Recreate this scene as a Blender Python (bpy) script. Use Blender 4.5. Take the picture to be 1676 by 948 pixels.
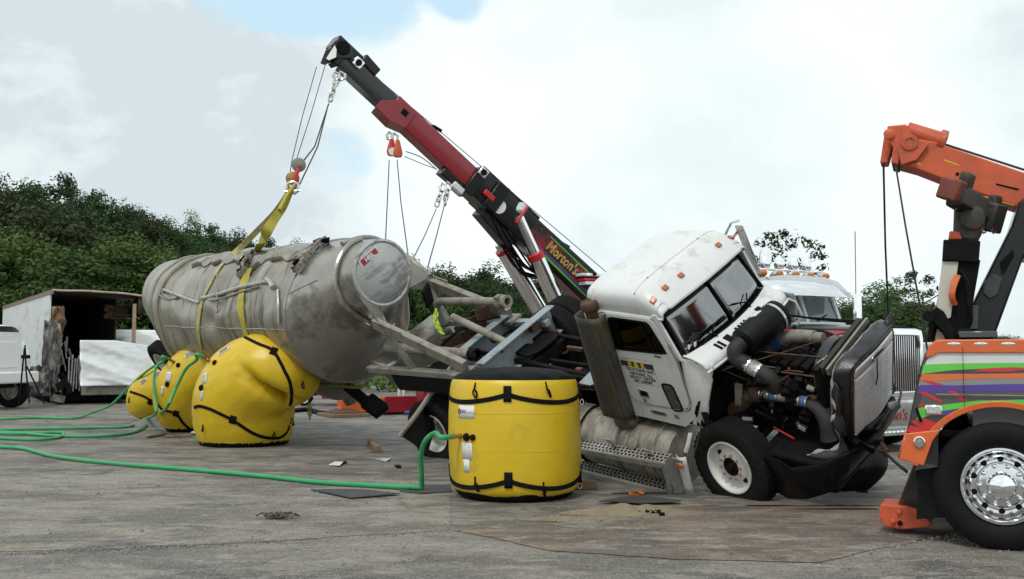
import bpy, bmesh, math, random
from mathutils import Vector as V, Matrix, noise, Euler
from mathutils.bvhtree import BVHTree
random.seed(7)
S = bpy.context.scene
for o in list(bpy.data.objects): bpy.data.objects.remove(o)
RAD = math.radians
# ------------------------------------------------------------------ camera
FPX, CXP, CYP = 1630.0, 838.0, 474.0          # focal length and centre in photograph pixels
PITCH = math.atan((578 - 474) / FPX)
CAMP = V((0, 0, 1.6))
cd = bpy.data.cameras.new('camera'); cam = bpy.data.objects.new('camera', cd); S.collection.objects.link(cam)
cd.sensor_width = 36; cd.lens = 36 * FPX / 1676; cd.clip_end = 2000; cd.clip_start = .1
cam.location = CAMP; cam.rotation_euler = (math.pi / 2 + PITCH, 0, 0); S.camera = cam
# ------------------------------------------------------------------ world: summer sky, mostly covered by bright cloud
SUN_EL, SUN_AZ = 52, 205          # the sun stands behind the camera's left shoulder
w = bpy.data.worlds.new('World'); S.world = w; w.use_nodes = True
nt = w.node_tree; N = nt.nodes; LK = nt.links; N.clear()
def nd(tree, t, **k):
    n = tree.nodes.new(t)
    for a, b in k.items(): setattr(n, a, b)
    return n
out = nd(nt, 'ShaderNodeOutputWorld'); bg = nd(nt, 'ShaderNodeBackground'); bg.inputs[1].default_value = .1
sky = nd(nt, 'ShaderNodeTexSky', sky_type='NISHITA', sun_disc=False, sun_elevation=RAD(SUN_EL), sun_rotation=RAD(SUN_AZ))
tc = nd(nt, 'ShaderNodeTexCoord')
def wmath(op, a, b=None, c=None):
    n = nd(nt, 'ShaderNodeMath', operation=op)
    for i, q in enumerate((a, b, c)):
        if q is None: continue
        if isinstance(q, (int, float)): n.inputs[i].default_value = q
        else: LK.new(q, n.inputs[i])
    return n.outputs[0]
def wnoise(scale, detail, rough, sc=(1, 1, 1), loc=(0, 0, 0)):
    mp = nd(nt, 'ShaderNodeMapping'); mp.inputs['Scale'].default_value = sc; mp.inputs['Location'].default_value = loc
    LK.new(tc.outputs['Generated'], mp.inputs['Vector'])
    n = nd(nt, 'ShaderNodeTexNoise'); n.inputs['Scale'].default_value = scale; n.inputs['Detail'].default_value = detail
    n.inputs['Roughness'].default_value = rough; LK.new(mp.outputs[0], n.inputs['Vector']); return n.outputs['Fac']
def wdir(px, py):
    u = (px - CXP) / FPX; v = -(py - CYP) / FPX; c, s = math.cos(PITCH), math.sin(PITCH)
    return V((u, c - v * s, s + v * c)).normalized()
def wblob(px, py, deg, soft):        # 1 at the direction, 0 beyond deg degrees
    d = wdir(px, py)
    dp = nd(nt, 'ShaderNodeVectorMath', operation='DOT_PRODUCT'); nv = nd(nt, 'ShaderNodeVectorMath', operation='NORMALIZE')
    LK.new(tc.outputs['Generated'], nv.inputs[0]); LK.new(nv.outputs[0], dp.inputs[0]); dp.inputs[1].default_value = d
    m = nd(nt, 'ShaderNodeMapRange', interpolation_type='SMOOTHSTEP')
    LK.new(dp.outputs['Value'], m.inputs[0]); m.inputs[1].default_value = math.cos(RAD(deg)); m.inputs[2].default_value = math.cos(RAD(deg * (1 - soft)))
    return m.outputs[0]
def wramp(v, a, b, lo=0., hi=1.):
    m = nd(nt, 'ShaderNodeMapRange', interpolation_type='SMOOTHSTEP'); LK.new(v, m.inputs[0])
    for i, q in zip((1, 2, 3, 4), (a, b, lo, hi)): m.inputs[i].default_value = q
    return m.outputs[0]
n1 = wnoise(4.2, 9, .62, (1, 1, 1.7), (3.1, .4, 1.2)); n2 = wnoise(7.5, 8, .6, (1, 1, 1.5), (7.7, 2.2, .3)); n3 = wnoise(2.1, 5, .5, (1, 1, 1.6), (1.4, 8.3, 2.6))
gap = wmath('ADD', wmath('MULTIPLY', wblob(600, -110, 9.0, .95), 1.0), wmath('MULTIPLY', wblob(400, -110, 7, .95), .8))
gap = wmath('ADD', gap, wmath('MULTIPLY', wblob(555, 262, 3.6, .95), .72)); gap = wmath('ADD', gap, wmath('MULTIPLY', wblob(790, -20, 3.4, .95), .6))
cover = wmath('SUBTRACT', wmath('ADD', n1, .40), wmath('MULTIPLY', gap, .62))
cmask = wramp(cover, .40, .60)
grey = wmath('MULTIPLY', wramp(n3, .38, .60), .75)
lowgrey = wmath('ADD', wmath('MULTIPLY', wblob(100, 220, 22, .98), .80), wmath('MULTIPLY', wblob(1150, 330, 12, .95), .45))
dull = wmath('MULTIPLY', wmath('ADD', grey, lowgrey), wramp(n2, .30, .68, .38, 1.1))
dull = wmath('MINIMUM', dull, 1.0)
cc = nd(nt, 'ShaderNodeMix', data_type='RGBA'); LK.new(dull, cc.inputs['Factor'])
cc.inputs['A'].default_value = (10.1, 11.0, 11.0, 1); cc.inputs['B'].default_value = (6.8, 7.7, 8.1, 1)
ed = nd(nt, 'ShaderNodeMix', data_type='RGBA'); LK.new(cmask, ed.inputs['Factor']); LK.new(cc.outputs['Result'], ed.inputs['B'])
sk2 = nd(nt, 'ShaderNodeMix', data_type='RGBA'); sk2.inputs['Factor'].default_value = .75
LK.new(sky.outputs[0], sk2.inputs['A']); sk2.inputs['B'].default_value = (7.3, 10.0, 11.4, 1)
LK.new(sk2.outputs['Result'], ed.inputs['A'])
LK.new(ed.outputs['Result'], bg.inputs[0]); LK.new(bg.outputs[0], out.inputs[0])
# ------------------------------------------------------------------ sun through thin cloud
sl = bpy.data.lights.new('sun', 'SUN'); sl.energy = 1.5; sl.angle = RAD(10); sl.color = (1, .96, .9)
so = bpy.data.objects.new('sun', sl); S.collection.objects.link(so)
az = RAD(SUN_AZ); sd = V((math.sin(az) * math.cos(RAD(SUN_EL)), math.cos(az) * math.cos(RAD(SUN_EL)), math.sin(RAD(SUN_EL))))
so.rotation_euler = sd.to_track_quat('Z', 'Y').to_euler()
S.view_settings.view_transform = 'Standard'; S.view_settings.look = 'None'; S.view_settings.exposure = 0.0; S.view_settings.gamma = 1
S.view_settings.use_curve_mapping = False
S.render.engine = 'CYCLES'; S.cycles.max_bounces = 6; S.cycles.diffuse_bounces = 3; S.cycles.glossy_bounces = 3; S.cycles.transparent_max_bounces = 8

# ------------------------------------------------------------------ placing helpers (metres; +Y away from the camera, Z up)
def ray(px, py):
    u = (px - CXP) / FPX; v = -(py - CYP) / FPX; c, s = math.cos(PITCH), math.sin(PITCH)
    return V((u, c - v * s, s + v * c))
def at(px, py, Y): d = ray(px, py); return CAMP + d * (Y / d.y)
def gnd(px, py, z=0.): d = ray(px, py); return CAMP + d * ((z - CAMP.z) / d.z)
# ------------------------------------------------------------------ materials
MATS = {}
def pm(name, col, rough=.5, metal=0., var=.12, scale=3., stretch=(1, 1, 1), bump=0., bscale=40., dirt=None, dirt2=None, coat=0., spec=.5, objvar=0.):
    """Principled material: base colour with mottling, optional two dirt layers (colour, amount 0-1, scale, stretch) and fine relief."""
    if name in MATS: return MATS[name]
    m = bpy.data.materials.new(name); m.use_nodes = True; t = m.node_tree; b = t.nodes['Principled BSDF']; l = t.links
    b.inputs['Roughness'].default_value = rough; b.inputs['Metallic'].default_value = metal
    b.inputs['Specular IOR Level'].default_value = spec; b.inputs['Coat Weight'].default_value = coat; b.inputs['Coat Roughness'].default_value = .08
    c = nd(t, 'ShaderNodeTexCoord'); 
    def noi(sc, st, det=6, r=.6):
        mp = nd(t, 'ShaderNodeMapping'); mp.inputs['Scale'].default_value = st; l.new(c.outputs['Object'], mp.inputs[0])
        n = nd(t, 'ShaderNodeTexNoise'); n.inputs['Scale'].default_value = sc; n.inputs['Detail'].default_value = det; n.inputs['Roughness'].default_value = r
        l.new(mp.outputs[0], n.inputs[0]); return n.outputs['Fac']
    def rng(v, a, b_, lo, hi):
        q = nd(t, 'ShaderNodeMapRange'); l.new(v, q.inputs[0])
        for i, x in zip((1, 2, 3, 4), (a, b_, lo, hi)): q.inputs[i].default_value = x
        return q.outputs[0]
    hs = nd(t, 'ShaderNodeHueSaturation'); hs.inputs['Color'].default_value = (*col, 1)
    f0 = noi(scale, stretch); l.new(rng(f0, .25, .75, 1 - var, 1 + var), hs.inputs['Value']); cur = hs.outputs[0]
    if objvar:
        oi = nd(t, 'ShaderNodeObjectInfo'); h2 = nd(t, 'ShaderNodeHueSaturation'); l.new(cur, h2.inputs['Color'])
        l.new(rng(oi.outputs['Random'], 0, 1, 1 - objvar, 1 + objvar), h2.inputs['Value']); l.new(rng(oi.outputs['Random'], 0, 1, .5 - objvar * .06, .5 + objvar * .06), h2.inputs['Hue']); cur = h2.outputs[0]
    dm = None
    for dd in (dirt, dirt2):
        if not dd: continue
        dcol, amt, dsc, dst = dd
        mx = nd(t, 'ShaderNodeMix', data_type='RGBA'); dm = rng(noi(dsc, dst, 8, .68), .62 - .25 * amt, .72 - .24 * amt, 0, min(1, .42 + amt * .6))
        l.new(dm, mx.inputs['Factor']); l.new(cur, mx.inputs['A']); mx.inputs['B'].default_value = (*dcol, 1); cur = mx.outputs['Result']
    l.new(cur, b.inputs['Base Color'])
    if dm is not None: l.new(rng(dm, 0, 1, rough, min(1, rough + .3)), b.inputs['Roughness'])
    if bump:
        bp = nd(t, 'ShaderNodeBump'); bp.inputs['Strength'].default_value = bump; bp.inputs['Distance'].default_value = .02
        l.new(noi(bscale, (1, 1, 1), 5), bp.inputs['Height']); l.new(bp.outputs[0], b.inputs['Normal'])
    MATS[name] = m; return m
def glassmat(name, tint, refl=.14, blur=.02):
    if name in MATS: return MATS[name]
    m = bpy.data.materials.new(name); m.use_nodes = True; t = m.node_tree; t.nodes.clear(); l = t.links
    o = nd(t, 'ShaderNodeOutputMaterial'); tr = nd(t, 'ShaderNodeBsdfTransparent'); tr.inputs[0].default_value = (*tint, 1)
    gl = nd(t, 'ShaderNodeBsdfGlossy'); gl.inputs['Roughness'].default_value = blur
    fr = nd(t, 'ShaderNodeFresnel'); fr.inputs[0].default_value = 1.45; ad = nd(t, 'ShaderNodeMath', operation='ADD', use_clamp=True); ad.inputs[1].default_value = refl
    l.new(fr.outputs[0], ad.inputs[0]); mx = nd(t, 'ShaderNodeMixShader'); l.new(ad.outputs[0], mx.inputs[0]); l.new(tr.outputs[0], mx.inputs[1]); l.new(gl.outputs[0], mx.inputs[2]); l.new(mx.outputs[0], o.inputs[0])
    MATS[name] = m; return m
DUST = (.32, .29, .24); RUST = (.16, .06, .025); GRIME = (.045, .04, .035)
white_paint = pm('white_paint', (.64, .65, .64), .34, var=.05, scale=2, bump=.06, bscale=4, dirt=((.40, .37, .31), .22, 3.5, (1, 1, .35)), dirt2=((.12, .10, .08), .02, 13, (1, 1, 1)))
white_clean = pm('white_clean', (.78, .79, .78), .35, var=.04)
alu = pm('aluminium', (.285, .262, .22), .34, .5, .35, 1.1, (1.1, .8, .8), .45, 4, dirt=((.37, .33, .26), .42, 1.5, (1.5, .5, .5)), dirt2=((.050, .045, .036), .40, 2.0, (2.6, .36, .36)))
alu_bright = pm('aluminium_scraped', (.44, .44, .43), .40, .5, .14, 3, (1, 1, 1), .2, 60, dirt=((.16, .15, .14), .45, 3, (1, .5, 1.6)))
steel_dirty = pm('dirty_steel', (.25, .235, .20), .6, .15, .22, 4, bump=.3, dirt=((.13, .10, .07), .45, 5, (1, 1, 1)), dirt2=((.10, .045, .022), .22, 4, (1, 1, 1)))
bluegrey = pm('bluegrey_paint', (.27, .31, .33), .5, .1, .14, 3, bump=.15, dirt=((.17, .15, .12), .35, 4, (1, 1, 1)), dirt2=((.10, .045, .022), .2, 6, (1, 1, 1)))
rusty = pm('rusty_steel', (.085, .045, .027), .85, 0, .4, 7, bump=.5, dirt=((.06, .04, .03), .3, 9, (1, 1, 1)))
chrome = pm('chrome', (.92, .93, .94), .07, 1, .03, 3)
chrome_worn = pm('chrome_worn', (.62, .62, .61), .22, .9, .12, 6, dirt=((.2, .18, .15), .15, 9, (1, 1, 1)))
polished = pm('polished_wheel', (.74, .75, .76), .13, 1, .05, 4)
rubber = pm('tyre_rubber', (.012, .012, .012), .8, 0, .25, 9, bump=.3, bscale=60, spec=.1, dirt=((.035, .031, .026), .20, 6, (1, 1, 1)))
rubber_clean = pm('tyre_rubber_clean', (.006, .006, .007), .6, 0, .2, 9, bump=.2, bscale=60, spec=.16)
black_paint = pm('black_paint', (.006, .006, .007), .28, 0, .1, 4, coat=.25, spec=.3, dirt=((.03, .028, .025), .02, 6, (1, 1, 1)))
black_dull = pm('black_dull', (.008, .008, .009), .7, 0, .3, 6, bump=.2, spec=.08, dirt=((.022, .019, .016), .10, 7, (1, 1, 1)))
black_grimy = pm('engine_grime', (.006, .0057, .0054), .65, .0, .5, 7, bump=.6, bscale=25, spec=.14, dirt=((.020, .016, .012), .22, 8, (1, 1, 1)))
plastic_black = pm('black_plastic', (.005, .0053, .006), .36, 0, .2, 5, bump=.25, bscale=9, spec=.22, dirt=((.025, .024, .023), .04, 6, (1, 1, 1)))
grey_plastic = pm('grey_fibreglass', (.028, .030, .033), .26, 0, .25, 3, bump=.2, dirt=((.010, .010, .010), .5, 4, (1, 1, 1)), dirt2=((.15, .15, .15), -.05, 3, (1, 1, 1)))
red_paint = pm('red_paint', (.27, .010, .019), .28, 0, .08, 2, coat=.5, dirt=((.10, .02, .02), .05, 6, (1, 1, 1)))
red_bright = pm('red_bright', (.50, .02, .03), .35, 0, .06, 3)
orange_paint = pm('orange_paint', (.60, .115, .025), .36, 0, .10, 3, coat=.2, dirt=((.30, .06, .02), .10, 4, (1, 1, 1)), dirt2=((.05, .04, .03), -.08, 7, (1, 1, 1)))
orange_worn = pm('orange_worn', (.52, .085, .028), .48, 0, .2, 4, bump=.12, dirt=((.24, .05, .02), .3, 3, (.4, 1, 1)), dirt2=((.06, .035, .03), .05, 5, (.5, 1, 2)))
yellow_vinyl = pm('yellow_vinyl', (.62, .42, .012), .40, 0, .08, 1.6, bump=.16, bscale=9, dirt=((.34, .235, .03), .14, 2.6, (1, 1, .8)), dirt2=((.16, .11, .025), -.10, 6, (1.4, 1, .8)))
black_vinyl = pm('black_vinyl', (.007, .007, .008), .7, 0, .3, 6, bump=.6, bscale=12, spec=.1)
strap_black = pm('strap_black', (.007, .007, .008), .8, 0, .2, 30, spec=.1)
strap_yellow = pm('strap_yellow', (.40, .34, .045), .75, 0, .18, 12, bump=.3, bscale=90, dirt=((.28, .23, .08), .45, 6, (1, 1, 1)))
hose_green = pm('hose_green', (.030, .30, .11), .42, 0, .10, 5, dirt=((.08, .18, .08), .1, 9, (1, 1, 1)))
amber = pm('amber_lens', (.55, .14, .02), .2, 0, .1, 10)
amber_dull = pm('amber_lens_faded', (.42, .12, .035), .3, 0, .2, 20)
white_label = pm('white_label', (.68, .68, .68), .5, 0, .06, 6)
ink = pm('ink_dark', (.03, .03, .035), .6); ink_red = pm('ink_red', (.35, .02, .03), .5); ink_grey = pm('ink_grey', (.30, .30, .31), .6); ink_yellow = pm('ink_yellow', (.65, .48, .02), .5)
wood = pm('wood', (.20, .13, .075), .8, 0, .3, 6, (1, 6, 6), .4, 50)
wire_mat = pm('wire_rope', (.055, .055, .057), .5, .6, .2, 60)
glass_cab = glassmat('cab_glass', (.22, .34, .33), .33, .10)
glass_dark = glassmat('dark_glass', (.06, .09, .09), .0, .03)
dark_inside = pm('dark_interior', (.02, .02, .021), .8)
paper = pm('paper', (.62, .62, .58), .8, 0, .1, 9)
# ------------------------------------------------------------------ mesh builder
def fr(d, up=(0, 0, 1)):
    d = V(d).normalized(); u = V(up)
    if abs(d.dot(u.normalized())) > .98: u = V((1, 0, 0)) if abs(d.x) < .9 else V((0, 1, 0))
    s = d.cross(u).normalized(); return d, s, s.cross(d).normalized()
class MB:
    def __init__(self): self.v = []; self.f = []; self.mi = []
    def add(self, vs, fs, m=0):
        o = len(self.v); self.v += [V(p) for p in vs]; self.f += [[i + o for i in q] for q in fs]; self.mi += [m] * len(fs); return self
    def box(self, c, s, rot=None, m=0):
        c = V(c); h = V(s) / 2; R = rot.to_matrix() if isinstance(rot, Euler) else (rot or Matrix.Identity(3))
        vs = [c + R @ V((x * h.x, y * h.y, z * h.z)) for x in (-1, 1) for y in (-1, 1) for z in (-1, 1)]
        return self.add(vs, [(0, 1, 3, 2), (4, 6, 7, 5), (0, 4, 5, 1), (2, 3, 7, 6), (0, 2, 6, 4), (1, 5, 7, 3)], m)
    def beam(self, p0, p1, w, h, up=(0, 0, 1), w1=None, h1=None, m=0):
        p0 = V(p0); p1 = V(p1); d, s, u = fr(p1 - p0, up); w1 = w1 or w; h1 = h1 or h; vs = []
        for p, a, b in ((p0, w, h), (p1, w1, h1)):
            for i, j in ((-1, -1), (1, -1), (1, 1), (-1, 1)): vs.append(p + s * (i * a / 2) + u * (j * b / 2))
        return self.add(vs, [(3, 2, 1, 0), (4, 5, 6, 7)] + [(i, (i + 1) % 4, 4 + (i + 1) % 4, 4 + i) for i in range(4)], m)
    def loft(self, rings, cap=True, closed=True, m=0, loop=False):
        n = len(rings[0]); vs = [p for r in rings for p in r]; fs = []; k = len(rings)
        for i in range(k if loop else k - 1):
            j2 = (i + 1) % k
            for j in range(n if closed else n - 1): a = j; b = (j + 1) % n; fs.append((i * n + a, i * n + b, j2 * n + b, j2 * n + a))
        if cap and not loop: fs += [tuple(reversed(range(n))), tuple((k - 1) * n + q for q in range(n))]
        return self.add(vs, fs, m)
    def tube(self, pts, r, n=8, cap=True, loop=False, m=0, flat=1.):
        pts = [V(p) for p in pts]; k = len(pts); rs = r if isinstance(r, (list, tuple)) else [r] * k; rings = []; u = None
        for i, p in enumerate(pts):
            if loop: d = pts[(i + 1) % k] - pts[i - 1]
            else: d = pts[min(i + 1, k - 1)] - pts[max(i - 1, 0)]
            d = d.normalized() if d.length > 1e-9 else V((0, 0, 1))
            if u is None: _, s, u = fr(d)
            else: u = (u - d * u.dot(d)); u = u.normalized() if u.length > 1e-6 else fr(d)[2]; s = d.cross(u)
            rings.append([p + s * (math.cos(a) * rs[i]) + u * (math.sin(a) * rs[i] * flat) for a in [2 * math.pi * q / n for q in range(n)]])
        return self.loft(rings, cap, True, m, loop)
    def cyl(self, p0, p1, r, n=16, r1=None, m=0): return self.tube([p0, p1], [r, r if r1 is None else r1], n, True, False, m)
    def lathe(self, prof, o=(0, 0, 0), d=(0, 0, 1), n=32, m=0, cap=True, sc=(1, 1)):
        o = V(o); dd, s, u = fr(d, (0, 0, 1) if abs(V(d).normalized().z) < .9 else (1, 0, 0))
        rings = [[o + dd * h + s * (math.cos(a) * r * sc[0]) + u * (math.sin(a) * r * sc[1]) for a in [2 * math.pi * q / n for q in range(n)]] for r, h in prof]
        return self.loft(rings, cap, True, m)
    def prism(self, poly, o, ux, uy, depth, m=0):
        o = V(o); ux = V(ux); uy = V(uy); nn = ux.cross(uy).normalized() * depth; n = len(poly)
        a = [o + ux * p[0] + uy * p[1] for p in poly]
        return self.add(a + [p + nn for p in a], [tuple(reversed(range(n))), tuple(range(n, 2 * n))] + [(i, (i + 1) % n, n + (i + 1) % n, n + i) for i in range(n)], m)
    def plate(self, outer, inner, o, ux, uy, depth, m=0):     # flat plate with a hole; loops of equal length
        o = V(o); ux = V(ux); uy = V(uy); nn = ux.cross(uy).normalized() * depth; n = len(outer)
        a = [o + ux * p[0] + uy * p[1] for p in outer]; b = [o + ux * p[0] + uy * p[1] for p in inner]
        fs = []
        for i in range(n):
            j = (i + 1) % n; A, B, A2, B2 = i, n + i, 2 * n + i, 3 * n + i; a_, b_, a2, b2 = j, n + j, 2 * n + j, 3 * n + j
            fs += [(A, B, b_, a_), (A2, a2, b2, B2), (A, a_, a2, A2), (B, B2, b2, b_)]
        return self.add(a + b + [p + nn for p in a] + [p + nn for p in b], fs, m)
    def ball(self, c, r, sc=(1, 1, 1), n=12, m=0, rot=None):
        c = V(c); R = rot or Matrix.Identity(3)
        rings = [[c + R @ V((math.sin(t) * math.cos(a) * r * sc[0], math.sin(t) * math.sin(a) * r * sc[1], math.cos(t) * r * sc[2])) for a in [2 * math.pi * q / n for q in range(n)]] for t in [math.pi * (i + .02) / (n // 2 + .04) for i in range(n // 2 + 1)]]
        return self.loft(rings, True, True, m)
    def grid(self, fn, nu, nv, m=0, thick=0):
        vs = [fn(i / nu, j / nv) for i in range(nu + 1) for j in range(nv + 1)]
        fs = [(i * (nv + 1) + j, (i + 1) * (nv + 1) + j, (i + 1) * (nv + 1) + j + 1, i * (nv + 1) + j + 1) for i in range(nu) for j in range(nv)]
        return self.add(vs, fs, m)
    def mesh(self, name, mats, smooth=35):
        me = bpy.data.meshes.new(name); me.from_pydata([tuple(p) for p in self.v], [], self.f); me.update()
        bm = bmesh.new(); bm.from_mesh(me); 
        for f, mi in zip(bm.faces, self.mi): f.material_index = mi
        bmesh.ops.recalc_face_normals(bm, faces=bm.faces); bm.to_mesh(me); bm.free()
        for q in (mats if isinstance(mats, (list, tuple)) else [mats]): me.materials.append(q)
        if smooth: me.shade_smooth(); me.set_sharp_from_angle(angle=RAD(smooth))
        return me
    def build(self, name, mats, parent=None, bevel=0, smooth=35, solid=0, sub=0):
        o = bpy.data.objects.new(name, self.mesh(name, mats, smooth)); S.collection.objects.link(o)
        if parent: o.parent = parent
        if solid: q = o.modifiers.new('s', 'SOLIDIFY'); q.thickness = solid; q.offset = 0
        if bevel: q = o.modifiers.new('b', 'BEVEL'); q.width = bevel; q.segments = 2; q.limit_method = 'ANGLE'; q.angle_limit = RAD(40); q.harden_normals = False
        if sub: q = o.modifiers.new('u', 'SUBSURF'); q.levels = sub; q.render_levels = sub
        return o
def tag(o, label=None, cat=None, group=None, kind=None):
    if label: o['label'] = label
    if cat: o['category'] = cat
    if group: o['group'] = group
    if kind: o['kind'] = kind
    return o
def empty(name, label, cat, loc=(0, 0, 0), rot=(0, 0, 0), scale=1, group=None):
    o = bpy.data.objects.new(name, None); S.collection.objects.link(o); o.location = loc; o.rotation_euler = rot; o.scale = (scale,) * 3; o.empty_display_size = .1
    o['mx'] = [c for r in (Matrix.LocRotScale(V(loc), Euler(rot), V((scale,) * 3))) for c in r]
    return tag(o, label, cat, group)
def mxw(o): m = list(o['mx']); return Matrix([m[i * 4:i * 4 + 4] for i in range(4)])
def loc_of(o): inv = mxw(o).inverted(); return lambda p: inv @ V(p)
def copyo(o, parent, mat=None):
    c = o.copy(); S.collection.objects.link(c); c.parent = parent
    if mat: c.matrix_local = mat
    for ch in o.children: copyo(ch, c)
    return c
def realize(o):      # apply modifiers, keep plain mesh
    dg = bpy.context.evaluated_depsgraph_get(); dg.update(); me = bpy.data.meshes.new_from_object(o.evaluated_get(dg)); o.modifiers.clear(); o.data = me; return o
def bvh_of(o, mw):   # world-space BVH of a plain mesh
    return BVHTree.FromPolygons([mw @ q.co for q in o.data.vertices], [list(p.vertices) for p in o.data.polygons])
def hit(bvh, px, py, off=0.):
    d = ray(px, py).normalized(); h, n, i, dist = bvh.ray_cast(CAMP, d)
    if h is None: return None, None
    if n.dot(d) > 0: n = -n
    return h + n * off, n
def text(name, body, size, o, ux, uy, mat, parent, ext=.002, align='CENTER', shear=0., bold=0., sx=1.):
    cu = bpy.data.curves.new(name, 'FONT'); cu.body = body; cu.size = size; cu.extrude = ext; cu.align_x = align; cu.align_y = 'CENTER'; cu.shear = shear; cu.offset = bold; cu.resolution_u = 2
    t = bpy.data.objects.new(name, cu); tm = t.to_mesh(); me = tm.copy(); t.to_mesh_clear(); bpy.data.objects.remove(t)
    ux = V(ux).normalized(); uy = V(uy).normalized(); n = ux.cross(uy).normalized(); M = Matrix((ux * sx, uy, n)).transposed().to_4x4(); M.translation = V(o)
    me.transform(M); me.materials.clear(); me.materials.append(mat); ob = bpy.data.objects.new(name, me); S.collection.objects.link(ob); ob.parent = parent; return ob
def smoothpath(pts, n=8):      # Catmull-Rom
    pts = [V(p) for p in pts]; out = []
    for i in range(len(pts) - 1):
        p0 = pts[max(i - 1, 0)]; p1 = pts[i]; p2 = pts[i + 1]; p3 = pts[min(i + 2, len(pts) - 1)]
        for k in range(n):
            t = k / n; out.append(.5 * ((2 * p1) + (p2 - p0) * t + (2 * p0 - 5 * p1 + 4 * p2 - p3) * t * t + (3 * p1 - p0 - 3 * p2 + p3) * t ** 3))
    return out + [pts[-1]]
def resample(poly, c, n=32):   # star-shaped loop resampled by angle about c
    res = []; m = len(poly)
    for k in range(n):
        a = 2 * math.pi * k / n; d = (math.cos(a), math.sin(a)); best = None
        for i in range(m):
            x1, y1 = poly[i][0] - c[0], poly[i][1] - c[1]; x2, y2 = poly[(i + 1) % m][0] - c[0], poly[(i + 1) % m][1] - c[1]
            ex, ey = x2 - x1, y2 - y1; den = d[0] * ey - d[1] * ex
            if abs(den) < 1e-9: continue
            t = (x1 * ey - y1 * ex) / den; s = (x1 * d[1] - y1 * d[0]) / den
            if t > 0 and -1e-6 <= s <= 1 + 1e-6 and (best is None or t > best): best = t
        res.append((c[0] + d[0] * best, c[1] + d[1] * best))
    return res
def roundpoly(poly, r, k=4):
    out = []; n = len(poly)
    for i in range(n):
        p = V((*poly[i], 0)); a = V((*poly[i - 1], 0)) - p; b = V((*poly[(i + 1) % n], 0)) - p; q = min(r, a.length * .45, b.length * .45)
        s = p + a.normalized() * q; e = p + b.normalized() * q
        for j in range(k + 1): t = j / k; out.append(tuple(((1 - t) ** 2 * s + 2 * t * (1 - t) * p + t * t * e)[:2]))
    return out
def link_mb(L=.1, w=.06, r=.012):
    pts = [];  h = L / 2 - w / 2
    for k in range(12):
        a = 2 * math.pi * k / 12; pts.append(((h if math.cos(a) >= 0 else -h) + math.cos(a) * w / 2, math.sin(a) * w / 2, 0))
    return MB().tube(pts, r, 6, loop=True)
def chain(name, pts, mat, parent, L=.1, w=.065, r=.013):
    """links strung along a path, each its own object"""
    pts = smoothpath(pts, 10) if len(pts) > 2 else [V(p) for p in pts]; me = link_mb(L, w, r).mesh(name, mat); step = L - 2.4 * r; acc = 0; k = 0; pos = [pts[0]]
    for a, b in zip(pts, pts[1:]):
        d = b - a; l = d.length; t = 0
        while acc + (l - t) >= step: t += step - acc; acc = 0; pos.append(a + d * (t / l))
        acc += l - t
    for a, b in zip(pos, pos[1:]):
        d, s, u = fr(b - a); R = Matrix((d, s, u) if k % 2 else (d, u, -s)).transposed().to_4x4(); R.translation = (a + b) / 2
        o = bpy.data.objects.new(name, me); S.collection.objects.link(o); o.parent = parent; o.matrix_local = R; k += 1
# ------------------------------------------------------------------ wheels
def tyre_mb(R=.52, W=.28, ri=.30, n=48, lugs=0):
    h = W / 2
    prof = [(ri, -h * .72), (ri + .02, -h * .86), (ri + .09, -h), (R - .09, -h * 1.02), (R - .03, -h * .93), (R - .006, -h * .80)]
    for k in range(5):
        c = (-.64 + .32 * k) * h
        prof += [(R, c - .12 * h), (R, c + .10 * h)] + ([(R - .014, c + .12 * h), (R - .014, c + .18 * h)] if k < 4 else [])
    prof += [(R - .006, h * .80), (R - .03, h * .93), (R - .09, h * 1.02), (ri + .09, h), (ri + .02, h * .86), (ri, h * .72)]
    m = MB().lathe(prof, (0, 0, 0), (0, 1, 0), n, cap=False)
    if lugs:
        for k in range(lugs):
            a = 2 * math.pi * k / lugs; c, s = math.cos(a), math.sin(a)
            for q in (-1, 1): m.beam((c * (R - .03), q * h * .62, s * (R - .03)), (c * (R + .0015), q * h * .62, s * (R + .0015)), .034, h * .42, (0, 1, 0))
    return m
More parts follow.
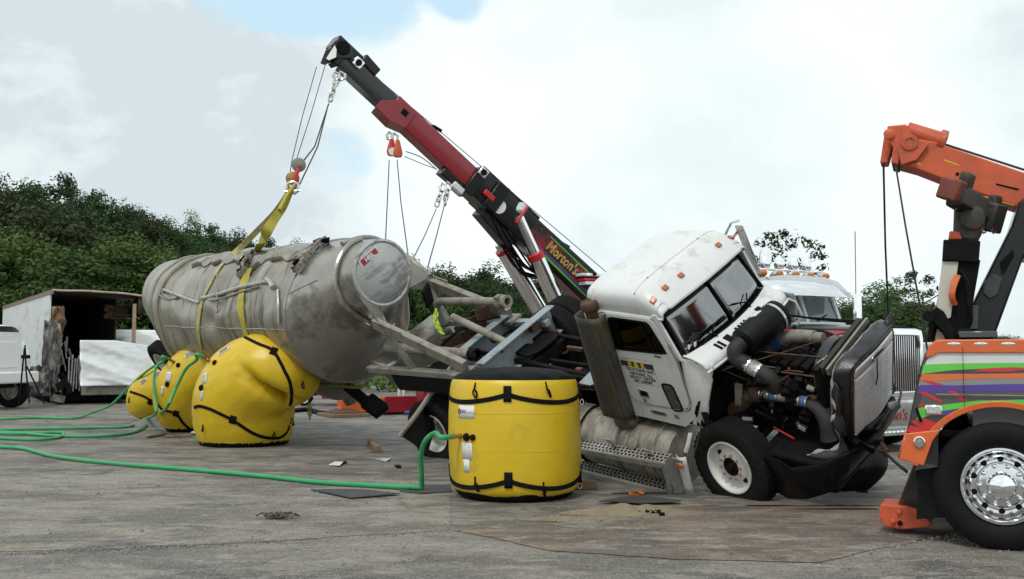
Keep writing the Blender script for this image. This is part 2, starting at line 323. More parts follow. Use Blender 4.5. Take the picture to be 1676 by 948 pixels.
def wheel(parent, M, tyre_mat, kind, R=.52, W=.28, sc=1., lugs=0, dual=False):
    """wheel part (the rim) with tyre, hub and nuts; axis = local Y, outer face at -Y"""
    ri = .295
    m = MB()
    if kind == 'disc':      # painted steel disc wheel with hand holes
        m.lathe([(ri + .012, -.115), (ri + .012, -.13), (ri - .005, -.128), (ri - .03, -.09), (ri - .035, -.06), (.215, -.055), (.16, -.085), (.11, -.09), (.11, -.07), (0.0, -.07)], (0, 0, 0), (0, 1, 0), 40, cap=False)
        m.lathe([(ri + .012, -.115), (ri + .004, .1)], (0, 0, 0), (0, 1, 0), 40, cap=False)
        mat = white_wheel
    elif kind == 'deep':    # inner face of a dual
        m.lathe([(ri + .012, -.12), (ri + .012, -.135), (ri - .01, -.13), (ri - .03, -.09), (ri - .04, .06), (.20, .10), (.12, .09), (.0, .09)], (0, 0, 0), (0, 1, 0), 40, cap=False); mat = white_wheel
    else:                   # polished alloy with round holes
        m.lathe([(ri + .014, -.118), (ri + .014, -.135), (ri - .002, -.136), (ri - .018, -.118), (ri - .026, -.085), (.250, -.048), (.225, -.032), (.200, -.030), (.182, -.040), (.172, -.058), (.14, -.066), (0, -.066)], (0, 0, 0), (0, 1, 0), 48, cap=False); mat = polished
        m.lathe([(ri + .014, -.118), (ri + .004, .1)], (0, 0, 0), (0, 1, 0), 48, cap=False)
    wo = m.build('wheel', mat, parent); wo.matrix_local = M @ Matrix.Scale(sc, 4)
    tyre_mb(R, W, ri + .005, 56 if lugs else 40, lugs).build('tyre', tyre_mat, wo)
    hb = MB()
    if kind == 'disc': hb.lathe([(.105, -.06), (.105, -.095), (.085, -.10), (.075, -.08), (.045, -.085), (.04, -.12), (0, -.125)], (0, 0, 0), (0, 1, 0), 20, cap=False).build('hub', black_grimy, wo)
    elif kind == 'deep': hb.lathe([(.11, .09), (.105, -.06), (.08, -.07), (.05, -.05), (0, -.05)], (0, 0, 0), (0, 1, 0), 20, cap=False).build('hub', steel_dirty, wo)
    else: hb.lathe([(.115, -.05), (.112, -.13), (.095, -.165), (.06, -.18), (0, -.185)], (0, 0, 0), (0, 1, 0), 28, cap=False).build('hub', chrome, wo)
    if kind in ('disc', 'alloy'):
        me = (MB().lathe([(.017, 0), (.017, -.02), (.013, -.035), (0, -.038)], (0, 0, 0), (0, 1, 0), 6) if kind == 'disc' else MB().lathe([(.021, 0), (.02, -.03), (.013, -.055), (0, -.06)], (0, 0, 0), (0, 1, 0), 10)).mesh('lug_nut', copper if kind == 'disc' else chrome)
        for k in range(10):
            a = 2 * math.pi * k / 10; r = .14 if kind == 'disc' else .165
            o = bpy.data.objects.new('lug_nut', me); S.collection.objects.link(o); o.parent = wo; o.location = (math.cos(a) * r, -.082 if kind == 'disc' else -.07, math.sin(a) * r)
        hm = MB().lathe([(.034, 0), (.034, -.006), (0, -.006)], (0, 0, 0), (0, 1, 0), 14).mesh('hand_hole', black_dull)
        for k in range(2 if kind == 'disc' else 10):
            a = (2.3 + math.pi * k) if kind == 'disc' else 2 * math.pi * (k + .5) / 10; r = .205 if kind == 'disc' else .215
            o = bpy.data.objects.new('hand_hole', hm); S.collection.objects.link(o); o.parent = wo; o.location = (math.cos(a) * r, -.062 if kind == 'disc' else -.031, math.sin(a) * r)
            if kind == 'alloy': o.scale = (.72, 1, .72)
    return wo
white_wheel = pm('white_wheel', (.62, .61, .58), .45, 0, .08, 4, dirt=((.30, .24, .17), .18, 5, (1, 1, 1)), dirt2=(RUST, -.06, 9, (1, 1, 1)))
copper = pm('rusty_nut', (.34, .22, .16), .55, .4, .3, 20)
def rotY_to(d, up=(0, 0, 1), o=(0, 0, 0)):   # matrix whose -Y axis points along d
    y = -V(d).normalized(); z = (V(up) - y * V(up).dot(y)).normalized(); x = y.cross(z); M = Matrix((x, y, z)).transposed().to_4x4(); M.translation = V(o); return M
# ================================================================== ground
def ground_mat(name, base, tone2, stain_amt=.5, warm=(.19, .15, .105), crack=.6, tex=1.0):
    m = bpy.data.materials.new(name); m.use_nodes = True; t = m.node_tree; b = t.nodes['Principled BSDF']; l = t.links
    c = nd(t, 'ShaderNodeTexCoord')
    def noi(sc, st=(1, 1, 1), det=8, r=.62, loc=(0, 0, 0), dist=0.):
        mp = nd(t, 'ShaderNodeMapping'); mp.inputs['Scale'].default_value = st; mp.inputs['Location'].default_value = loc; l.new(c.outputs['Object'], mp.inputs[0])
        n = nd(t, 'ShaderNodeTexNoise'); n.inputs['Scale'].default_value = sc; n.inputs['Detail'].default_value = det; n.inputs['Roughness'].default_value = r; n.inputs['Distortion'].default_value = dist
        l.new(mp.outputs[0], n.inputs[0]); return n.outputs['Fac']
    def rng(v, a, b_, lo=0., hi=1.):
        q = nd(t, 'ShaderNodeMapRange'); l.new(v, q.inputs[0])
        for i, x in zip((1, 2, 3, 4), (a, b_, lo, hi)): q.inputs[i].default_value = x
        return q.outputs[0]
    def mix(f, A, B):
        x = nd(t, 'ShaderNodeMix', data_type='RGBA'); l.new(f, x.inputs['Factor'])
        for s_, q in (('A', A), ('B', B)):
            if isinstance(q, tuple): x.inputs[s_].default_value = (*q, 1)
            else: l.new(q, x.inputs[s_])
        return x.outputs['Result']
    cur = mix(rng(noi(.8, (.6, 1.25, 1), 9, .72), .44, .56), tuple(q * 1.14 for q in base), tuple(q * .86 for q in tone2))
    cur = mix(rng(noi(1.1, (.55, 1.3, 1), 9, .72, (4, 2, 0), .8), .52, .60, 0, stain_amt), cur, (.046, .044, .042))      # oil and tyre marks
    cur = mix(rng(noi(1.9, (.65, 1.25, 1), 9, .72, (9, 5, 0), .5), .52, .64, 0, .6), cur, warm)                          # rust and dirt wash
    cur = mix(rng(noi(3.0, (.65, 1.25, 1), 9, .74, (2, 7, 0), .4), .52, .60, 0, .7), cur, (.31, .285, .25))               # worn pale patches
    cur = mix(rng(noi(9, (.6, 1.2, 1), 8, .75, (5, 3, 0)), .52, .60, 0, .45), cur, (.075, .071, .066))                  # small stains
    cur = mix(rng(noi(24, (1, 1, 1), 6, .75), .50, .60, 0, .50 * tex), cur, (.085, .080, .074))                          # aggregate
    cur = mix(rng(noi(60, (1, 1, 1), 4, .7), .54, .62, 0, .55 * tex), cur, (.36, .34, .31))
    vo = nd(t, 'ShaderNodeTexVoronoi', feature='DISTANCE_TO_EDGE'); vo.inputs['Scale'].default_value = .33
    mp = nd(t, 'ShaderNodeMapping'); l.new(c.outputs['Object'], mp.inputs[0]); n0 = nd(t, 'ShaderNodeTexNoise'); n0.inputs['Scale'].default_value = 2.2; n0.inputs['Detail'].default_value = 7; l.new(c.outputs['Object'], n0.inputs[0])
    va = nd(t, 'ShaderNodeVectorMath', operation='MULTIPLY_ADD'); l.new(n0.outputs['Color'], va.inputs[0]); va.inputs[1].default_value = (.7, .7, 0); l.new(mp.outputs[0], va.inputs[2]); l.new(va.outputs[0], vo.inputs['Vector'])
    ck = rng(vo.outputs['Distance'], .0, .010, 1, 0); gate = rng(noi(.35, (1, 1, 1), 3, .5, (6, 1, 0)), .54, .62)
    cm = nd(t, 'ShaderNodeMath', operation='MULTIPLY'); l.new(ck, cm.inputs[0]); l.new(gate, cm.inputs[1]); c2 = nd(t, 'ShaderNodeMath', operation='MULTIPLY'); l.new(cm.outputs[0], c2.inputs[0]); c2.inputs[1].default_value = crack
    cur = mix(c2.outputs[0], cur, (.03, .028, .025)); l.new(cur, b.inputs['Base Color'])
    l.new(rng(noi(1.1, (.6, 1.4, 1), 5, .6, (3, 3, 0)), .4, .7, .62, .9), b.inputs['Roughness']); b.inputs['Specular IOR Level'].default_value = .35
    bp = nd(t, 'ShaderNodeBump'); bp.inputs['Strength'].default_value = .55; bp.inputs['Distance'].default_value = .012
    hh = nd(t, 'ShaderNodeMath', operation='SUBTRACT'); l.new(noi(30, (1, 1, 1), 6, .7), hh.inputs[0]); l.new(c2.outputs[0], hh.inputs[1]); l.new(hh.outputs[0], bp.inputs['Height']); l.new(bp.outputs[0], b.inputs['Normal'])
    return m
conc = ground_mat('concrete', (.190, .171, .146), (.108, .099, .087), .85, crack=.35)
conc_b = ground_mat('concrete_worn', (.232, .208, .174), (.140, .128, .111), .85, (.22, .158, .095), .5, 1.3)
conc_c = ground_mat('concrete_near', (.190, .172, .148), (.120, .111, .098), .82, (.205, .15, .092), .45, 1.4)
conc_pink = ground_mat('concrete_patch', (.195, .146, .110), (.132, .104, .083), .65, (.22, .13, .07), .4, .8)
def sheet(name, poly, z, mat, jag=.03, step=.12, kind='structure'):
    pts = []; n = len(poly); rnd = random.Random(hash(name) % 99 if False else len(poly) * 7 + int(z * 1e4))
    for i in range(n):
        a = V((*poly[i][:2], 0)); b = V((*poly[(i + 1) % n][:2], 0)); k = max(1, int((b - a).length / step)); nn = V((-(b - a).y, (b - a).x, 0)).normalized()
        for j in range(k):
            p = a.lerp(b, j / k); q = noise.noise(p * 1.3) * jag * 2.2 + noise.noise(p * 6) * jag; pts.append(p + nn * q)
    m = MB(); m.add([(p.x, p.y, z) for p in pts], [tuple(range(len(pts)))]); o = m.build(name, mat, None, smooth=0); tag(o, kind=kind)
    bm = bmesh.new(); bm.from_mesh(o.data); bmesh.ops.triangulate(bm, faces=bm.faces); bm.to_mesh(o.data); bm.free(); return o
g = MB(); g.grid(lambda u, v: V((-450 + 900 * u, -30 + 930 * v, 0)), 30, 30); tag(g.build('ground', conc, smooth=0), kind='structure')
def G(*pp): return [tuple(gnd(x, y)[:2]) for x, y in pp]
sheet('concrete_slab', G((-400, 770), (300, 772), (600, 778), (735, 792), (740, 868), (560, 878), (330, 893), (150, 900), (-400, 910)), .004, conc_b)
near = G((-300, 912), (150, 904), (330, 897), (560, 882), (740, 871)) + G((900, 905), (1100, 919), (1345, 924), (1500, 893), (1676, 862), (2100, 845)) + [(8, 2), (-6, 2)]
sheet('concrete_slab', near, .004, conc_c, .02)
sheet('concrete_patch', G((745, 868), (900, 902), (1100, 916), (1343, 921), (1490, 889), (1570, 868), (1560, 830), (1440, 818), (1180, 822), (1010, 838), (890, 858)), .006, conc_pink, .025)
# crumbled edge along the slab joints: loose stones nobody could count
st = MB(); rs = random.Random(3)
def stones(px0, py0, px1, py1, n, spread, smin=.004, smax=.011):
    n = int(n * .8)
    a = gnd(px0, py0); b = gnd(px1, py1)
    for _ in range(n):
        p = a.lerp(b, rs.random()); p = p + V((rs.gauss(0, spread), rs.gauss(0, spread), 0)); s = rs.uniform(smin, smax) * (1 if rs.random() < .9 else 1.7)
        R = Euler((rs.random() * 6, rs.random() * 6, rs.random() * 6)).to_matrix()
        st.add([p + V((0, 0, .006 + s * .3)) + R @ V(q) * s for q in ((1, 0, -.3), (-.6, .8, -.4), (-.5, -.9, -.3), (.1, .1, .8))], [(0, 1, 2), (0, 1, 3), (1, 2, 3), (2, 0, 3)])
stones(-100, 912, 330, 895, 380, .05); stones(330, 895, 740, 870, 260, .04); stones(740, 870, 1340, 922, 170, .03); stones(1340, 922, 1640, 868, 420, .12); stones(1450, 915, 1676, 890, 300, .25)
stones(900, 845, 1120, 850, 350, .25, .004, .014); stones(0, 790, 700, 815, 260, .6, .005, .016); stones(750, 850, 1400, 870, 120, .5, .004, .014); stones(100, 850, 700, 900, 150, .5, .004, .014)
tag(st.build('loose_stones', pm('stone', (.24, .22, .19), .9, 0, .5, 9), smooth=0), 'loose stones and crumbs along the slab joints', 'stones', kind='stuff')
# puddles: thin water films
water = pm('puddle_water', (.050, .038, .028), .16, 0, .05, 3, spec=.6)
def puddle(px, py, a, b, z=.0075):
    c = gnd(px, py); pts = [(c.x + math.cos(t) * a * (1 + .35 * noise.noise(V((math.cos(t) * 1.7 + px, math.sin(t) * 1.7, py)))), c.y + math.sin(t) * b * (1 + .35 * noise.noise(V((math.cos(t) * 1.9, math.sin(t) * 1.9 + px, 3)))), z) for t in [2 * math.pi * k / 40 for k in range(40)]]
    tag(MB().add(pts, [tuple(range(40))]).build('puddle', water, smooth=0), kind='structure')
puddle(546, 723, .26, .10, .0045); puddle(573, 738, .18, .07, .0045); puddle(1300, 829, .95, .05, .0085); puddle(1375, 834, .42, .06, .0085); puddle(1440, 806, .30, .07, .0045); puddle(1060, 808, .42, .10, .0045)
puddle(610, 724, .12, .05, .0045)
# sand spilled in front of the cab
sand = pm('sand', (.22, .175, .115), .95, 0, .25, 5, bump=.7, bscale=45, dirt=((.16, .12, .08), .3, 4, (1, 1, 1)))
def heap(name, px, py, a, b, h, mat, label, z0=.004):
    c = gnd(px, py)
    def f(u, v):
        r = u; t = 2 * math.pi * v; k = 1 + .35 * noise.noise(V((math.cos(t) * 1.4, math.sin(t) * 1.4, px * .1))); x = math.cos(t) * r * a * k; y = math.sin(t) * r * b * k
        hh = h * (1 - r) ** .8 * (1 + .8 * noise.noise(V((x * 5, y * 5, 2)))) + .012 * noise.noise(V((x * 14, y * 14, 7))) * (1 - r)
        return c + V((x, y, z0 + max(0, hh)))
    tag(MB().grid(f, 14, 48).build(name, mat), label, 'sand', kind='stuff')
heap('sand_pile', 1030, 840, .62, .26, .085, sand, 'low heap of spilled tan sand on the concrete in front of the cab')
heap('sand_pile', 940, 850, .5, .16, .02, sand, 'thin spread of sand trailing from the spilled heap')
heap('sand_pile', 262, 697, .75, .5, .22, pm('cement_dust', (.17, .165, .155), .95, 0, .2, 5, bump=.5), 'grey dust heap between the two rear yellow airbags')
# ================================================================== hills
hm = pm('hill_ground', (.045, .060, .022), .95, 0, .3, .5, bump=.5, bscale=3)
def hillz(x, y):
    k = max(0, min(1, (-x - 2) / 28)); r = max(0, min(1, (y - 40 - max(0, x + 20) * .35) / 40)); return (5.5 * k) * r * r * (3 - 2 * r) + max(0, min(1, (y - 70) / 60)) * 1.2
hl = MB(); hl.grid(lambda u, v: (lambda x, y: V((x, y, hillz(x, y) - .03 + (-.05 if y < 42 else .0))))(-140 + 300 * u, 38 + 120 * v), 60, 40); tag(hl.build('hill', hm), kind='structure')
# ================================================================== trees
leafm = {}
def leaf_mat(name, col, objvar=.5):
    m = pm(name, col, .55, 0, .55, .9, objvar=objvar, spec=.25); t = m.node_tree; b = t.nodes['Principled BSDF']
    tr = nd(t, 'ShaderNodeBsdfTranslucent'); mx = nd(t, 'ShaderNodeMixShader'); mx.inputs[0].default_value = .28
    src = b.inputs['Base Color'].links[0].from_socket; t.links.new(src, tr.inputs[0]); t.links.new(b.outputs[0], mx.inputs[1]); t.links.new(tr.outputs[0], mx.inputs[2])
    t.links.new(mx.outputs[0], [n for n in t.nodes if n.type == 'OUTPUT_MATERIAL'][0].inputs[0]); return m
bark = pm('bark', (.07, .055, .04), .95, 0, .3, 8, (1, 1, .2), .5)
LM = [leaf_mat('foliage_dark', (.033, .060, .019)), leaf_mat('foliage_mid', (.055, .096, .024)), leaf_mat('foliage_light', (.082, .135, .032), .3)]
def crown_mesh(seed, rx, rz, nc, per, leaf, spread, shape=0, mat=None, fy=1., fx=1.):
    r = random.Random(seed); vs = []; fs = []
    for c in range(nc):
        while True:
            p = V((r.uniform(-1, 1), r.uniform(-1, 1), r.uniform(-1, 1)))
            if .25 < p.length < 1: break
        p = p.normalized() * (p.length ** .45); taper = 1 - .45 * max(0, p.z) if shape == 0 else 1 - .2 * abs(p.z)
        k = 1 + .45 * noise.noise(V((p.x * 1.6 + seed, p.y * 1.6, p.z * 1.6)))
        ctr = V((p.x * rx * taper * k * fx, p.y * rx * taper * k * fy, p.z * rz * k)); cr = spread * r.uniform(.6, 1.25)
        for q in range(per):
            d = V((r.gauss(0, 1), r.gauss(0, 1), r.gauss(0, .7))); d = d.normalized() * cr * (r.random() ** .4); o = ctr + d; s = leaf * r.uniform(.6, 1.3)
            nrm = (d.normalized() * .8 + V((r.gauss(0, .5), r.gauss(0, .5), r.gauss(.35, .5)))).normalized(); _, a, b = fr(nrm); th = r.random() * 6.28; a2 = a * math.cos(th) + b * math.sin(th); b2 = nrm.cross(a2); i = len(vs)
            vs += [o - a2 * s, o - b2 * s * .42 + nrm * s * .1, o + a2 * s, o + b2 * s * .42 + nrm * s * .1]; fs.append((i, i + 1, i + 2, i + 3))
    me = bpy.data.meshes.new('crown'); me.from_pydata([tuple(v) for v in vs], [], fs); me.update(); me.materials.append(mat); return me
def trunk_mesh(seed, h, r0, crown0, rx, nb=7):
    r = random.Random(seed); m = MB(); pts = [V((0, 0, -.4))]
    for k in range(1, 7): pts.append(V((r.gauss(0, .06) * k, r.gauss(0, .06) * k, h * k / 6 * .92)))
    m.tube(pts, [r0 * (1.25 - k * .18) for k in range(7)], 8)
    for k in range(nb):
        i = r.randint(2, 5); a = r.random() * 6.28; e = pts[i] + V((math.cos(a) * rx * .75, math.sin(a) * rx * .75, h * .14)); mid = pts[i].lerp(e, .5) + V((0, 0, h * .02))
        m.tube([pts[i], mid, e], [r0 * .42, r0 * .26, r0 * .08], 5)
    return m.mesh('trunk', bark)
CR = []   # unit trees: height 10
for k, (rx, rz, nc, per, lf, sp, mi, sh) in enumerate([(2.6, 4.0, 62, 140, .17, .95, 0, 0), (3.0, 3.7, 66, 140, .17, 1.05, 0, 1), (2.3, 4.2, 56, 140, .16, .92, 1, 0), (3.1, 3.5, 70, 140, .17, 1.05, 1, 1), (2.6, 4.0, 60, 140, .16, 1.0, 0, 1), (2.8, 3.9, 62, 140, .16, 1.0, 2, 1)]):
    CR.append((crown_mesh(11 + k, rx, rz, nc, per, lf, sp, sh, LM[mi]), trunk_mesh(31 + k, 9.2, .17, 3, rx)))
SPARSE = (crown_mesh(77, 3.2, 2.3, 46, 26, .17, .55, 1, LM[0]), trunk_mesh(78, 9.2, .14, 3, 3.6, 16))
SPARSE2 = (crown_mesh(79, 3.0, 3.7, 60, 26, .17, .62, 1, LM[1]), trunk_mesh(80, 9.4, .14, 3, 3.4, 18))
def tree(px, topy, Y, var, label, group, wid=1., base=None, name='broadleaf_tree', rnd=random.Random(5)):
    p = at(px, topy, Y); b = hillz(p.x, p.y) if base is None else base; H = p.z - b; s = H / 10
    o = empty(name, label, 'tree', (p.x, p.y, b), (0, 0, rnd.random() * 6.28), 1, group)
    for nm, me, z in (('trunk', var[1], 0), ('crown', var[0], 7.8 if var is SPARSE else 6.0)):
        c = bpy.data.objects.new(nm, me); S.collection.objects.link(c); c.parent = o; c.location = (0, 0, z * s); k = s * wid if nm == 'crown' else s; c.scale = (k, k, s)
    return o
rt = random.Random(21)
def topline(px): 
    P = [(-300, 270), (0, 294), (60, 312), (100, 290), (160, 312), (210, 326), (300, 354), (400, 378), (480, 402), (560, 398), (640, 425), (690, 440), (760, 440), (850, 455), (980, 470), (1200, 500), (1380, 492), (1430, 470), (1560, 500), (1620, 545), (1900, 560)]
    for (a, b), (c, d) in zip(P, P[1:]):
        if a <= px <= c: return b + (d - b) * (px - a) / (c - a)
    return 500
LBL = 'dark green broadleaf tree in the wooded hillside behind the box trailer'; GRP = 'trees of the wooded hillside at left'
for Y, drop, st_, x0, x1 in ((84, 2, 44, -220, 585), (72, 16, 52, -240, 560), (60, 48, 60, -250, 500), (51, 92, 70, -240, 420)):
    px = x0
    while px < x1:
        tree(px, topline(px) + drop + rt.uniform(-14, 20), Y + rt.uniform(-4, 4), CR[rt.randrange(5)] if Y > 55 else CR[rt.choice((2, 3, 5))], LBL, GRP, rt.uniform(.85, 1.15)); px += st_ * rt.uniform(.75, 1.25)
for px, ty, Y in ((30, 385, 45), (110, 400, 44), (185, 395, 46), (250, 412, 47), (325, 420, 46), (-60, 390, 45), (75, 330, 50), (400, 430, 50)):
    tree(px, ty, Y, CR[5] if px in (250, 30, 185) else CR[3], 'lighter green bushy tree at the front edge of the wooded hillside', 'front edge trees of the hillside', 1.35, 0, 'bushy_tree')
LB2 = 'distant green tree in the row behind the wreckers'; GR2 = 'trees in the distant row'
for Y, drop, st_ in ((100, 0, 34), (86, 22, 44)):
    px = 600
    while px < 1760:
        tree(px, topline(px) + drop + rt.uniform(-5, 10), Y + rt.uniform(-5, 5), CR[rt.randrange(5)], LB2, GR2, rt.uniform(1.1, 1.5), 0); px += st_ * rt.uniform(.8, 1.2)
for px in range(1380, 1570, 36): tree(px, 500 + rt.uniform(-8, 8), 70, CR[rt.randrange(5)], LB2, GR2, 1.5, 0)
tree(1276, 386, 62, SPARSE, 'lone thin-crowned tree rising above the chrome-visored wrecker cab', None, 1.15, 0, 'sparse_tree')
tree(1452, 452, 60, SPARSE2, 'airy tree beside the hanging cables of the orange boom', None, 1.2, 0, 'sparse_tree')
tree(1512, 448, 62, SPARSE, 'half-bare tree just left of the orange wrecker mast', None, 1.1, 0, 'sparse_tree')
for i, (x, y, L_, H_) in enumerate(((-26, 43, 30, 1.7), (2, 80, 34, 1.6), (46, 82, 34, 1.6))):
    o = bpy.data.objects.new('undergrowth', crown_mesh(99 + i, L_, H_, 700, 34, .17, .8, 1, LM[1 if i else 2], .10)); S.collection.objects.link(o); o.location = (x, y, H_ * .6)
    tag(o, ['tangled undergrowth along the foot of the wooded hillside', 'low scrub below the distant tree row at centre', 'low scrub below the distant tree row at right'][i], 'undergrowth', kind='stuff')
# ================================================================== tanker trailer, rolled towards the camera
def ribbon(pts, nrm, wd, th=.006):
    m = MB(); rings = []; k = len(pts)
    for i, (p, n) in enumerate(zip(pts, nrm)):
        d = (pts[min(i + 1, k - 1)] - pts[max(i - 1, 0)]).normalized(); s = d.cross(n).normalized(); w_ = wd[i] if isinstance(wd, list) else wd
        rings.append([p - s * w_ / 2, p + s * w_ / 2, p + s * w_ / 2 + n * th, p - s * w_ / 2 + n * th])
    return m.loft(rings)
TR = (RAD(33), RAD(1.6), RAD(-49.5))
TT = at(626, 450, 15.4) - Euler(TR).to_matrix() @ V((1.5, 0, .64))
tank = empty('tanker_trailer', 'rolled dry-bulk tanker trailer with dented dirty aluminium barrel held by yellow slings', 'tanker', TT, TR)
TL = loc_of(tank); TM = mxw(tank)
RB = 1.2
def tank_r(x):
    if x > 0: r = RB + (.53 - RB) * min(1, x / 1.5) ** .92
    elif x < -5.55: r = RB + (.80 - RB) * min(1, (-5.55 - x) / 1.25) ** 1.1
    else: r = RB
    return r
def tank_p(x, a, off=0., dent=True):      # a: angle from local up towards the right-hand (camera) side
    r = tank_r(x) + off; zc = RB - tank_r(x)
    if dent and -6.3 < x < .2:
        p = V((x * .9, math.cos(a) * 1.1, math.sin(a) * 1.1)); q = noise.noise(p * 1.1 + V((3, 1, 0))) * .06 + noise.noise(p * 2.7) * .03 - .10 * max(0, .18 - abs(noise.noise(p * 1.5 + V((9, 4, 2))))) - .05 * max(0, .12 - abs(noise.noise(p * 3.1 + V((2, 7, 5)))))
        for dx, da, dw, dd in ((-2.1, .35, .55, .16), (-3.6, .75, .5, .06), (.05, .2, .4, .05), (-1.2, .9, .5, .04), (-3.1, 1.2, .28, .10), (-2.6, .8, .35, .07), (-.6, .45, .35, .08), (-4.2, .9, .3, .07), (-1.6, 1.5, .5, .05), (-5.0, 1.35, .5, .07), (-4.6, .3, .8, .05)):
            e = ((x - dx) / dw) ** 2 + ((a - da) / (dw * .55)) ** 2; q -= dd * math.exp(-e)
        r += q * min(1, (x + 6.3) / .5, (.2 - x) / .3)
    return V((x, -math.sin(a) * r, math.cos(a) * r + zc))
def ring_xs(a, b, n): return [a + (b - a) * k / n for k in range(n + 1)]
NA = 72
def tank_loft(x0, x1, n, cap=False): return MB().loft([[tank_p(x, 2 * math.pi * k / NA) for k in range(NA)] for x in ring_xs(x0, x1, n)], cap)
barrel = tank_loft(-5.55, 0, 90).build('barrel', alu, tank, smooth=60)
alu_front = pm('aluminium_front', (.34, .325, .29), .27, .75, .22, 1.4, (1, .8, .8), .1, 30, dirt=((.40, .37, .31), .40, 1.3, (.8, .8, .8)), dirt2=((.075, .068, .055), .38, 1.6, (.8, .8, .8)))
cone_f = tank_loft(0, 1.5, 24).build('front_cone', alu_front, tank, smooth=60)
cone_r = tank_loft(-6.8, -5.55, 24).build('rear_cone', alu, tank, smooth=60)
hc = V((1.5, 0, RB - .53))
MB().lathe([(.53, 0), (.535, .035), (.50, .05), (.47, .035), (.40, .06), (.2, .085), (0, .09)], hc, (1, 0, 0), 48, cap=False).build('front_head', alu_bright, tank)
MB().lathe([(.80, 0), (.79, .05), (.6, .12), (.3, .17), (0, .18)], V((-6.8, 0, RB - .80)), (-1, 0, 0), 40, cap=False).build('rear_head', alu, tank)
def hoop(x, r, off, name='stiffener_ring', mat=alu, a0=0, a1=2 * math.pi, n=60):
    full = abs(a1 - a0) > 6.2; pts = [tank_p(x, a0 + (a1 - a0) * k / n, off, True) for k in range(n if full else n + 1)]
    return MB().tube(pts, r, 8, loop=full).build(name, mat, tank)
hoop(-5.5, .045, .01); hoop(-.02, .022, .008, 'weld_seam', alu_front); hoop(-5.95, .03, .01)
hoop(-3.9, .004, .002, 'weld_seam')
for a in (1.28,):       # long weld seams on the near side
    MB().tube([tank_p(-5.3 + .1 * k, a, .003) for k in range(53)], .008, 5).build('weld_seam', alu_bright, tank)
MB().tube([tank_p(.0 + .07 * k, .80, .004) for k in range(11)], .010, 5).build('weld_seam', alu_bright, tank)
# lower outlet hoppers
for x in (-1.6, -4.1):
    m = MB(); m.loft([[V((x + math.cos(t) * r, math.sin(t) * r * .95, z)) for t in [2 * math.pi * k / 24 for k in range(24)]] for r, z in ((1.15, -.55), (.75, -1.25), (.35, -1.72), (.16, -1.85), (.16, -1.98))]); m.build('outlet_hopper', alu, tank)
# support collar: bent tube over the cone running down into the struts
cx = .78
pts = [V((1.75, -.70, .20)), V((1.35, -.86, .30)), V((1.0, -.98, .42))] + [tank_p(cx + .0, a, .03, False) for a in [RAD(q) for q in range(58, -1, -8)]] + [tank_p(cx, -RAD(q), .03, False) for q in range(8, 60, 8)] + [V((1.0, .98, .42)), V((1.35, .86, .30)), V((1.5, .72, .22))]
bvc = bvh_of(cone_f, TM)
cpts = [hit(bvc, x, y, .03)[0] for x, y in ((626, 540), (604, 527), (584, 514), (566, 500), (556, 482), (551, 460), (554, 436), (564, 414), (578, 400), (592, 394))]; cpts = [TL(p) for p in cpts if p is not None]
MB().tube(smoothpath([V((1.95, -.72, .18))] + cpts, 4), .045, 8).build('support_collar', alu_front, tank)
MB().tube(smoothpath([V((1.6, .72, .2)), V((1.2, .80, .45)), tank_p(.85, -.9, .03, False), tank_p(.8, -.5, .03, False), tank_p(.8, 0, .03, False)], 4), .045, 8).build('support_collar', alu_front, tank)
# web plates joining the front head to the two struts
for s in (-1, 1):
    m = MB(); a = [hc + V((.01, s * .30, -.46)), hc + V((.01, s * .54, -.05)), V((2.06 if s < 0 else 1.6, s * .74, .20)), V((2.02 if s < 0 else 1.56, s * .62, .0))]
    m.add(a + [p + V((-.03, 0, 0)) for p in a], [(0, 1, 2, 3), (7, 6, 5, 4), (0, 4, 5, 1), (1, 5, 6, 2), (2, 6, 7, 3), (3, 7, 4, 0)]); m.build('web_plate', alu_front, tank)
# struts down to the coupler frame
for s, xt in ((-1, 2.0), (1, 1.4)):
    st_ = MB().beam((xt - .15, s * .70, .20), (3.6 if s < 0 else 3.15, s * .70, -.50), .10, .17, (0, 0, 1)); so_ = st_.build('strut', steel_dirty, tank, bevel=.012)
    MB().beam((xt - .1, s * .755, .24), (xt + .5, s * .755, .03), .02, .10).build('strut_flange', steel_dirty, tank)
    MB().beam((xt, s * .70, .1), (xt + .18, s * .66, -.62), .09, .07, (1, 0, 0)).build('brace', steel_dirty, tank)
    MB().box((3.45 if s < 0 else 3.05, s * .70, -.60), (.36, .26, .06)).build('strut_foot', steel_dirty, tank, bevel=.01)
    for k in (0, 1): MB().cyl((xt + .05 + k * .28, s * .64 - .13 * (s < 0), .06 - .13 * k), (xt + .05 + k * .28, s * .64 + .12, .06 - .13 * k), .022, 8).build('bolt', steel_dirty, tank)
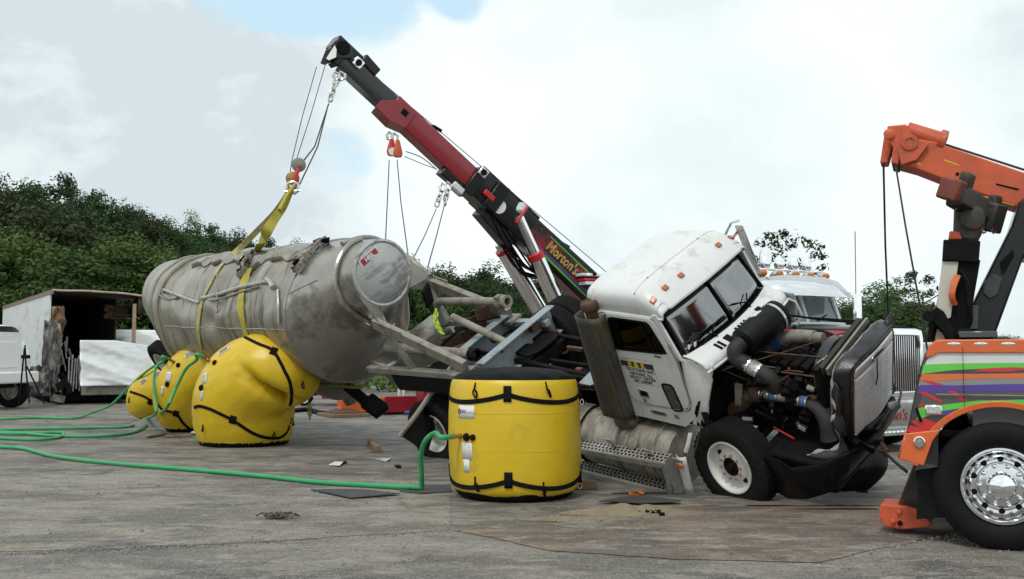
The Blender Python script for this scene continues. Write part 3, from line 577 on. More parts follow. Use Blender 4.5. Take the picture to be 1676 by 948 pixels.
# coupler frame: side rails, cross channels, pipes
for s in (-1, 1):
    MB().beam((1.0, s * .70, -.66), (3.9, s * .70, -.66), .10, .10).build('side_rail', steel_dirty if s < 0 else bluegrey, tank, bevel=.01)
    MB().beam((1.6, s * .70, -.88), (3.9, s * .70, -.84), .05, .26).build('rail_web', black_grimy if s < 0 else rusty, tank)
def channel(x, y0, y1, z, h=.34, dpt=.16, mat=bluegrey):
    m = MB().beam((x, y0, z), (x, y1, z), .03, h, (0, 0, 1)); m.beam((x + dpt / 2, y0, z + h / 2 - .012), (x + dpt / 2, y1, z + h / 2 - .012), dpt, .024); m.beam((x + dpt / 2, y0, z - h / 2 + .012), (x + dpt / 2, y1, z - h / 2 + .012), dpt, .024)
    c = m.build('cross_channel', mat, tank, bevel=.006)
    for k in range(5): MB().cyl((x + .014, y0 + (y1 - y0) * (.1 + .2 * k), z + .1 * (1 if k % 2 else -1)), (x + .035, y0 + (y1 - y0) * (.1 + .2 * k), z + .1 * (1 if k % 2 else -1)), .018, 6).build('bolt', rusty, c)
channel(3.0, -.55, .66, -.66); channel(3.72, -.60, .95, -.72, .42)
MB().box((3.79, .52, -.60), (.10, .16, .14)).build('valve_block', rusty, tank, bevel=.02)
MB().cyl((2.77, 0, -.12), (3.70, .02, -.56), .055, 14).build('brace_tube', steel_dirty, tank)
MB().tube(smoothpath([(1.6, .55, -.60), (1.62, .55, -.34), (1.72, .55, -.20), (2.0, .54, -.17), (3.3, .5, -.17)], 5), .062, 12).build('discharge_pipe', steel_dirty, tank)
m = MB(); m.lathe([(.07, 0), (.11, .02), (.11, .09), (.085, .10), (.085, .17), (.10, .18), (.10, .22), (.06, .22), (.06, .1)], (3.28, .5, -.17), (1, 0, 0), 14, cap=False)
for k in range(3): m.box((3.36, .5 + .11 * math.cos(k * 2.1), -.17 + .11 * math.sin(k * 2.1)), (.07, .05, .05))
m.build('pipe_coupling', steel_dirty, tank)
MB().cyl((1.3, -.40, -.44), (3.42, -.40, -.50), .075, 16).build('product_pipe', steel_dirty, tank)
MB().lathe([(.075, 0), (.095, .0), (.095, .05), (.085, .05), (.085, .08), (.095, .08), (.095, .14), (.07, .14), (.066, .02), (0, .02)], (3.40, -.40, -.50), (1, 0, -.03), 18, cap=False).build('pipe_coupling', black_grimy, tank)
MB().tube(smoothpath([(2.2, -.1, -.62), (2.5, .2, -.48), (2.9, .35, -.5), (3.3, .1, -.62), (3.6, .3, -.5)], 6), .022, 6).build('air_hose', black_dull, tank)
MB().tube(smoothpath([(1.9, .2, -.75), (2.3, .35, -.55), (2.7, .3, -.42), (3.1, .55, -.46)], 6), .018, 6).build('air_hose', black_dull, tank)
for x, y, z, l in ((2.2, .3, -.72, .55), (2.55, .1, -.78, .6), (1.9, -.05, -.8, .5), (2.5, .55, -.55, .5), (2.75, .62, -.42, .4)):
    MB().box((x, y, z), (l, .05, .22), Euler((.2 * l, .35 * l, .5 * x))).build('torn_bracket', rusty if x > 2 else steel_dirty, tank)
MB().box((2.75, 0, -.96), (1.9, 1.3, .05)).build('coupler_plate', black_grimy, tank)
MB().box((1.85, .35, .05), (.04, .22, .34), Euler((.2, .3, .4))).build('hanging_plate', black_dull, tank)
# lower bolster body in front of the hopper, brown-stained
m = MB(); a = [V((1.0, -.66, -.55)), V((1.5, -.66, -.62)), V((1.55, -.62, -1.0)), V((1.1, -.5, -1.1))]; b = [p + V((0, 1.45, 0)) for p in a]
m.add(a + b, [(3, 2, 1, 0), (4, 5, 6, 7), (0, 1, 5, 4), (1, 2, 6, 5), (2, 3, 7, 6), (3, 0, 4, 7)]); m.build('bolster_box', alu_front, tank, bevel=.04)
# lettered name plate on the front head
po = hc + V((.062, -.10, .34)); R0 = V((0, 1, .12)).normalized(); U0 = V((0, -.12, 1)).normalized()
pl = MB().prism([(-.17, -.052), (.17, -.052), (.17, .052), (-.17, .052)], po, R0, U0, .008).build('name_plate', ink_red, tank)
text('plate_lettering', 'HEIL', .095, po + V((.0095, 0, 0)), R0, U0, white_label, tank, .001, bold=.004)
MB().prism([(-.2, -.06), (.2, -.06), (.2, .06), (-.2, .06)], po - V((.006, 0, 0)), R0, U0, .006).build('plate_backing', white_label, tank)
# torn walkway remains across the top
rr = random.Random(8)
for xb, a0, a1 in ((.12, -.15, .52), (-2.30, -.05, .42)):
    m = MB(); pr = None
    for k in range(9):
        a = a0 + (a1 - a0) * k / 8; p = tank_p(xb + rr.uniform(-.05, .05), a, .05 + rr.uniform(0, .05))
        if pr is not None: m.beam(pr, p, .05 + rr.random() * .04, .07 + rr.random() * .05, (0, rr.uniform(-.4, .4), 1))
        pr = p
    m.build('torn_walkway', steel_dirty, tank)
    for k in range(8):
        a = a0 + (a1 - a0) * (k + .5) / 8; p = tank_p(xb, a, .07); q = p + V((rr.uniform(-.12, .12), rr.uniform(-.06, .06), rr.uniform(.02, .10)))
        MB().beam(p - V((.06, 0, .05)), q, .09 + rr.random() * .06, .02, (rr.uniform(-1, 1), rr.uniform(-1, 1), 1)).build('bent_bracket', black_grimy if k % 3 == 0 else (rusty if k % 3 == 1 else steel_dirty), tank)
for x0, x1, a in ((-2.2, -.1, .12), (-4.8, -2.6, .05)):
    m = MB(); rings = []
    for k in range(22):
        x = x0 + (x1 - x0) * k / 21; c0 = a + .03 * math.sin(k * 1.3); rings.append([tank_p(x, c0 - .1, .02), tank_p(x, c0 - .07, .06 + .02 * math.sin(k)), tank_p(x, c0 + .08, .05 + .03 * math.sin(k * .7)), tank_p(x, c0 + .11, .01)])
    m.loft(rings, closed=False, cap=False); m.build('crushed_walkway', alu, tank, solid=.008)
# air line along the near side, placed on the barrel surface
bv = bvh_of(barrel, TM)
def on_tank(px, py, off): 
    h, n = hit(bv, px, py, off); return h, n
def line_on(name, pp, r, mat, off=.03):
    pts = [TL(on_tank(x, y, off)[0]) for x, y in pp if on_tank(x, y, off)[0] is not None]
    return MB().tube(smoothpath(pts, 5), r, 8).build(name, mat, tank)
line_on('air_pipe', [(258, 478), (270, 475), (292, 484), (325, 495), (332, 490)], .030, alu_bright)
line_on('air_pipe', [(333, 489), (360, 482), (400, 471), (440, 463)], .036, alu_bright)
line_on('air_pipe', [(262, 483), (275, 490), (292, 489)], .018, steel_dirty)
line_on('air_pipe', [(345, 493), (370, 488), (400, 478), (425, 470)], .018, steel_dirty)
line_on('pipe_elbow', [(440, 460), (446, 466), (450, 473)], .045, alu_bright, .05)
line_on('stand_pipe', [(457, 476), (458, 500), (459, 528)], .022, alu_bright, .03)
line_on('stand_pipe', [(357, 450), (357, 480), (356, 512)], .020, steel_dirty, .02)
for x, y in ((270, 478), (292, 487), (312, 492), (366, 480), (393, 474), (420, 468)):
    h, n = on_tank(x, y, 0)
    if h is not None: MB().cyl(TL(h), TL(h + n * .06), .03, 6).build('pipe_clip', steel_dirty, tank)
# landing leg hanging below, rear tyres behind the bags
P = lambda px, py, Y: TL(at(px, py, Y))
MB().beam(P(556, 622, 18.2), P(612, 668, 17.6), .16, .16).build('landing_leg', black_grimy, tank, bevel=.015)
MB().beam(P(600, 655, 17.6), P(626, 674, 17.4), .30, .16).build('leg_shoe', black_grimy, tank, bevel=.02)
MB().beam(P(575, 628, 18.0), P(590, 660, 17.8), .05, .05).build('leg_brace', steel_dirty, tank)
MB().tube([P(515, 627, 17.5), P(545, 631, 17.4), P(580, 634, 17.2), P(596, 632, 17.1)], .03, 6).build('hanging_weeds', pm('dry_weed', (.16, .17, .04), .9, 0, .5, 20), tank)
for px, py, Y in ((275, 592, 21.6), (300, 604, 21.2)):
    wheel(tank, Matrix.Translation(P(px, py, Y)) @ Euler((.1, 0, 0)).to_matrix().to_4x4(), rubber, 'deep')
MB().box((-5.6, .1, -1.5), (2.0, 1.9, .25)).build('rear_frame', black_grimy, tank, bevel=.02)
P0 = P
# ------------------------------------------------------------------ slings, block and shackles
sling = empty('lifting_sling', 'pair of yellow web lifting slings wrapped round the tanker barrel', 'sling', at(478, 330, 17.3))
SLo = loc_of(sling)
blk = at(489, 268, 17.6); shk = at(480, 302, 17.45)
def sling_leg(air, surf, wd):
    pts, nr = [], []
    for x, y, Y in air: p = at(x, y, Y); pts.append(p); nr.append((CAMP - p).normalized())
    for x, y in surf:
        h, n = on_tank(x, y, .012)
        if h is not None: pts.append(h); nr.append(n)
    sp = smoothpath(pts, 5); sn = smoothpath(nr, 5); sn = [n.normalized() for n in sn]
    ww = [wd[0] + (wd[1] - wd[0]) * min(1, i / 12) for i in range(len(sp))]
    return [SLo(p) for p in sp], sn, ww
for air, surf, wd in (([(476, 312, 17.4), (464, 338, 17.35), (447, 362, 17.3), (434, 385, 17.3)], [(422, 412), (412, 436), (402, 458), (397, 480), (395, 500), (398, 522), (403, 545), (408, 562)], (.10, .18)),
                      ([(474, 312, 17.4), (452, 345, 17.8), (425, 374, 18.4), (395, 404, 18.9)], [(366, 432), (355, 448), (345, 466), (335, 485), (329, 505), (325, 530), (326, 552), (330, 572)], (.09, .11))):
    a, b, c = sling_leg(air, surf, wd); r_ = ribbon(a, b, c, .012); r_.build('sling_leg', strap_yellow if wd[1] > .15 else pm('strap_yellow_soiled', (.42, .37, .14), .8, 0, .25, 9, dirt=((.2, .19, .15), .5, 5, (1, 1, 1))), sling, smooth=50)
# sleeve label printing on the wide sling
for x, y, tx in ((448, 366, 'LIFT PRODUCTS'), (397, 492, 'LIFT PRODUCTS')):
    pass
MB().tube([SLo(at(484, 300, 17.4)), SLo(at(470, 320, 17.35)), SLo(at(458, 344, 17.3))], [.07, .10, .105], 12, flat=.45).build('sling_eye', strap_yellow, sling)
MB().tube(smoothpath([SLo(at(x, y, 17.36)) for x, y in ((468, 312), (471, 302), (480, 298), (488, 303), (487, 312), (480, 318))], 4), .028, 8, loop=False).build('shackle', chrome_worn, sling)
MB().cyl(SLo(at(466, 314, 17.36)), SLo(at(491, 312, 17.36)), .022, 8).build('shackle_pin', chrome_worn, sling)
# ================================================================== yellow lifting airbags
def drum_bag():
    c = V((.03, 11.38, 0)); o = empty('airbag', 'upright yellow drum airbag with black top standing beside the cab', 'airbag', c)
    prof = [(.60, .055), (.655, .06), (.700, .10), (.725, .18), (.740, .35), (.752, .6), (.752, .85), (.742, 1.05), (.728, 1.2), (.715, 1.27), (.69, 1.315)]
    def pos(t, z, off=0.):
        for (r0, z0), (r1, z1) in zip(prof[1:], prof[2:]):
            if z <= z1: break
        k = max(0, min(1, (z - z0) / (z1 - z0))); k = k; r = r0 + (r1 - r0) * k
        r += .008 * noise.noise(V((math.cos(t) * 2, math.sin(t) * 2, z * 1.7))) + .0012 * math.sin(z * 2 * math.pi / .22) + .004 * noise.noise(V((math.cos(t) * 9, math.sin(t) * 9, z * 3))) * (abs(z - .7) / .7) ** 2
        return V((math.cos(t) * (r + off) - .012 * (z - .7), math.sin(t) * (r + off), z))
    zs = [.06, .075, .10, .14, .18, .24] + [.3 + .07 * k for k in range(13)] + [1.2, 1.24, 1.27, 1.295, 1.315]
    MB().loft([[pos(2 * math.pi * k / 96, z) for k in range(96)] for z in zs]).build('body', yellow_vinyl, o, smooth=60)
    def top(t, r): q = pos(t, 1.31); h = 1.31 + .13 * max(0, 1 - r ** 3) ** .6 + .018 * noise.noise(V((math.cos(t) * 4 * r, math.sin(t) * 4 * r, 5))) * (1 if r < .99 else 0); return V((q.x * r, q.y * r, h))
    MB().loft([[top(2 * math.pi * k / 72, r) for k in range(72)] for r in (1.004, .995, .98, .94, .88, .8, .6, .3, .05)]).build('top_panel', black_vinyl, o, smooth=60)
    MB().loft([[V((math.cos(a) * r * (1 + .012 * noise.noise(V((math.cos(a) * 3, math.sin(a) * 3, 1)))), math.sin(a) * r, z)) for a in [2 * math.pi * k / 72 for k in range(72)]] for r, z in ((.50, .002), (.585, .004), (.645, .03), (.672, .072), (.69, .094), (.66, .1))]).build('bottom_panel', black_vinyl, o, smooth=60)
    for zz in (.55, .95): MB().tube([pos(2 * math.pi * k / 90, zz + .004 * math.sin(k * .4), .0002) for k in range(90)], .002, 4, loop=True).build('weld_line', pm('yellow_seam', (.50, .33, .01), .5), o)
    # front direction is -Y: patch slightly left of centre
    t0 = -math.pi / 2 - .10
    for zb, sag, flip in ((1.165, .085, 1), (.255, -.0, 1)):
        pts, nr = [], []
        for k in range(145):
            t = t0 + 2 * math.pi * k / 144; ph = (k / 144 * 4) % 1; z = zb - (.095 if zb > .6 else .105) * math.sin(math.pi * ph) ** .75
            p = pos(t, z, .004); pts.append(p); nr.append(V((math.cos(t), math.sin(t), 0)))
        ribbon(pts, nr, .05, .005).build('strap', strap_black, o)
        for q in range(4):
            t = t0 + math.pi / 2 * q; P_ = []
            m = MB(); rows = []
            for i in range(5):
                z = zb - .085 + .17 * i / 4; rows.append([pos(t - .058 + .116 * j / 4, z, .012) for j in range(5)])
            m.grid(lambda u, v: rows[int(round(u * 4))][int(round(v * 4))], 4, 4); m.build('strap_patch', strap_black, o, solid=.008)
    for t, z in ((-math.pi / 2 - .62, 1.19), (-math.pi / 2 + .50, 1.20), (-math.pi / 2 - .62, .19), (-math.pi / 2 + .42, .14), (-.12, 1.14), (-.1, .18)):
        p0 = pos(t, z + .09, .004); p1 = pos(t, z - .02, .03); p2 = pos(t + .05, z - .07, .02); p3 = pos(t + .04, z - .01, .006)
        MB().tube(smoothpath([p0, pos(t, z + .03, .012), p1, p2, p3, pos(t, z + .02, .01)], 4), .010, 6).build('lifting_loop', strap_black, o)
    for t, z in ((-.12, 1.05), (-.1, .11)):
        q = pos(t, z, .03); MB().tube([q + V((math.cos(a) * .02, 0, math.sin(a) * .03)) for a in [k * .63 for k in range(10)]], .006, 5, loop=True).build('steel_ring', chrome_worn, o)
    def label(name, t, z, w_, h_, mat=white_label):
        n = 6; rows = [[pos(t - w_ / .75 / 2 + w_ / .75 * j / n, z - h_ / 2 + h_ * i / 2, .004) for j in range(n + 1)] for i in range(3)]
        lo = MB().grid(lambda u, v: rows[int(round(u * 2))][int(round(v * n))], 2, n).build(name, mat, o, solid=.002); return lo
    def ltxt(body, size, t, z, mat):
        p = pos(t, z, .012); text('printing', body, size, p, V((-math.sin(t), math.cos(t), 0)), (0, 0, 1), mat, o, .0006)
    tl = -math.pi / 2 - .66
    tl = -math.pi / 2 - .78
    label('maker_label', tl, .965, .25, .14); ltxt('NFC', .055, tl - .045, .965, ink); ltxt('International', .032, tl + .085, .962, ink_grey)
    q = pos(tl - .135, .965, .0075); MB().tube([q + (V((-math.sin(tl), math.cos(tl), 0)) * math.cos(a) * .018 + V((0, 0, 1)) * math.sin(a) * .028) for a in [k * .524 for k in range(12)]], .006, 5, loop=True).build('printing', ink_red, o)
    tv = tl + .02
    label('instruction_label', tv, .545, .15, .18); label('instruction_label', tv - .02, .385, .095, .14)
    for k in range(7):
        for s in (-1, 1): label('printed_line', tv + s * .045, .61 - .022 * k, .05, .006, ink_grey)
    for k in range(6): label('printed_line', tv - .02, .435 - .02 * k, .065, .005, ink_grey)
    for t, mat, r in ((tv - .0, black_dull, .035), (tv + .12, black_dull, .028)):
        p = pos(t, .695, .0); d = V((math.cos(t), math.sin(t), 0)); MB().lathe([(r * 1.25, 0), (r * 1.25, .012), (r, .02), (r, .03), (r * .6, .034), (0, .03)], p, d, 16, cap=False).build('valve', mat, o)
    t = tv - .13; p = pos(t, .70, 0); d = V((math.cos(t), math.sin(t), 0)); MB().lathe([(.03, 0), (.03, .03), (.022, .035), (.022, .08), (.03, .085), (.03, .13), (.02, .135), (0, .135)], p, d, 8, cap=False).build('hose_fitting', pm('brass', (.42, .20, .09), .35, .8, .15, 20), o)
    return c + p + d * .12, d
DRUM_INLET, DRUM_DIR = drum_bag()
brass = MATS['brass']
def soft_bag(label, Y, blobs, straps, patches, labels, valves, loops, basepx, creases=(), sm=14):
    """airbag bulging under load; blobs are (px, py, half width px, half height px, depth m, dY)"""
    k = Y / FPX; base = gnd(basepx[0], basepx[1]); base = V((at(basepx[0], basepx[1], Y).x, Y, 0)); o = empty('airbag', label, 'airbag', base); m = MB()
    sp = smoothpath([V((x, y, r)) for x, y, r, d in blobs], 6); sd_ = smoothpath([V((d, 0, 0)) for x, y, r, d in blobs], 6)
    for q, dq in zip(sp, sd_):
        c = at(q.x, q.y, Y + dq.x) - base; m.ball(c, q.z * (Y + dq.x) / FPX, (1, 1.02, 1), 26)
    b = m.build('body', yellow_vinyl, o)
    q = b.modifiers.new('r', 'REMESH'); q.mode = 'VOXEL'; q.voxel_size = .035; q = b.modifiers.new('s', 'SMOOTH'); q.factor = .5; q.iterations = sm
    realize(b); b.data.materials.clear(); b.data.materials.append(yellow_vinyl); b.data.materials.append(black_vinyl)
    bv0 = bvh_of(b, Matrix.Translation(base)); crs = []
    for cr in creases:
        pl = [hit(bv0, x, y) for x, y in ((p.x, p.y) for p in smoothpath([V((x, y, 0)) for x, y in cr[2]], 6))]; crs.append((cr[0], cr[1], [(p - base, n) for p, n in pl if p is not None]))
    for v in b.data.vertices:      # creases and a flat foot
        p = v.co.copy(); f = noise.noise(p * 3.1) * .010 + noise.noise(p * 8) * .004; dd_ = V()
        for dep, wd, pl in crs:
            if not pl: continue
            j = min(range(len(pl)), key=lambda k: (pl[k][0] - p).length_squared); k_ = dep * (1 - .9 * (j / len(pl)) ** 1.3); dd_ -= pl[j][1] * (k_ * math.exp(-((pl[j][0] - p).length / wd) ** 1.25))
        v.co = p + v.normal * f + dd_
        if v.co.z < .006: v.co.z = .006 + .0
    b.data.shade_smooth(); W = Matrix.Translation(base); bv_ = bvh_of(b, W)
    for f in b.data.polygons:
        if f.center.z < .075 and f.normal.z < .15: f.material_index = 1
    L = lambda p: p - base
    def conform(pp, dens=6):
        pts = []; sp = smoothpath([V((x, y, 0)) for x, y in pp], dens); nr = []
        for s_ in sp:
            h, n = hit(bv_, s_.x, s_.y, .006)
            if h is not None and (not pts or (h - pts[-1]).length < .45): pts.append(L(h)) if False else (pts.append(h), nr.append(n))
        return [L(p) for p in pts], nr
    for pp in straps:
        a, n = conform(pp)
        if len(a) > 3: ribbon(a, n, .055, .006).build('strap', strap_black, o)
    def patch(name, x, y, w_, h_, ang, mat):
        h, n = hit(bv_, x, y, .010)
        if h is None: return
        ux = V((math.cos(RAD(ang)), 0, math.sin(RAD(ang)))); ux = (ux - n * ux.dot(n)).normalized(); uy = n.cross(ux); rows = []
        for i in range(4):
            row = []
            for j in range(4):
                q = h + ux * (w_ * (j / 3 - .5)) + uy * (h_ * (i / 3 - .5)); hh, nn, _, _ = bv_.ray_cast(q + n * .3, -n); row.append(L((hh if hh is not None else q) + n * .009))
            rows.append(row)
        return MB().grid(lambda u, v: rows[int(round(u * 3))][int(round(v * 3))], 3, 3).build(name, mat, o, solid=.004)
    for x, y, ang in patches: patch('strap_patch', x, y, .11, .15, ang, strap_black)
    for x, y, w_, h_, ang in labels:
        patch('white_label', x, y, w_, h_, ang, white_label)
    for x, y, w_, h_, ang in labels[:3]:
        h, n = hit(bv_, x, y, .016)
        if h is None: continue
        ux = V((math.cos(RAD(ang)), 0, math.sin(RAD(ang)))); ux = (ux - n * ux.dot(n)).normalized(); uy = n.cross(ux)
        for q in range(4): MB().beam(L(h + uy * (h_ * (.3 - .2 * q)) - ux * w_ * .36), L(h + uy * (h_ * (.3 - .2 * q)) + ux * w_ * .36), .006, .008, n).build('printed_line', ink_grey, o)
    for x, y, r in valves:
        h, n = hit(bv_, x, y, 0)
        if h is not None: MB().lathe([(r * 1.2, 0), (r * 1.2, .015), (r, .03), (r * .7, .04), (0, .036)], L(h), n, 14, cap=False).build('valve', black_dull, o)
    for x, y in loops:
        h, n = hit(bv_, x, y, .0)
        if h is not None: h = L(h); MB().tube(smoothpath([h + V((0, 0, .08)), h + n * .03 + V((.01, 0, .02)), h + n * .04 + V((.02, 0, -.06)), h + n * .02 + V((-.01, 0, -.03)), h + V((0, 0, .02))], 4), .011, 6).build('lifting_loop', strap_black, o)
    return bv_, o
BV1, B1 = soft_bag('largest yellow airbag, folded over on itself, pressing the tanker barrel', 17.75,
    [(418, 692, 62, -.05), (397, 690, 74, -.05), (400, 674, 81, -.1), (398, 652, 79, -.22), (408, 630, 75, -.40), (428, 614, 69, -.58), (450, 610, 64, -.64), (470, 614, 53, -.62), (482, 618, 43, -.6)],
    [[(318, 667), (328, 665), (345, 670), (362, 678), (378, 686), (395, 697), (412, 708), (430, 715), (445, 717), (458, 716), (468, 709), (474, 697)], [(397, 550), (410, 557), (425, 564), (440, 570), (449, 577), (458, 592), (466, 608), (473, 622), (477, 640), (477, 655), (474, 664)]],
    [(381, 687, -20), (448, 575, -15)], [(367, 574, .22, .12, 25), (335, 620, .14, .18, 0), (330, 647, .08, .17, 0)], [(352, 594, .04), (330, 635, .045)], [(333, 700), (447, 711), (494, 629), (476, 690)], (398, 724), creases=((.46, .085, [(478, 664), (468, 660), (452, 652), (436, 642), (420, 630), (406, 614), (396, 600)]), (.035, .06, [(430, 638), (412, 628), (394, 620), (384, 616)]), (.03, .05, [(474, 690), (460, 686), (448, 684)])))
BV2, B2 = soft_bag('middle yellow airbag leaning behind the largest one, two hoses attached', 20.6,
    [(305, 672, 44, 0), (303, 655, 50, -.1), (308, 635, 51, -.25), (322, 615, 49, -.4), (342, 598, 42, -.5), (360, 590, 34, -.5)],
    [[(258, 661), (266, 670), (280, 674), (290, 678), (298, 690), (308, 700), (318, 706)], [(328, 567), (342, 565), (355, 565), (368, 567)]],
    [(288, 677, -30)], [(310, 580, .22, .11, 28), (276, 617, .14, .2, -8), (266, 640, .07, .19, -8)], [(292, 598, .04), (274, 629, .045)], [(344, 556)], (300, 706))
BV3, B3 = soft_bag('rearmost yellow airbag, smallest in view, at the tail of the tanker', 23.6,
    [(232, 660, 24, .1), (245, 652, 36, 0), (258, 640, 40, -.1), (272, 624, 34, -.2)],
    [[(213, 641), (225, 645), (238, 650), (247, 657), (256, 668), (262, 680)]], [(246, 658, -35)], [(235, 624, .18, .10, 35), (257, 612, .2, .10, 25)], [], [(212, 655)], (245, 684))
# ------------------------------------------------------------------ green air hoses
def hose(label, pts, r=.029):
    p0 = pts[0]; o = MB().tube([p for p in smoothpath(pts, 10)], r, 10).build('air_hose', hose_green); tag(o, label, 'hose', 'green air hoses'); return o
HZ = .036
def gh(px, py, z=HZ): p = gnd(px, py); return V((p.x, p.y, z))
h1, n1 = hit(BV1, 343, 591, .05); h2, n2 = hit(BV2, 285, 593, .05); h3, n3 = hit(BV3, 276, 605, .04)
def fit(bag, h, n, base=None):
    lo = h - V(bag.location); MB().lathe([(.035, -.06), (.035, 0), (.026, .01), (.026, .05), (.034, .055), (.034, .09), (0, .09)], lo, n, 8, cap=False).build('hose_fitting', brass, bag)
fit(B1, h1, n1); fit(B2, h2, n2)
if h3 is not None: fit(B3, h3, n3)
up = V((0, 0, 1))
e1 = h1 + n1 * .08; e2 = h2 + n2 * .08; e3 = (h3 + n3 * .06) if h3 is not None else at(276, 600, 23)
hose('green hose looping from the largest airbag down to the ground', [e1, e1 + V((-.12, -.02, .04)), at(322, 589, 17.6), at(305, 603, 17.9), at(288, 635, 18.0), at(272, 668, 17.9), gh(252, 692, .12), gh(225, 708), gh(180, 716), gh(100, 717), gh(20, 711), gh(-80, 706)])
hose('green hose from the middle airbag falling straight beside its valve', [e2, e2 + V((-.12, -.05, .05)), at(268, 590, 20.1), at(255, 602, 20.0), at(252, 630, 19.9), at(256, 660, 19.8), at(254, 678, 19.6), gh(235, 694, .1), gh(210, 701), gh(150, 703), gh(60, 705), gh(-60, 708)])
hose('green hose arching from the rearmost airbag towards the box trailer', [e3, at(272, 594, 23.2), at(258, 596, 23.0), at(235, 612, 23.0), at(205, 640, 23.5), at(180, 664, 24.0), gh(150, 682, .1), gh(120, 687), gh(60, 686), gh(0, 689), gh(-90, 690)])
hose('short green hose loop lying at the left edge of the lot', [gh(-60, 716), gh(30, 722), gh(75, 722), gh(98, 718), gh(104, 712), gh(92, 711), gh(40, 713), gh(-60, 712, .04)])
di = DRUM_INLET
hose('long green hose snaking across the near concrete to the drum airbag', [gh(-120, 728), gh(0, 735), gh(40, 738), gh(90, 751), gh(180, 762), gh(300, 772), gh(420, 783), gh(520, 794), gh(600, 799), gh(650, 802), gh(683, 804, .045), at(690, 800, 11.72) + V((0, 0, .0)), at(690, 775, 11.62), at(689, 745, 11.5), at(696, 722, 11.35), at(712, 709, 11.2), di + DRUM_DIR * .14, di])
# ================================================================== wrecked white tractor unit, rolled onto its right side wheels
XR = (.54746, .13308, -.84211); XT = (2.09416, 12.98192, .79617); XS = .87
trac = empty('semi_tractor', 'wrecked white semi tractor with its hood torn off, leaning towards the camera', 'truck', XT, XR, XS)
XL = loc_of(trac); XW = lambda px, py, Y: XL(at(px, py, Y)); XG = lambda px, py, z=0.: XL(gnd(px, py, z))
def se(v, p): return math.copysign(abs(v) ** p, v)
# ---- roof: boxy dome whose front rolls down into the visor
def roof_p(u, v):
    th = -math.pi / 2 + math.pi * v; t = u
    if t < .62: x = .0 + t / .62 * .92; zt = 2.68 + .04 * math.sin(min(1, t / .5) * math.pi / 2)
    else: k = (t - .62) / .38; x = .92 + .42 * k; zt = 2.72 - .27 * k ** 1.6
    zb = 2.37 + (.0 if t < .62 else .0); fw = .93 - (.05 * (1 - min(1, t / .12)) ** 2)
    y = fw * se(math.sin(th), .34); z = zb + (zt - zb) * se(math.cos(th), .36) if math.cos(th) > 1e-6 else zb
    if t < .10: z = zb + (z - zb) * (.90 + .10 * math.sqrt(max(0, 1 - ((.10 - t) / .10) ** 2)))
    if t > .62: x += .05 * (1 - (y / .93) ** 2) * (t - .62) / .38; 
    if abs(y) > .8 and t > .9: x -= .03
    return V((x, y, z + .006 * noise.noise(V((x * 2, y * 2, 4)))))
MB().grid(roof_p, 40, 48).build('roof', white_paint, trac, smooth=50, solid=.02)
MB().grid(lambda u, v: (lambda p: V((.015, p.y, 2.2 + (p.z - 2.2) * u)))(roof_p(0, v)), 2, 48).build('rear_roof_panel', white_paint, trac)
seam = MB().tube([roof_p(.60, .06 + .88 * k / 40) + V((0, 0, .012)) for k in range(41)], .004, 4).build('roof_seam', pm('sealant', (.40, .38, .33), .8), trac)
for v in (.17, .42, .56, .83): MB().ball(roof_p(.60, v) + V((0, 0, .014)), .011, n=6).build('rivet', black_dull, trac)
for v in (.205, .405, .49, .575, .80):       # cab marker lights on the visor
    p = roof_p(.83, v); a = (roof_p(.90, v) - roof_p(.76, v)).normalized(); b = (roof_p(.83, v + .01) - roof_p(.83, v - .01)).normalized(); n = b.cross(a).normalized(); n = n if n.x > 0 else -n
    R = Matrix((b, a, n)).transposed(); MB().box(p + n * .022, (.085, .075, .028), R).build('marker_light', amber_dull, trac, bevel=.012)
MB().tube(smoothpath([(.05, -.88, 2.37), (.10, -.96, 2.30), (.02, -1.0, 2.22), (-.06, -.94, 2.38)], 5), [.05, .06, .05] + [.03] * 13, 6).build('torn_fairing', white_paint, trac)
MB().tube([roof_p(k / 20, .0) + V((0, -.018, .0)) for k in range(21)], .016, 5).build('drip_rail', white_paint, trac)
# ---- right side: door with window, pillars, sill, cowl side
YS = -.95
door = [(.25, 2.36), (1.12, 2.36), (1.19, 2.24), (1.36, 1.76), (1.38, 1.16), (1.30, 1.02), (.48, .98), (.30, 1.10), (.20, 1.6)]
win = roundpoly([(.37, 2.31), (1.06, 2.31), (1.24, 1.86), (.32, 1.80)], .05)
oc = (.78, 2.06); dd = roundpoly(door, .06)
do = MB().plate(resample(dd, oc, 64), resample(win, oc, 64), (0, YS + .004, 0), (1, 0, 0), (0, 0, 1), .03).build('door', white_paint, trac, smooth=30)
inset = [(oc[0] + (x - oc[0]) * 1.03, oc[1] + (z - oc[1]) * 1.03) for x, z in win]
MB().plate(resample(inset, oc, 48), resample([(oc[0] + (x - oc[0]) * .95, oc[1] + (z - oc[1]) * .93) for x, z in win], oc, 48), (0, YS - .024, 0), (1, 0, 0), (0, 0, 1), .010).build('window_seal', black_dull, do)
MB().prism(win, (0, YS - .012, 0), (1, 0, 0), (0, 0, 1), .005).build('door_glass', glass_dark, do)
MB().beam((.92, YS - .02, 2.31), (1.02, YS - .02, 1.85), .02, .03, (0, 1, 0)).build('window_post', black_dull, do)
pe = roundpoly([(.99, 1.36), (1.16, 1.37), (1.22, 1.0), (1.06, .97)], .05); pc = (1.11, 1.17)
MB().plate(resample([(pc[0] + (x - pc[0]) * 1.22, pc[1] + (z - pc[1]) * 1.12) for x, z in pe], pc, 32), resample(pe, pc, 32), (0, YS - .028, 0), (1, 0, 0), (0, 0, 1), .012).build('peep_window_seal', black_dull, do)
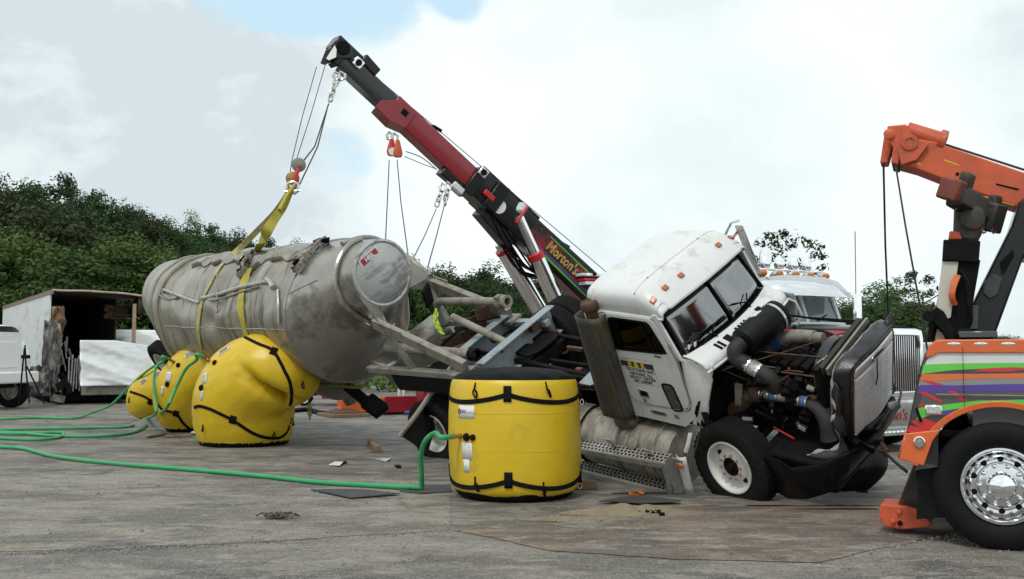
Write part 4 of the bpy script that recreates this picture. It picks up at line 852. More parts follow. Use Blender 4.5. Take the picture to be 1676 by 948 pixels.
MB().prism(pe, (0, YS - .027, 0), (1, 0, 0), (0, 0, 1), .004).build('peep_window', pm('dirty_glass', (.07, .075, .06), .25, 0, .4, 6, dirt=((.16, .15, .11), .4, 5, (1, 1, 1))), do)
MB().plate(resample(roundpoly([(.50, 1.20), (.68, 1.19), (.69, 1.07), (.53, 1.07)], .02), (.6, 1.135), 24), resample(roundpoly([(.52, 1.185), (.665, 1.178), (.675, 1.085), (.545, 1.085)], .02), (.6, 1.135), 24), (0, YS - .026, 0), (1, 0, 0), (0, 0, 1), .008).build('door_handle', chrome_worn, do)
MB().box((.605, YS - .024, 1.135), (.14, .006, .09)).build('handle_recess', black_dull, do)
MB().lathe([(.035, 0), (.035, .003), (0, .003)], (.58, YS - .027, 1.02), (0, -1, 0), 16).build('sticker', pm('green_sticker', (.03, .33, .22), .5), do)
MB().tube([V((x, YS - .022, z)) for x, z in roundpoly([(.27, 1.08), (.48, .955), (1.31, .995), (1.405, 1.12)], .1, 6)][4:-4], .012, 6).build('door_trim', steel_dirty, do)
MB().tube([(1.40, YS - .026, 1.12), (1.385, YS - .03, 1.45), (1.38, YS - .026, 1.77), (1.30, YS - .024, 2.02)], .013, 6).build('door_hinge', steel_dirty, do)
# door lettering
MB().plate([(.33, 1.69), (.92, 1.70), (.94, 1.31), (.36, 1.30)], [(.335, 1.685), (.915, 1.695), (.935, 1.315), (.365, 1.305)], (0, YS - .0275, 0), (1, 0, 0), (0, 0, 1), .001).build('sign_outline', ink_grey, do)
MB().box((.635, YS - .028, 1.60), (.575, .003, .085), Euler((0, -.02, 0))).build('sign_band', ink, do)
text('door_lettering', 'LEASED TO:', .035, (.455, YS - .0285, 1.672), (1, 0, .02), (0, 0, 1), ink_grey, do, .001)
text('door_lettering', 'E & K', .135, (.635, YS - .0325, 1.60), (1, 0, .02), (0, 0, 1), ink_yellow, do, .001, bold=.004)
for s_, z, k in (('TRUCKING INC', 1.515, .072), ('NEWARK, N.J.', 1.45, .066), ('USDOT 1397366', 1.39, .066), ('MC 530989', 1.335, .066)):
    text('door_lettering', s_, k, (.66, YS - .0285, z), (1, 0, .02), (0, 0, 1), ink, do, .001, bold=.0015)
MB().box((1.06, YS - .03, 1.80), (.10, .012, .022)).build('door_clip', rusty, do)
sidem = white_paint
MB().prism([(.0, 2.37), (.25, 2.37), (.20, 1.6), (.30, 1.10), (.48, .98), (.44, .72), (.12, .72), (-.02, 1.2)], (0, YS + .0, 0), (1, 0, 0), (0, 0, 1), .025).build('rear_pillar', sidem, trac)
MB().prism([(.45, .72), (.48, .975), (1.30, 1.015), (1.38, 1.155), (1.45, 1.15), (1.40, .92), (1.18, .72)], (0, YS + .002, 0), (1, 0, 0), (0, 0, 1), .025).build('sill_panel', sidem, trac)
MB().plate(resample(roundpoly([(.62, .89), (.92, .89), (.92, .83), (.62, .83)], .028), (.77, .86), 24), resample(roundpoly([(.64, .88), (.90, .88), (.90, .84), (.64, .84)], .018), (.77, .86), 24), (0, YS - .026, 0), (1, 0, 0), (0, 0, 1), .010).build('name_badge', chrome_worn, trac)
MB().box((.77, YS - .028, .86), (.26, .004, .04)).build('badge_plate', ink, trac)
MB().box((1.07, YS - .028, .86), (.07, .006, .06)).build('side_lamp', pm('grey_lens', (.2, .19, .18), .4), trac)
# right cowl flank, bulging forwards, lower edge torn
def flank(u, v):
    top = V((1.40, -.93, 1.80)).lerp(V((1.84, -.84, 1.74)), v); mid = V((1.38, -.975, 1.25)).lerp(V((1.70, -.98, 1.22)), v); bot = V((1.30, -.955, .74)).lerp(V((1.60, -.97, .95)), v)
    a = top.lerp(mid, u); b = mid.lerp(bot, u); p = a.lerp(b, u); p.y -= .03 * math.sin(u * math.pi) * math.sin(v * math.pi)
    if u > .93: p.z += .035 * math.sin(v * 23) + .02 * math.sin(v * 51)
    p.y += .012 * noise.noise(p * 5) * (1 if u > .5 else .3); return p
MB().grid(flank, 22, 18).build('cowl_side', white_paint, trac, solid=.014)
MB().tube(smoothpath([(1.44, YS - .03, .95), (1.50, YS - .055, 1.08), (1.57, YS - .05, 1.22)], 5), [.02] * 3 + [.035] * 5 + [.02] * 3, 8, flat=.5).build('fender_strap', black_dull, trac)
MB().prism([(1.44, 1.78), (1.395, 1.78), (1.13, 2.40), (1.22, 2.42)], (0, -.93, 0), (1, 0, 0), (0, 0, 1), .035).build('windshield_pillar', white_paint, trac)
MB().prism([(1.44, 1.78), (1.395, 1.78), (1.13, 2.40), (1.22, 2.42)], (0, .965, 0), (1, 0, 0), (0, 0, 1), .035).build('windshield_pillar', white_paint, trac)
# left side, back and floor
MB().prism([(.0, 2.37), (1.15, 2.37), (1.40, 1.78), (1.42, .8), (.1, .72), (-.02, 1.2)], (0, .975, 0), (1, 0, 0), (0, 0, 1), .025).build('left_side', white_paint, trac)
MB().box((.0, 0, 1.54), (.03, 1.86, 1.64)).build('back_wall', white_paint, trac)
MB().box((.75, 0, .78), (1.4, 1.84, .08)).build('cab_floor', black_grimy, trac)
for y in (-.48, .48):
    s_ = MB().box((.42, y, 1.22), (.5, .5, .16)).build('seat', pm('seat_cloth', (.05, .055, .06), .9), trac, bevel=.04); MB().box((.20, y, 1.62), (.16, .48, .75), Euler((0, -.15, 0))).build('seat_back', MATS['seat_cloth'], s_, bevel=.05)
MB().box((1.28, 0, 1.66), (.32, 1.7, .34)).build('dashboard', pm('dash', (.06, .06, .06), .7), trac, bevel=.05)
MB().tube([V((1.02 + .06 * math.sin(a), .48 + .22 * math.cos(a), 1.75 + .2 * math.sin(a))) for a in [k * .393 for k in range(16)]], .014, 6, loop=True).build('steering_wheel', black_dull, trac)
# ---- windshield, two panes with a centre post
def ws(u, v, off=0.):     # u: left-right -1..1, v: bottom-top 0..1
    b = V((1.60 - .14 * u * u, .89 * u, 1.83 + .0 * u)); t = V((1.31 - .12 * u * u, .84 * u, 2.43 - .03 * u * u)); p = b.lerp(t, v); return p + V((off, 0, off * .4))
for a, b in ((-.985, -.02), (.02, .985)): MB().grid(lambda u, v: ws(a + (b - a) * u, .03 + .95 * v), 14, 4).build('windshield', glass_cab, trac, solid=.006)
MB().tube([ws(0, k / 6, .006) for k in range(7)], .016, 6).build('centre_post', black_dull, trac)
MB().tube([ws(-1 + .1 * k, 0, .005) for k in range(21)] + [ws(1, k / 4, .005) for k in range(1, 5)] + [ws(1 - .1 * k, 1, .0) for k in range(1, 21)] + [ws(-1, 1 - k / 4, .005) for k in range(1, 4)], .02, 6, loop=True).build('windshield_seal', black_dull, trac)
for (u0, v0), (u1, v1), (u2, v2) in (((-.42, -.05), (-.5, .10), (-.72, .02)), ((.42, -.05), (.40, .12), (.12, .30))):
    m = MB().tube([ws(u0, v0, .03), ws(u1, v1, .05)], .010, 5); wa = m.build('wiper_arm', black_dull, trac); MB().tube([ws(u1 + .13, v1 + .12, .03), ws(u1, v1, .045), ws(u2, v2, .03)], .011, 5).build('wiper_blade', black_dull, wa)
MB().tube([ws(-.42, -.05, .03), ws(-.1, -.10, .03)], .007, 5).build('wiper_arm', black_dull, trac); MB().tube([ws(.42, -.05, .03), ws(.72, -.12, .03)], .007, 5).build('wiper_arm', black_dull, trac)
for u, v in ((-.90, .1), (-.80, .08)): q = ws(u, v, .008); MB().ball(q, .03, (.2, 1, 1.4), 8).build('permit_sticker', white_label, trac)
# ---- cowl top with air vents, white rim of the hood opening
def cowl(u, v):
    y = -.93 + 1.86 * v; uu = y / .93; a = V((1.585 - .14 * uu * uu, y, 1.835)); b = V((1.88 - .10 * uu * uu, y * (1.0 if y < 0 else 1.02), 1.735 - .02 * uu * uu)); p = a.lerp(b, u); p.z += .02 * math.sin(u * math.pi) - .05 * max(0, u - .85) / .15; return p
MB().grid(cowl, 12, 44).build('cowl', white_paint, trac, solid=.02)
for v, w_ in ((.20, .035), (.235, .035), (.31, .09), (.42, .03), (.455, .03), (.49, .03), (.525, .03), (.70, .085)):
    p = cowl(.45, v); q = cowl(.75, v); a = (q - p).normalized(); n = a.cross(V((0, 1, 0))).normalized(); n = n if n.z > 0 else -n
    R = Matrix((a, V((0, 1, 0)), n)).transposed(); MB().box((p + q) / 2 + n * .014, (.13, w_ * 1.1, .012), R).build('air_vent', black_dull, trac)
rim = [cowl(1.0, k / 20) + V((.012, 0, -.01)) for k in range(21)]
MB().tube([V((1.60, -.97, .95)), V((1.69, -.985, 1.22)), V((1.80, -.92, 1.55))] + rim + [V((1.86, .98, 1.60)), V((1.92, .98, 1.40)), V((1.86, .90, 1.28))], .02, 6).build('hood_rim', white_paint, trac)
def lflare(u, v): a = V((1.48 + .4 * v, .95 + .02 * v, 1.78 - .04 * v)); b = V((1.46 + .34 * v, .96, 1.18 + .10 * v)); p = a.lerp(b, u); p.y += .05 * math.sin(u * 3.1); return p
MB().grid(lflare, 10, 8).build('cowl_side', white_paint, trac, solid=.014)
MB().box((1.60, 0, 1.28), (.04, 1.80, .95)).build('firewall', black_grimy, trac)
MB().box((1.64, -.62, 1.46), (.12, .10, .46), Euler((0, .15, 0))).build('firewall_box', plastic_black, trac, bevel=.02)
MB().box((1.66, -.80, 1.47), (.03, .09, .16), Euler((0, 0, .2))).build('caution_label', pm('blue_label', (.25, .45, .55), .5, var=.4, scale=30), trac)
MB().prism([(0, 0), (.10, .02), (.14, -.5), (.02, -.55)], (1.55, -.985, 1.05), (1, 0, 0), (0, 0, 1), .02).build('rubber_flap', plastic_black, trac)
# ---- right mirror remains on the left edge, antenna bracket
MB().beam((1.10, .99, 2.52), (1.24, 1.02, 2.66), .05, .035).build('mirror_arm', chrome_worn, trac); MB().beam((1.22, 1.02, 2.70), (1.30, 1.06, 1.95), .03, .13, (1, 0, 0)).build('mirror', chrome_worn, trac, bevel=.02)
MB().tube([(1.05, .9, 2.6), (1.12, 1.0, 2.74), (1.26, 1.0, 2.78)], .018, 6).build('mirror_bracket', chrome_worn, trac)
# ---- exhaust stack with perforated heat shield behind the cab
perf = pm('perforated_shield', (.105, .10, .09), .45, .5, .3, 3, (1, 1, .4), .9, 55, dirt=((.17, .12, .022), .55, 2.2, (2, 2, .35)), dirt2=((.05, .045, .04), .3, 4, (1, 1, .6)))
t_ = perf.node_tree; vo_ = nd(t_, 'ShaderNodeTexVoronoi'); vo_.inputs['Scale'].default_value = 46; vo_.inputs['Randomness'].default_value = .0
tc_ = nd(t_, 'ShaderNodeTexCoord'); t_.links.new(tc_.outputs['Object'], vo_.inputs['Vector']); mr_ = nd(t_, 'ShaderNodeMapRange'); t_.links.new(vo_.outputs['Distance'], mr_.inputs[0]); mr_.inputs[1].default_value = .30; mr_.inputs[2].default_value = .40; mr_.inputs[3].default_value = .12
mm_ = nd(t_, 'ShaderNodeMix', data_type='RGBA', blend_type='MULTIPLY'); mm_.inputs['Factor'].default_value = 1; pb_ = t_.nodes['Principled BSDF']; t_.links.new(pb_.inputs['Base Color'].links[0].from_socket, mm_.inputs['A']); t_.links.new(mr_.outputs[0], mm_.inputs['B']); t_.links.new(mm_.outputs['Result'], pb_.inputs['Base Color'])
m = MB(); rings = []
for k in range(18):
    t = k / 17; z = 2.36 - 1.62 * t; x = .10 - .04 * t; rings.append([V((x + .02 + (.225 + .03 * t) * se(math.sin(a), .55) - .03 * t, -1.04 - .13 * se(math.cos(a), .5), z)) for a in [-1.9 + 3.8 * q / 14 for q in range(15)]])
hs_ = m.loft(rings, False, False).build('heat_shield', perf, trac, solid=.008)
dm = MB().ball((0, 0, 0), .0062, n=6).mesh('perforation', black_dull)
MB().cyl((.10, -1.0, .60), (.12, -1.0, 2.52), .09, 16).build('exhaust_stack', rusty, trac)
MB().lathe([(.10, 0), (.12, .03), (.12, .10), (.10, .13), (.085, .13), (.085, .02)], (.12, -1.0, 2.40), (0, 0, 1), 18, cap=False).build('stack_clamp', rusty, trac)
MB().ball((.08, -.98, .58), .18, (1.2, .8, .7), 14).build('exhaust_elbow', pm('burnt_pipe', (.12, .09, .06), .5, .4, .3, 6), trac)
# ---- fuel tank with straps and steps
fm = pm('fuel_tank_alu', (.34, .315, .27), .42, .4, .2, 3, (3, 1, 1), .2, 9, dirt=((.17, .135, .09), .5, 3, (2, 1, 1)), dirt2=((.03, .027, .024), .36, 1.6, (3, .6, .6)))
ft = MB().lathe([(0, -.02), (.34, 0), (.41, .03), (.42, .06), (.42, 2.0), (.41, 2.03), (.34, 2.06), (0, 2.08)], (-1.05, -.90, .10), (1, 0, .03), 40, cap=False).build('fuel_tank', fm, trac)
for x in (-.72, .02, .72):
    MB().tube([V((x, -.90 + math.cos(a) * .432, .10 + .03 * (x + 1) + math.sin(a) * .432)) for a in [k * 2 * math.pi / 36 for k in range(36)]], .022, 4, loop=True).build('tank_strap', black_dull if x == -.72 else steel_dirty, ft)
    MB().box((x + .05, -1.34, .42), (.10, .02, .34), Euler((.5, 0, 0))).build('step_hanger', alu_bright, ft, bevel=.005)
MB().lathe([(.09, 0), (.09, .04), (.06, .06), (0, .06)], (.36, -1.22, .42), (0, -.7, .7), 14).build('fuel_cap', steel_dirty, ft)
MB().prism([(.16, .30), (.34, .28), (.40, -.4), (.18, -.4)], (0, -1.334, .12), (1, 0, 0), (0, 0, 1), .006)
stepm = pm('step_plate', (.42, .41, .38), .45, .5, .2, 8, dirt=((.22, .16, .09), .3, 5, (1, 1, 1)))
holem = MB().lathe([(.020, 0), (.020, .004), (0, .004)], (0, 0, 0), (0, 0, 1), 8).mesh('step_hole', black_dull)
for nm, a, b, nx in (('step', V((-.85, -1.36, .24)), V((1.06, -1.36, .44)), 26), ('step', V((-.80, -1.36, -.16)), V((1.0, -1.36, -.06)), 24)):
    d = (b - a); stp = MB().beam(a, b, .20, .025, (0, 0, 1)).build('step', stepm, trac); MB().beam(a + V((0, -.10, -.04)), b + V((0, -.10, -.04)), .02, .08).build('step_edge', stepm, stp)
    for i in range(nx):
        for j in range(3):
            h = bpy.data.objects.new('step_hole', holem); S.collection.objects.link(h); h.parent = stp; h.location = a + d * ((i + .5 + .25 * (j % 2)) / nx) + V((0, -.06 + .06 * j, .0135)); h.rotation_euler = (0, -math.atan2(d.z, d.x), 0)
MB().prism([(-.10, .05), (.10, .05), (.10, -.55), (-.06, -.56)], (1.075, -1.36, .42), (0, 1, 0), (.0, 0, 1), .012).build('step_end_plate', stepm, trac)
MB().beam((1.08, -1.46, .46), (1.04, -1.46, -.10), .06, .03, (0, 1, 0)).build('step_end_edge', stepm, trac)
# ---- hanging corner of the fender with its turn lamp
m = MB(); m.loft([[V((1.24 + .16 * v - .05 * u, -1.34 - .05 * math.sin(v * 3.1) , .55 - .62 * u + .0 * v)) * 1 for v in (0, .25, .5, .75, 1)] for u in (0, .2, .4, .6, .8, 1)], False, False); fo = m.build('fender_scrap', white_paint, trac, solid=.012)
MB().box((1.30, -1.395, .42), (.11, .03, .07), Euler((0, .2, 0))).build('turn_lamp', amber, fo, bevel=.012); MB().box((1.28, -1.385, .50), (.17, .03, .05)).build('lamp_bezel', chrome_worn, fo, bevel=.01)
MB().tube(smoothpath([(1.36, -1.1, .75), (1.34, -1.18, .62), (1.30, -1.22, .52)], 5), .03, 6).build('fender_bracket', white_paint, trac)
MB().tube(smoothpath([(1.5, -1.0, .85), (1.42, -1.15, .55), (1.38, -1.2, .45)], 5), .008, 5).build('lamp_wire', rusty, trac)
# ---- chassis
for y in (-.42, .42): MB().beam((-4.2, y, .68), (3.25, y, .68), .08, .26).build('frame_rail', black_grimy, trac, bevel=.01)
for x in (-3.9, -2.4, -1.2, .4): MB().beam((x, -.42, .68), (x, .42, .68), .12, .2).build('frame_crossmember', black_grimy, trac)
MB().prism([(-.42, -.34), (.20, -.40), (.30, -.2), (.30, .2), (.20, .40), (-.42, .34), (-.40, .09), (-.02, .06), (-.02, -.06), (-.40, -.09)], (-2.65, 0, .84), (1, 0, 0), (0, 1, 0), .06).build('fifth_wheel', black_grimy, trac, bevel=.02)
for y_ in (-.62, -.3, .1, .5): MB().beam((-2.0, y_, .82), (-.25, y_ + .05, .86), .05, .06).build('deck_bar', rusty if y_ == .1 else black_dull, trac)
MB().box((-.55, -.60, .98), (.55, .5, .02), Euler((.1, 0, 0))).build('deck_plate', bluegrey, trac)
for x0, y0, z0, x1, y1, z1 in ((-.9, -.8, .85, -.2, -.9, 1.05), (-.8, -.6, 1.4, -.05, -.65, .9), (-.9, -.1, 1.2, -.1, -.7, 1.3), (-1.1, .5, 1.25, -.2, .4, 1.2)): MB().beam((x0, y0, z0), (x1, y1, z1), .05, .05).build('deck_strut', rusty if y0 > -.5 else black_dull, trac)
for k in range(4): MB().tube(smoothpath([(-.05, -.2 + .12 * k, 1.6), (-.4, -.2 + .1 * k, 1.2), (-.9, -.1 + .06 * k, 1.0), (-1.5, 0, 1.0 + .05 * k)], 6), .016, 6).build('air_hose', black_dull, trac)
wsc = 1 / XS
def W(x, y, z, dx=0, dz=0): return Matrix.Translation(V((x, y, z))) @ Euler((dx, 0, dz)).to_matrix().to_4x4()
fwq = XL(at(1205, 759, 11.18)); fax = XL(V(at(1205, 759, 11.18)) + V((-.78, -.53, -.34))) - fwq
wheel(trac, rotY_to(fax, XL(V(XT) + V((0, 0, 1))) - XL(V(XT)), fwq), rubber, 'disc', sc=wsc, lugs=44)
wl = wheel(trac, W(1.95, 1.02, .50, 0, math.pi + .1), rubber, 'disc', sc=wsc)
MB().beam((1.95, -.9, .45), (1.95, .9, .45), .12, .12).build('front_axle', black_grimy, trac)
for x in (-3.0, -1.65):
    for y in (.78, 1.12): wheel(trac, W(x, y, .46, 0, math.pi), rubber, 'deep', sc=wsc)
    MB().cyl((x, -.8, .46), (x, .8, .46), .09, 12).build('rear_axle', black_grimy, trac)
# right rear duals have dropped to the ground
q = XL(at(716, 704, 15.35)); dax = XL(V(at(716, 704, 15.35)) + V((-.62, -.70, -.34))) - q
Mw = rotY_to(dax, XL(V(XT) + V((0, 0, 1))) - XL(V(XT)), q); wheel(trac, Mw, rubber, 'deep', sc=wsc, lugs=40)
wheel(trac, rotY_to(dax, XL(V(XT) + V((0, 0, 1))) - XL(V(XT)), q - dax.normalized() * .36), rubber, 'deep', sc=wsc, lugs=40)
q2 = XL(at(800, 715, 14.3) + V((0, 0, -.12))); wheel(trac, rotY_to(dax, XL(V(XT) + V((0, 0, 1))) - XL(V(XT)), q2), rubber, 'deep', sc=wsc)
m = MB().tube(smoothpath([XW(738, 602, 15.2), XW(722, 622, 15.1), XW(708, 640, 15.0), XW(682, 678, 14.9), XW(654, 714, 14.85)], 5), .045, 8); m.build('mudflap_hanger', steel_dirty, trac)
MB().add([XW(654, 712, 14.9), XW(690, 655, 15.0), XW(706, 668, 15.2), XW(712, 700, 15.2), XW(700, 742, 15.0)], [(0, 1, 2, 3, 4)]).build('mudflap', plastic_black, trac, solid=.015, smooth=0)
# ---- engine bay
E_ = black_grimy
MB().box((2.45, .05, .98), (1.05, .56, .75)).build('engine_block', E_, trac, bevel=.03)
for k in range(6): MB().box((2.05 + .155 * k, -.12, 1.40), (.12, .22, .10)).build('valve_cover', E_, trac, bevel=.02)
for k in range(6): MB().cyl((2.05 + .155 * k, -.26, 1.15), (2.05 + .155 * k, -.34, 1.12), .045, 10).build('exhaust_port', rusty, trac)
MB().cyl((1.98, -.40, 1.12), (2.9, -.40, 1.12), .055, 10).build('exhaust_manifold', rusty, trac)
MB().lathe([(.06, -.02), (.15, .0), (.17, .05), (.15, .12), (.10, .16), (.14, .20), (.15, .26), (.08, .30), (0, .3)], (2.05, -.48, 1.17), (1, .1, 0), 20, cap=False).build('turbocharger', rusty, trac)
MB().tube(smoothpath([(2.03, -.50, 1.14), (1.95, -.52, 1.05), (1.80, -.52, .90), (1.62, -.50, .78)], 6), .10, 12).build('exhaust_pipe', pm('heat_pipe', (.12, .075, .045), .6, .3, .3, 6), trac)
# air filter canister and its intake hose
fa, fb = V((2.00, -.42, 1.80)), V((2.10, .28, 1.84)); fd = fb - fa; flt = MB().lathe([(0, 0), (.10, .0), (.185, .02), (.19, .05), (.19, .66), (.20, .67), (.20, .71), (.18, .72), (0, .73)], fa, fd, 32, cap=False).build('air_filter', plastic_black, trac)
MB().lathe([(.198, .60), (.205, .605), (.205, .635), (.198, .64)], fa, fd, 32, cap=False).build('filter_band', chrome_worn, flt)
MB().box(fa + fd * .55 + V((-.06, 0, .185)), (.10, .14, .012), Euler((0, -.3, 0))).build('filter_label', white_label, flt)
hoserub = pm('intake_rubber', (.016, .0155, .015), .65, 0, .2, 8, bump=.3, dirt=((.05, .043, .036), .2, 6, (1, 1, 1)))
ih = smoothpath([(1.98, -.40, 1.80), (1.95, -.52, 1.76), (1.98, -.56, 1.66), (2.10, -.54, 1.58)], 6); MB().tube(ih, .105, 16).build('intake_elbow', hoserub, trac)
ip = MB().tube([(2.10, -.54, 1.58), (2.26, -.54, 1.50)], .098, 18).build('intake_pipe', alu_bright, trac)
for x in (.12, .88): c = V((2.10, -.54, 1.58)).lerp(V((2.26, -.54, 1.50)), x); d = V((.16, 0, -.08)); MB().lathe([(.102, -.016), (.110, -.012), (.110, .012), (.102, .016)], c, d, 20, cap=False).build('hose_clamp', chrome, ip); MB().box(c + V((.0, -.10, .06)), (.03, .04, .03)).build('clamp_screw', chrome, ip)
MB().tube(smoothpath([(2.26, -.54, 1.50), (2.36, -.54, 1.44), (2.42, -.53, 1.34), (2.43, -.52, 1.26)], 6), .10, 16).build('intake_elbow', hoserub, trac)
MB().tube([(2.43, -.52, 1.28), (2.43, -.52, 1.17)], .097, 16).build('intake_flange', alu_bright, trac)
# charge air pipes with blue couplers
blue_cpl = pm('blue_silicone', (.05, .10, .25), .5, 0, .2, 12)
cp = MB().tube(smoothpath([(2.20, -.56, 1.17), (2.30, -.56, 1.19), (2.5, -.56, 1.19), (2.80, -.56, 1.17)], 4), .058, 14).build('charge_air_pipe', pm('pipe_grey', (.20, .19, .17), .5, .3, .2, 8), trac)
for x in (2.36, 2.78): MB().tube([(x, -.56, 1.19), (x + .08, -.56, 1.185)], .068, 14).build('coupler', blue_cpl, cp)
for x in (2.22, 2.34, 2.46, 2.77, 2.87): MB().lathe([(.062, -.01), (.071, -.008), (.071, .008), (.062, .01)], (x, -.56, 1.19), (1, 0, 0), 14, cap=False).build('hose_clamp', chrome_worn, cp)
MB().tube(smoothpath([(2.86, -.56, 1.17), (3.0, -.56, 1.12), (3.12, -.58, .98), (3.16, -.6, .8)], 6), [.07] * 4 + [.08 + .008 * k for k in range(15)], 14, flat=.8).build('intercooler_duct', hoserub, trac)
up_ = MB().tube(smoothpath([(1.95, .15, 1.36), (2.1, .18, 1.50), (2.30, .2, 1.58), (2.60, .22, 1.60)], 5), .085, 14).build('charge_air_pipe', steel_dirty, trac); MB().tube([(2.02, .165, 1.43), (2.14, .185, 1.52)], .095, 14).build('coupler', blue_cpl, up_)
MB().tube([(2.55, .21, 1.60), (2.72, .22, 1.60)], .07, 12).build('flange_pipe', pm('tan_metal', (.22, .19, .15), .5, .3), trac)
# fan shroud, radiator, tie bars
MB().lathe([(.40, 0), (.42, .02), (.42, .14), (.36, .16)], (2.88, .02, 1.30), (1, 0, 0), 32, cap=False).build('fan_shroud', grey_plastic, trac, solid=.01)
MB().box((3.05, 0, 1.18), (.08, .98, .95)).build('radiator', black_grimy, trac)
MB().beam((3.08, -.50, 1.60), (3.08, .52, 1.72), .07, .10).build('radiator_top_tank', pm('radiator_brown', (.035, .026, .019), .7, .1, .4, 6, dirt=((.09, .05, .025), .3, 5, (1, 1, 1))), trac, bevel=.01)
MB().beam((3.18, -.48, 1.62), (3.18, .52, 1.74), .03, .09).build('condenser_rail', steel_dirty, trac); MB().beam((3.24, -.50, 1.56), (3.24, .52, 1.70), .025, .11).build('condenser_rail', black_dull, trac)
for y in (-.52, .53): MB().beam((3.08, y, .75), (3.08, y, 1.68), .08, .06, (1, 0, 0)).build('radiator_side', black_grimy, trac)
MB().box((2.98, -.25, 1.62), (.12, .10, .02), Euler((0, -.6, 0))).build('radiator_label', white_label, trac)
for a, b, mat, r in (((1.62, -.3, 1.62), (3.05, -.25, 1.66), rusty, .013), ((1.66, -.78, 1.52), (3.05, .30, 1.70), rusty, .012), ((1.70, .45, 1.72), (3.05, .45, 1.76), black_dull, .016), ((1.95, -.36, 1.43), (3.02, -.42, 1.48), rusty, .016), ((1.7, .65, 1.60), (3.1, .5, 1.70), black_dull, .022), ((2.3, .1, 1.5), (3.05, -.1, 1.55), black_dull, .02)): MB().tube([a, V(a).lerp(V(b), .5) + V((0, 0, -.015)), b], r * .65, 6).build('tie_rod', mat, trac)
rh = random.Random(12)
for k in range(64):
    a = V((rh.uniform(1.65, 2.3), rh.uniform(-.65, .5), rh.uniform(.7, 1.55))); b = V((rh.uniform(2.2, 3.05), rh.uniform(-.6, .4), rh.uniform(.6, 1.5))); MB().tube(smoothpath([a, a.lerp(b, .35) + V((0, rh.uniform(-.12, .05), rh.uniform(-.2, .15))), a.lerp(b, .7) + V((0, rh.uniform(-.12, .05), rh.uniform(-.2, .1))), b], 6), rh.uniform(.006, .02), 6).build('engine_hose', rh.choice((black_dull, E_, E_, hoserub, rusty)) if k % 13 else (red_bright if k % 2 else steel_dirty), trac)
for k in range(48):
    c = (rh.uniform(1.72, 2.9), rh.uniform(-.62, -.32), rh.uniform(.62, 1.45)); MB().box(c, (rh.uniform(.06, .2), rh.uniform(.05, .12), rh.uniform(.05, .18)), Euler((rh.random(), rh.random(), rh.random()))).build('engine_accessory', rh.choice((E_, E_, black_dull, steel_dirty if k % 5 == 0 else E_)), trac, bevel=.012)
MB().box((1.74, -.66, 1.58), (.10, .16, .12)).build('junction_box', black_dull, trac, bevel=.01)
for k in range(3): MB().tube(smoothpath([(1.7, -.1 + .1 * k, 1.74), (1.78, .0 + .1 * k, 1.86), (1.86, .15 + .1 * k, 1.84), (1.95, .3 + .05 * k, 1.72)], 6), .008, 5).build('engine_wire', red_bright if k == 1 else pm('green_wire', (.05, .15, .05), .6) if k == 0 else E_, trac)
MB().tube([(2.30, -.60, .72), (2.62, -.66, .66)], .012, 5).build('engine_wire', red_bright, trac)
for a, b in (((2.6, -.5, .75), (2.72, -.52, .80)), ((1.86, -.62, .98), (1.93, -.60, 1.3))): MB().beam(a, b, .10, .05, (0, 1, .3)).build('casting', steel_dirty, trac, bevel=.01)
MB().box((2.72, -.60, .80), (.10, .02, .06), Euler((.2, .4, 0))).build('wipe_rag', pm('pale_blue', (.35, .5, .6), .8), trac)
# ---- grille shell and grille
GT, GB = V((3.50, 0, 1.72)), V((3.31, 0, .72))
def gp(y, t, off=0.): p = GB.lerp(GT, t); return V((p.x + off + .05 * (1 - (y / .5) ** 2), y, p.z - .02 * (y / .5) ** 2 * t))
MB().grid(lambda u, v: gp(-.47 + .94 * u, v, -.025), 8, 4).build('grille_backing', black_dull, trac, solid=.01)
slat_mat = pm('grille_slat', (.86, .87, .87), .3, .0, .12, 9, dirt=((.25, .24, .22), .15, 7, (1, 1, 1)))
NS = 22
for k in range(NS):
    t = .03 + .80 * k / (NS - 1); pts = [gp(-.45 + .09 * j, t, .0) + V((0, 0, .012 * math.sin(j * .9 + k) if k < 3 else 0)) for j in range(11)]
    rings = [[p + V((.0, 0, -.013)), p + V((.026, 0, -.013)), p + V((.027, 0, -.009)), p + V((.003, 0, .010))] for p in pts]; MB().loft(rings).build('grille_slat', slat_mat, trac)
hd = MB().grid(lambda u, v: gp(-.46 + .92 * u, .855 + .13 * v, .012), 10, 3).build('grille_header', slat_mat, trac, solid=.014)
c = gp(0, .92, .024); bd = MB().lathe([(.045, 0), (.045, .010), (.036, .014), (.034, .008), (0, .008)], c, (1, 0, -.15), 24, cap=False, sc=(3.4, 1)).build('oval_badge', chrome_worn, trac)
text('badge_lettering', 'FREIGHTLINER', .034, c + V((.014, 0, 0)), (0, 1, 0), (.15, 0, 1), ink, trac, .001)
for j in range(4): MB().tube([gp(-.27 + .18 * j, .03 + .1 * i, .019) for i in range(9)], .004, 4).build('grille_rod', slat_mat, trac)
fr_pts = [gp(-.49, 0, .005), gp(-.49, .5, .005), gp(-.485, .93, .005), gp(-.44, 1.01, .0), gp(0, 1.035, .0), gp(.44, 1.01, .0), gp(.485, .93, .005), gp(.49, .5, .005), gp(.49, 0, .005)]
MB().tube(fr_pts, .022, 6).build('grille_surround', grey_plastic, trac)
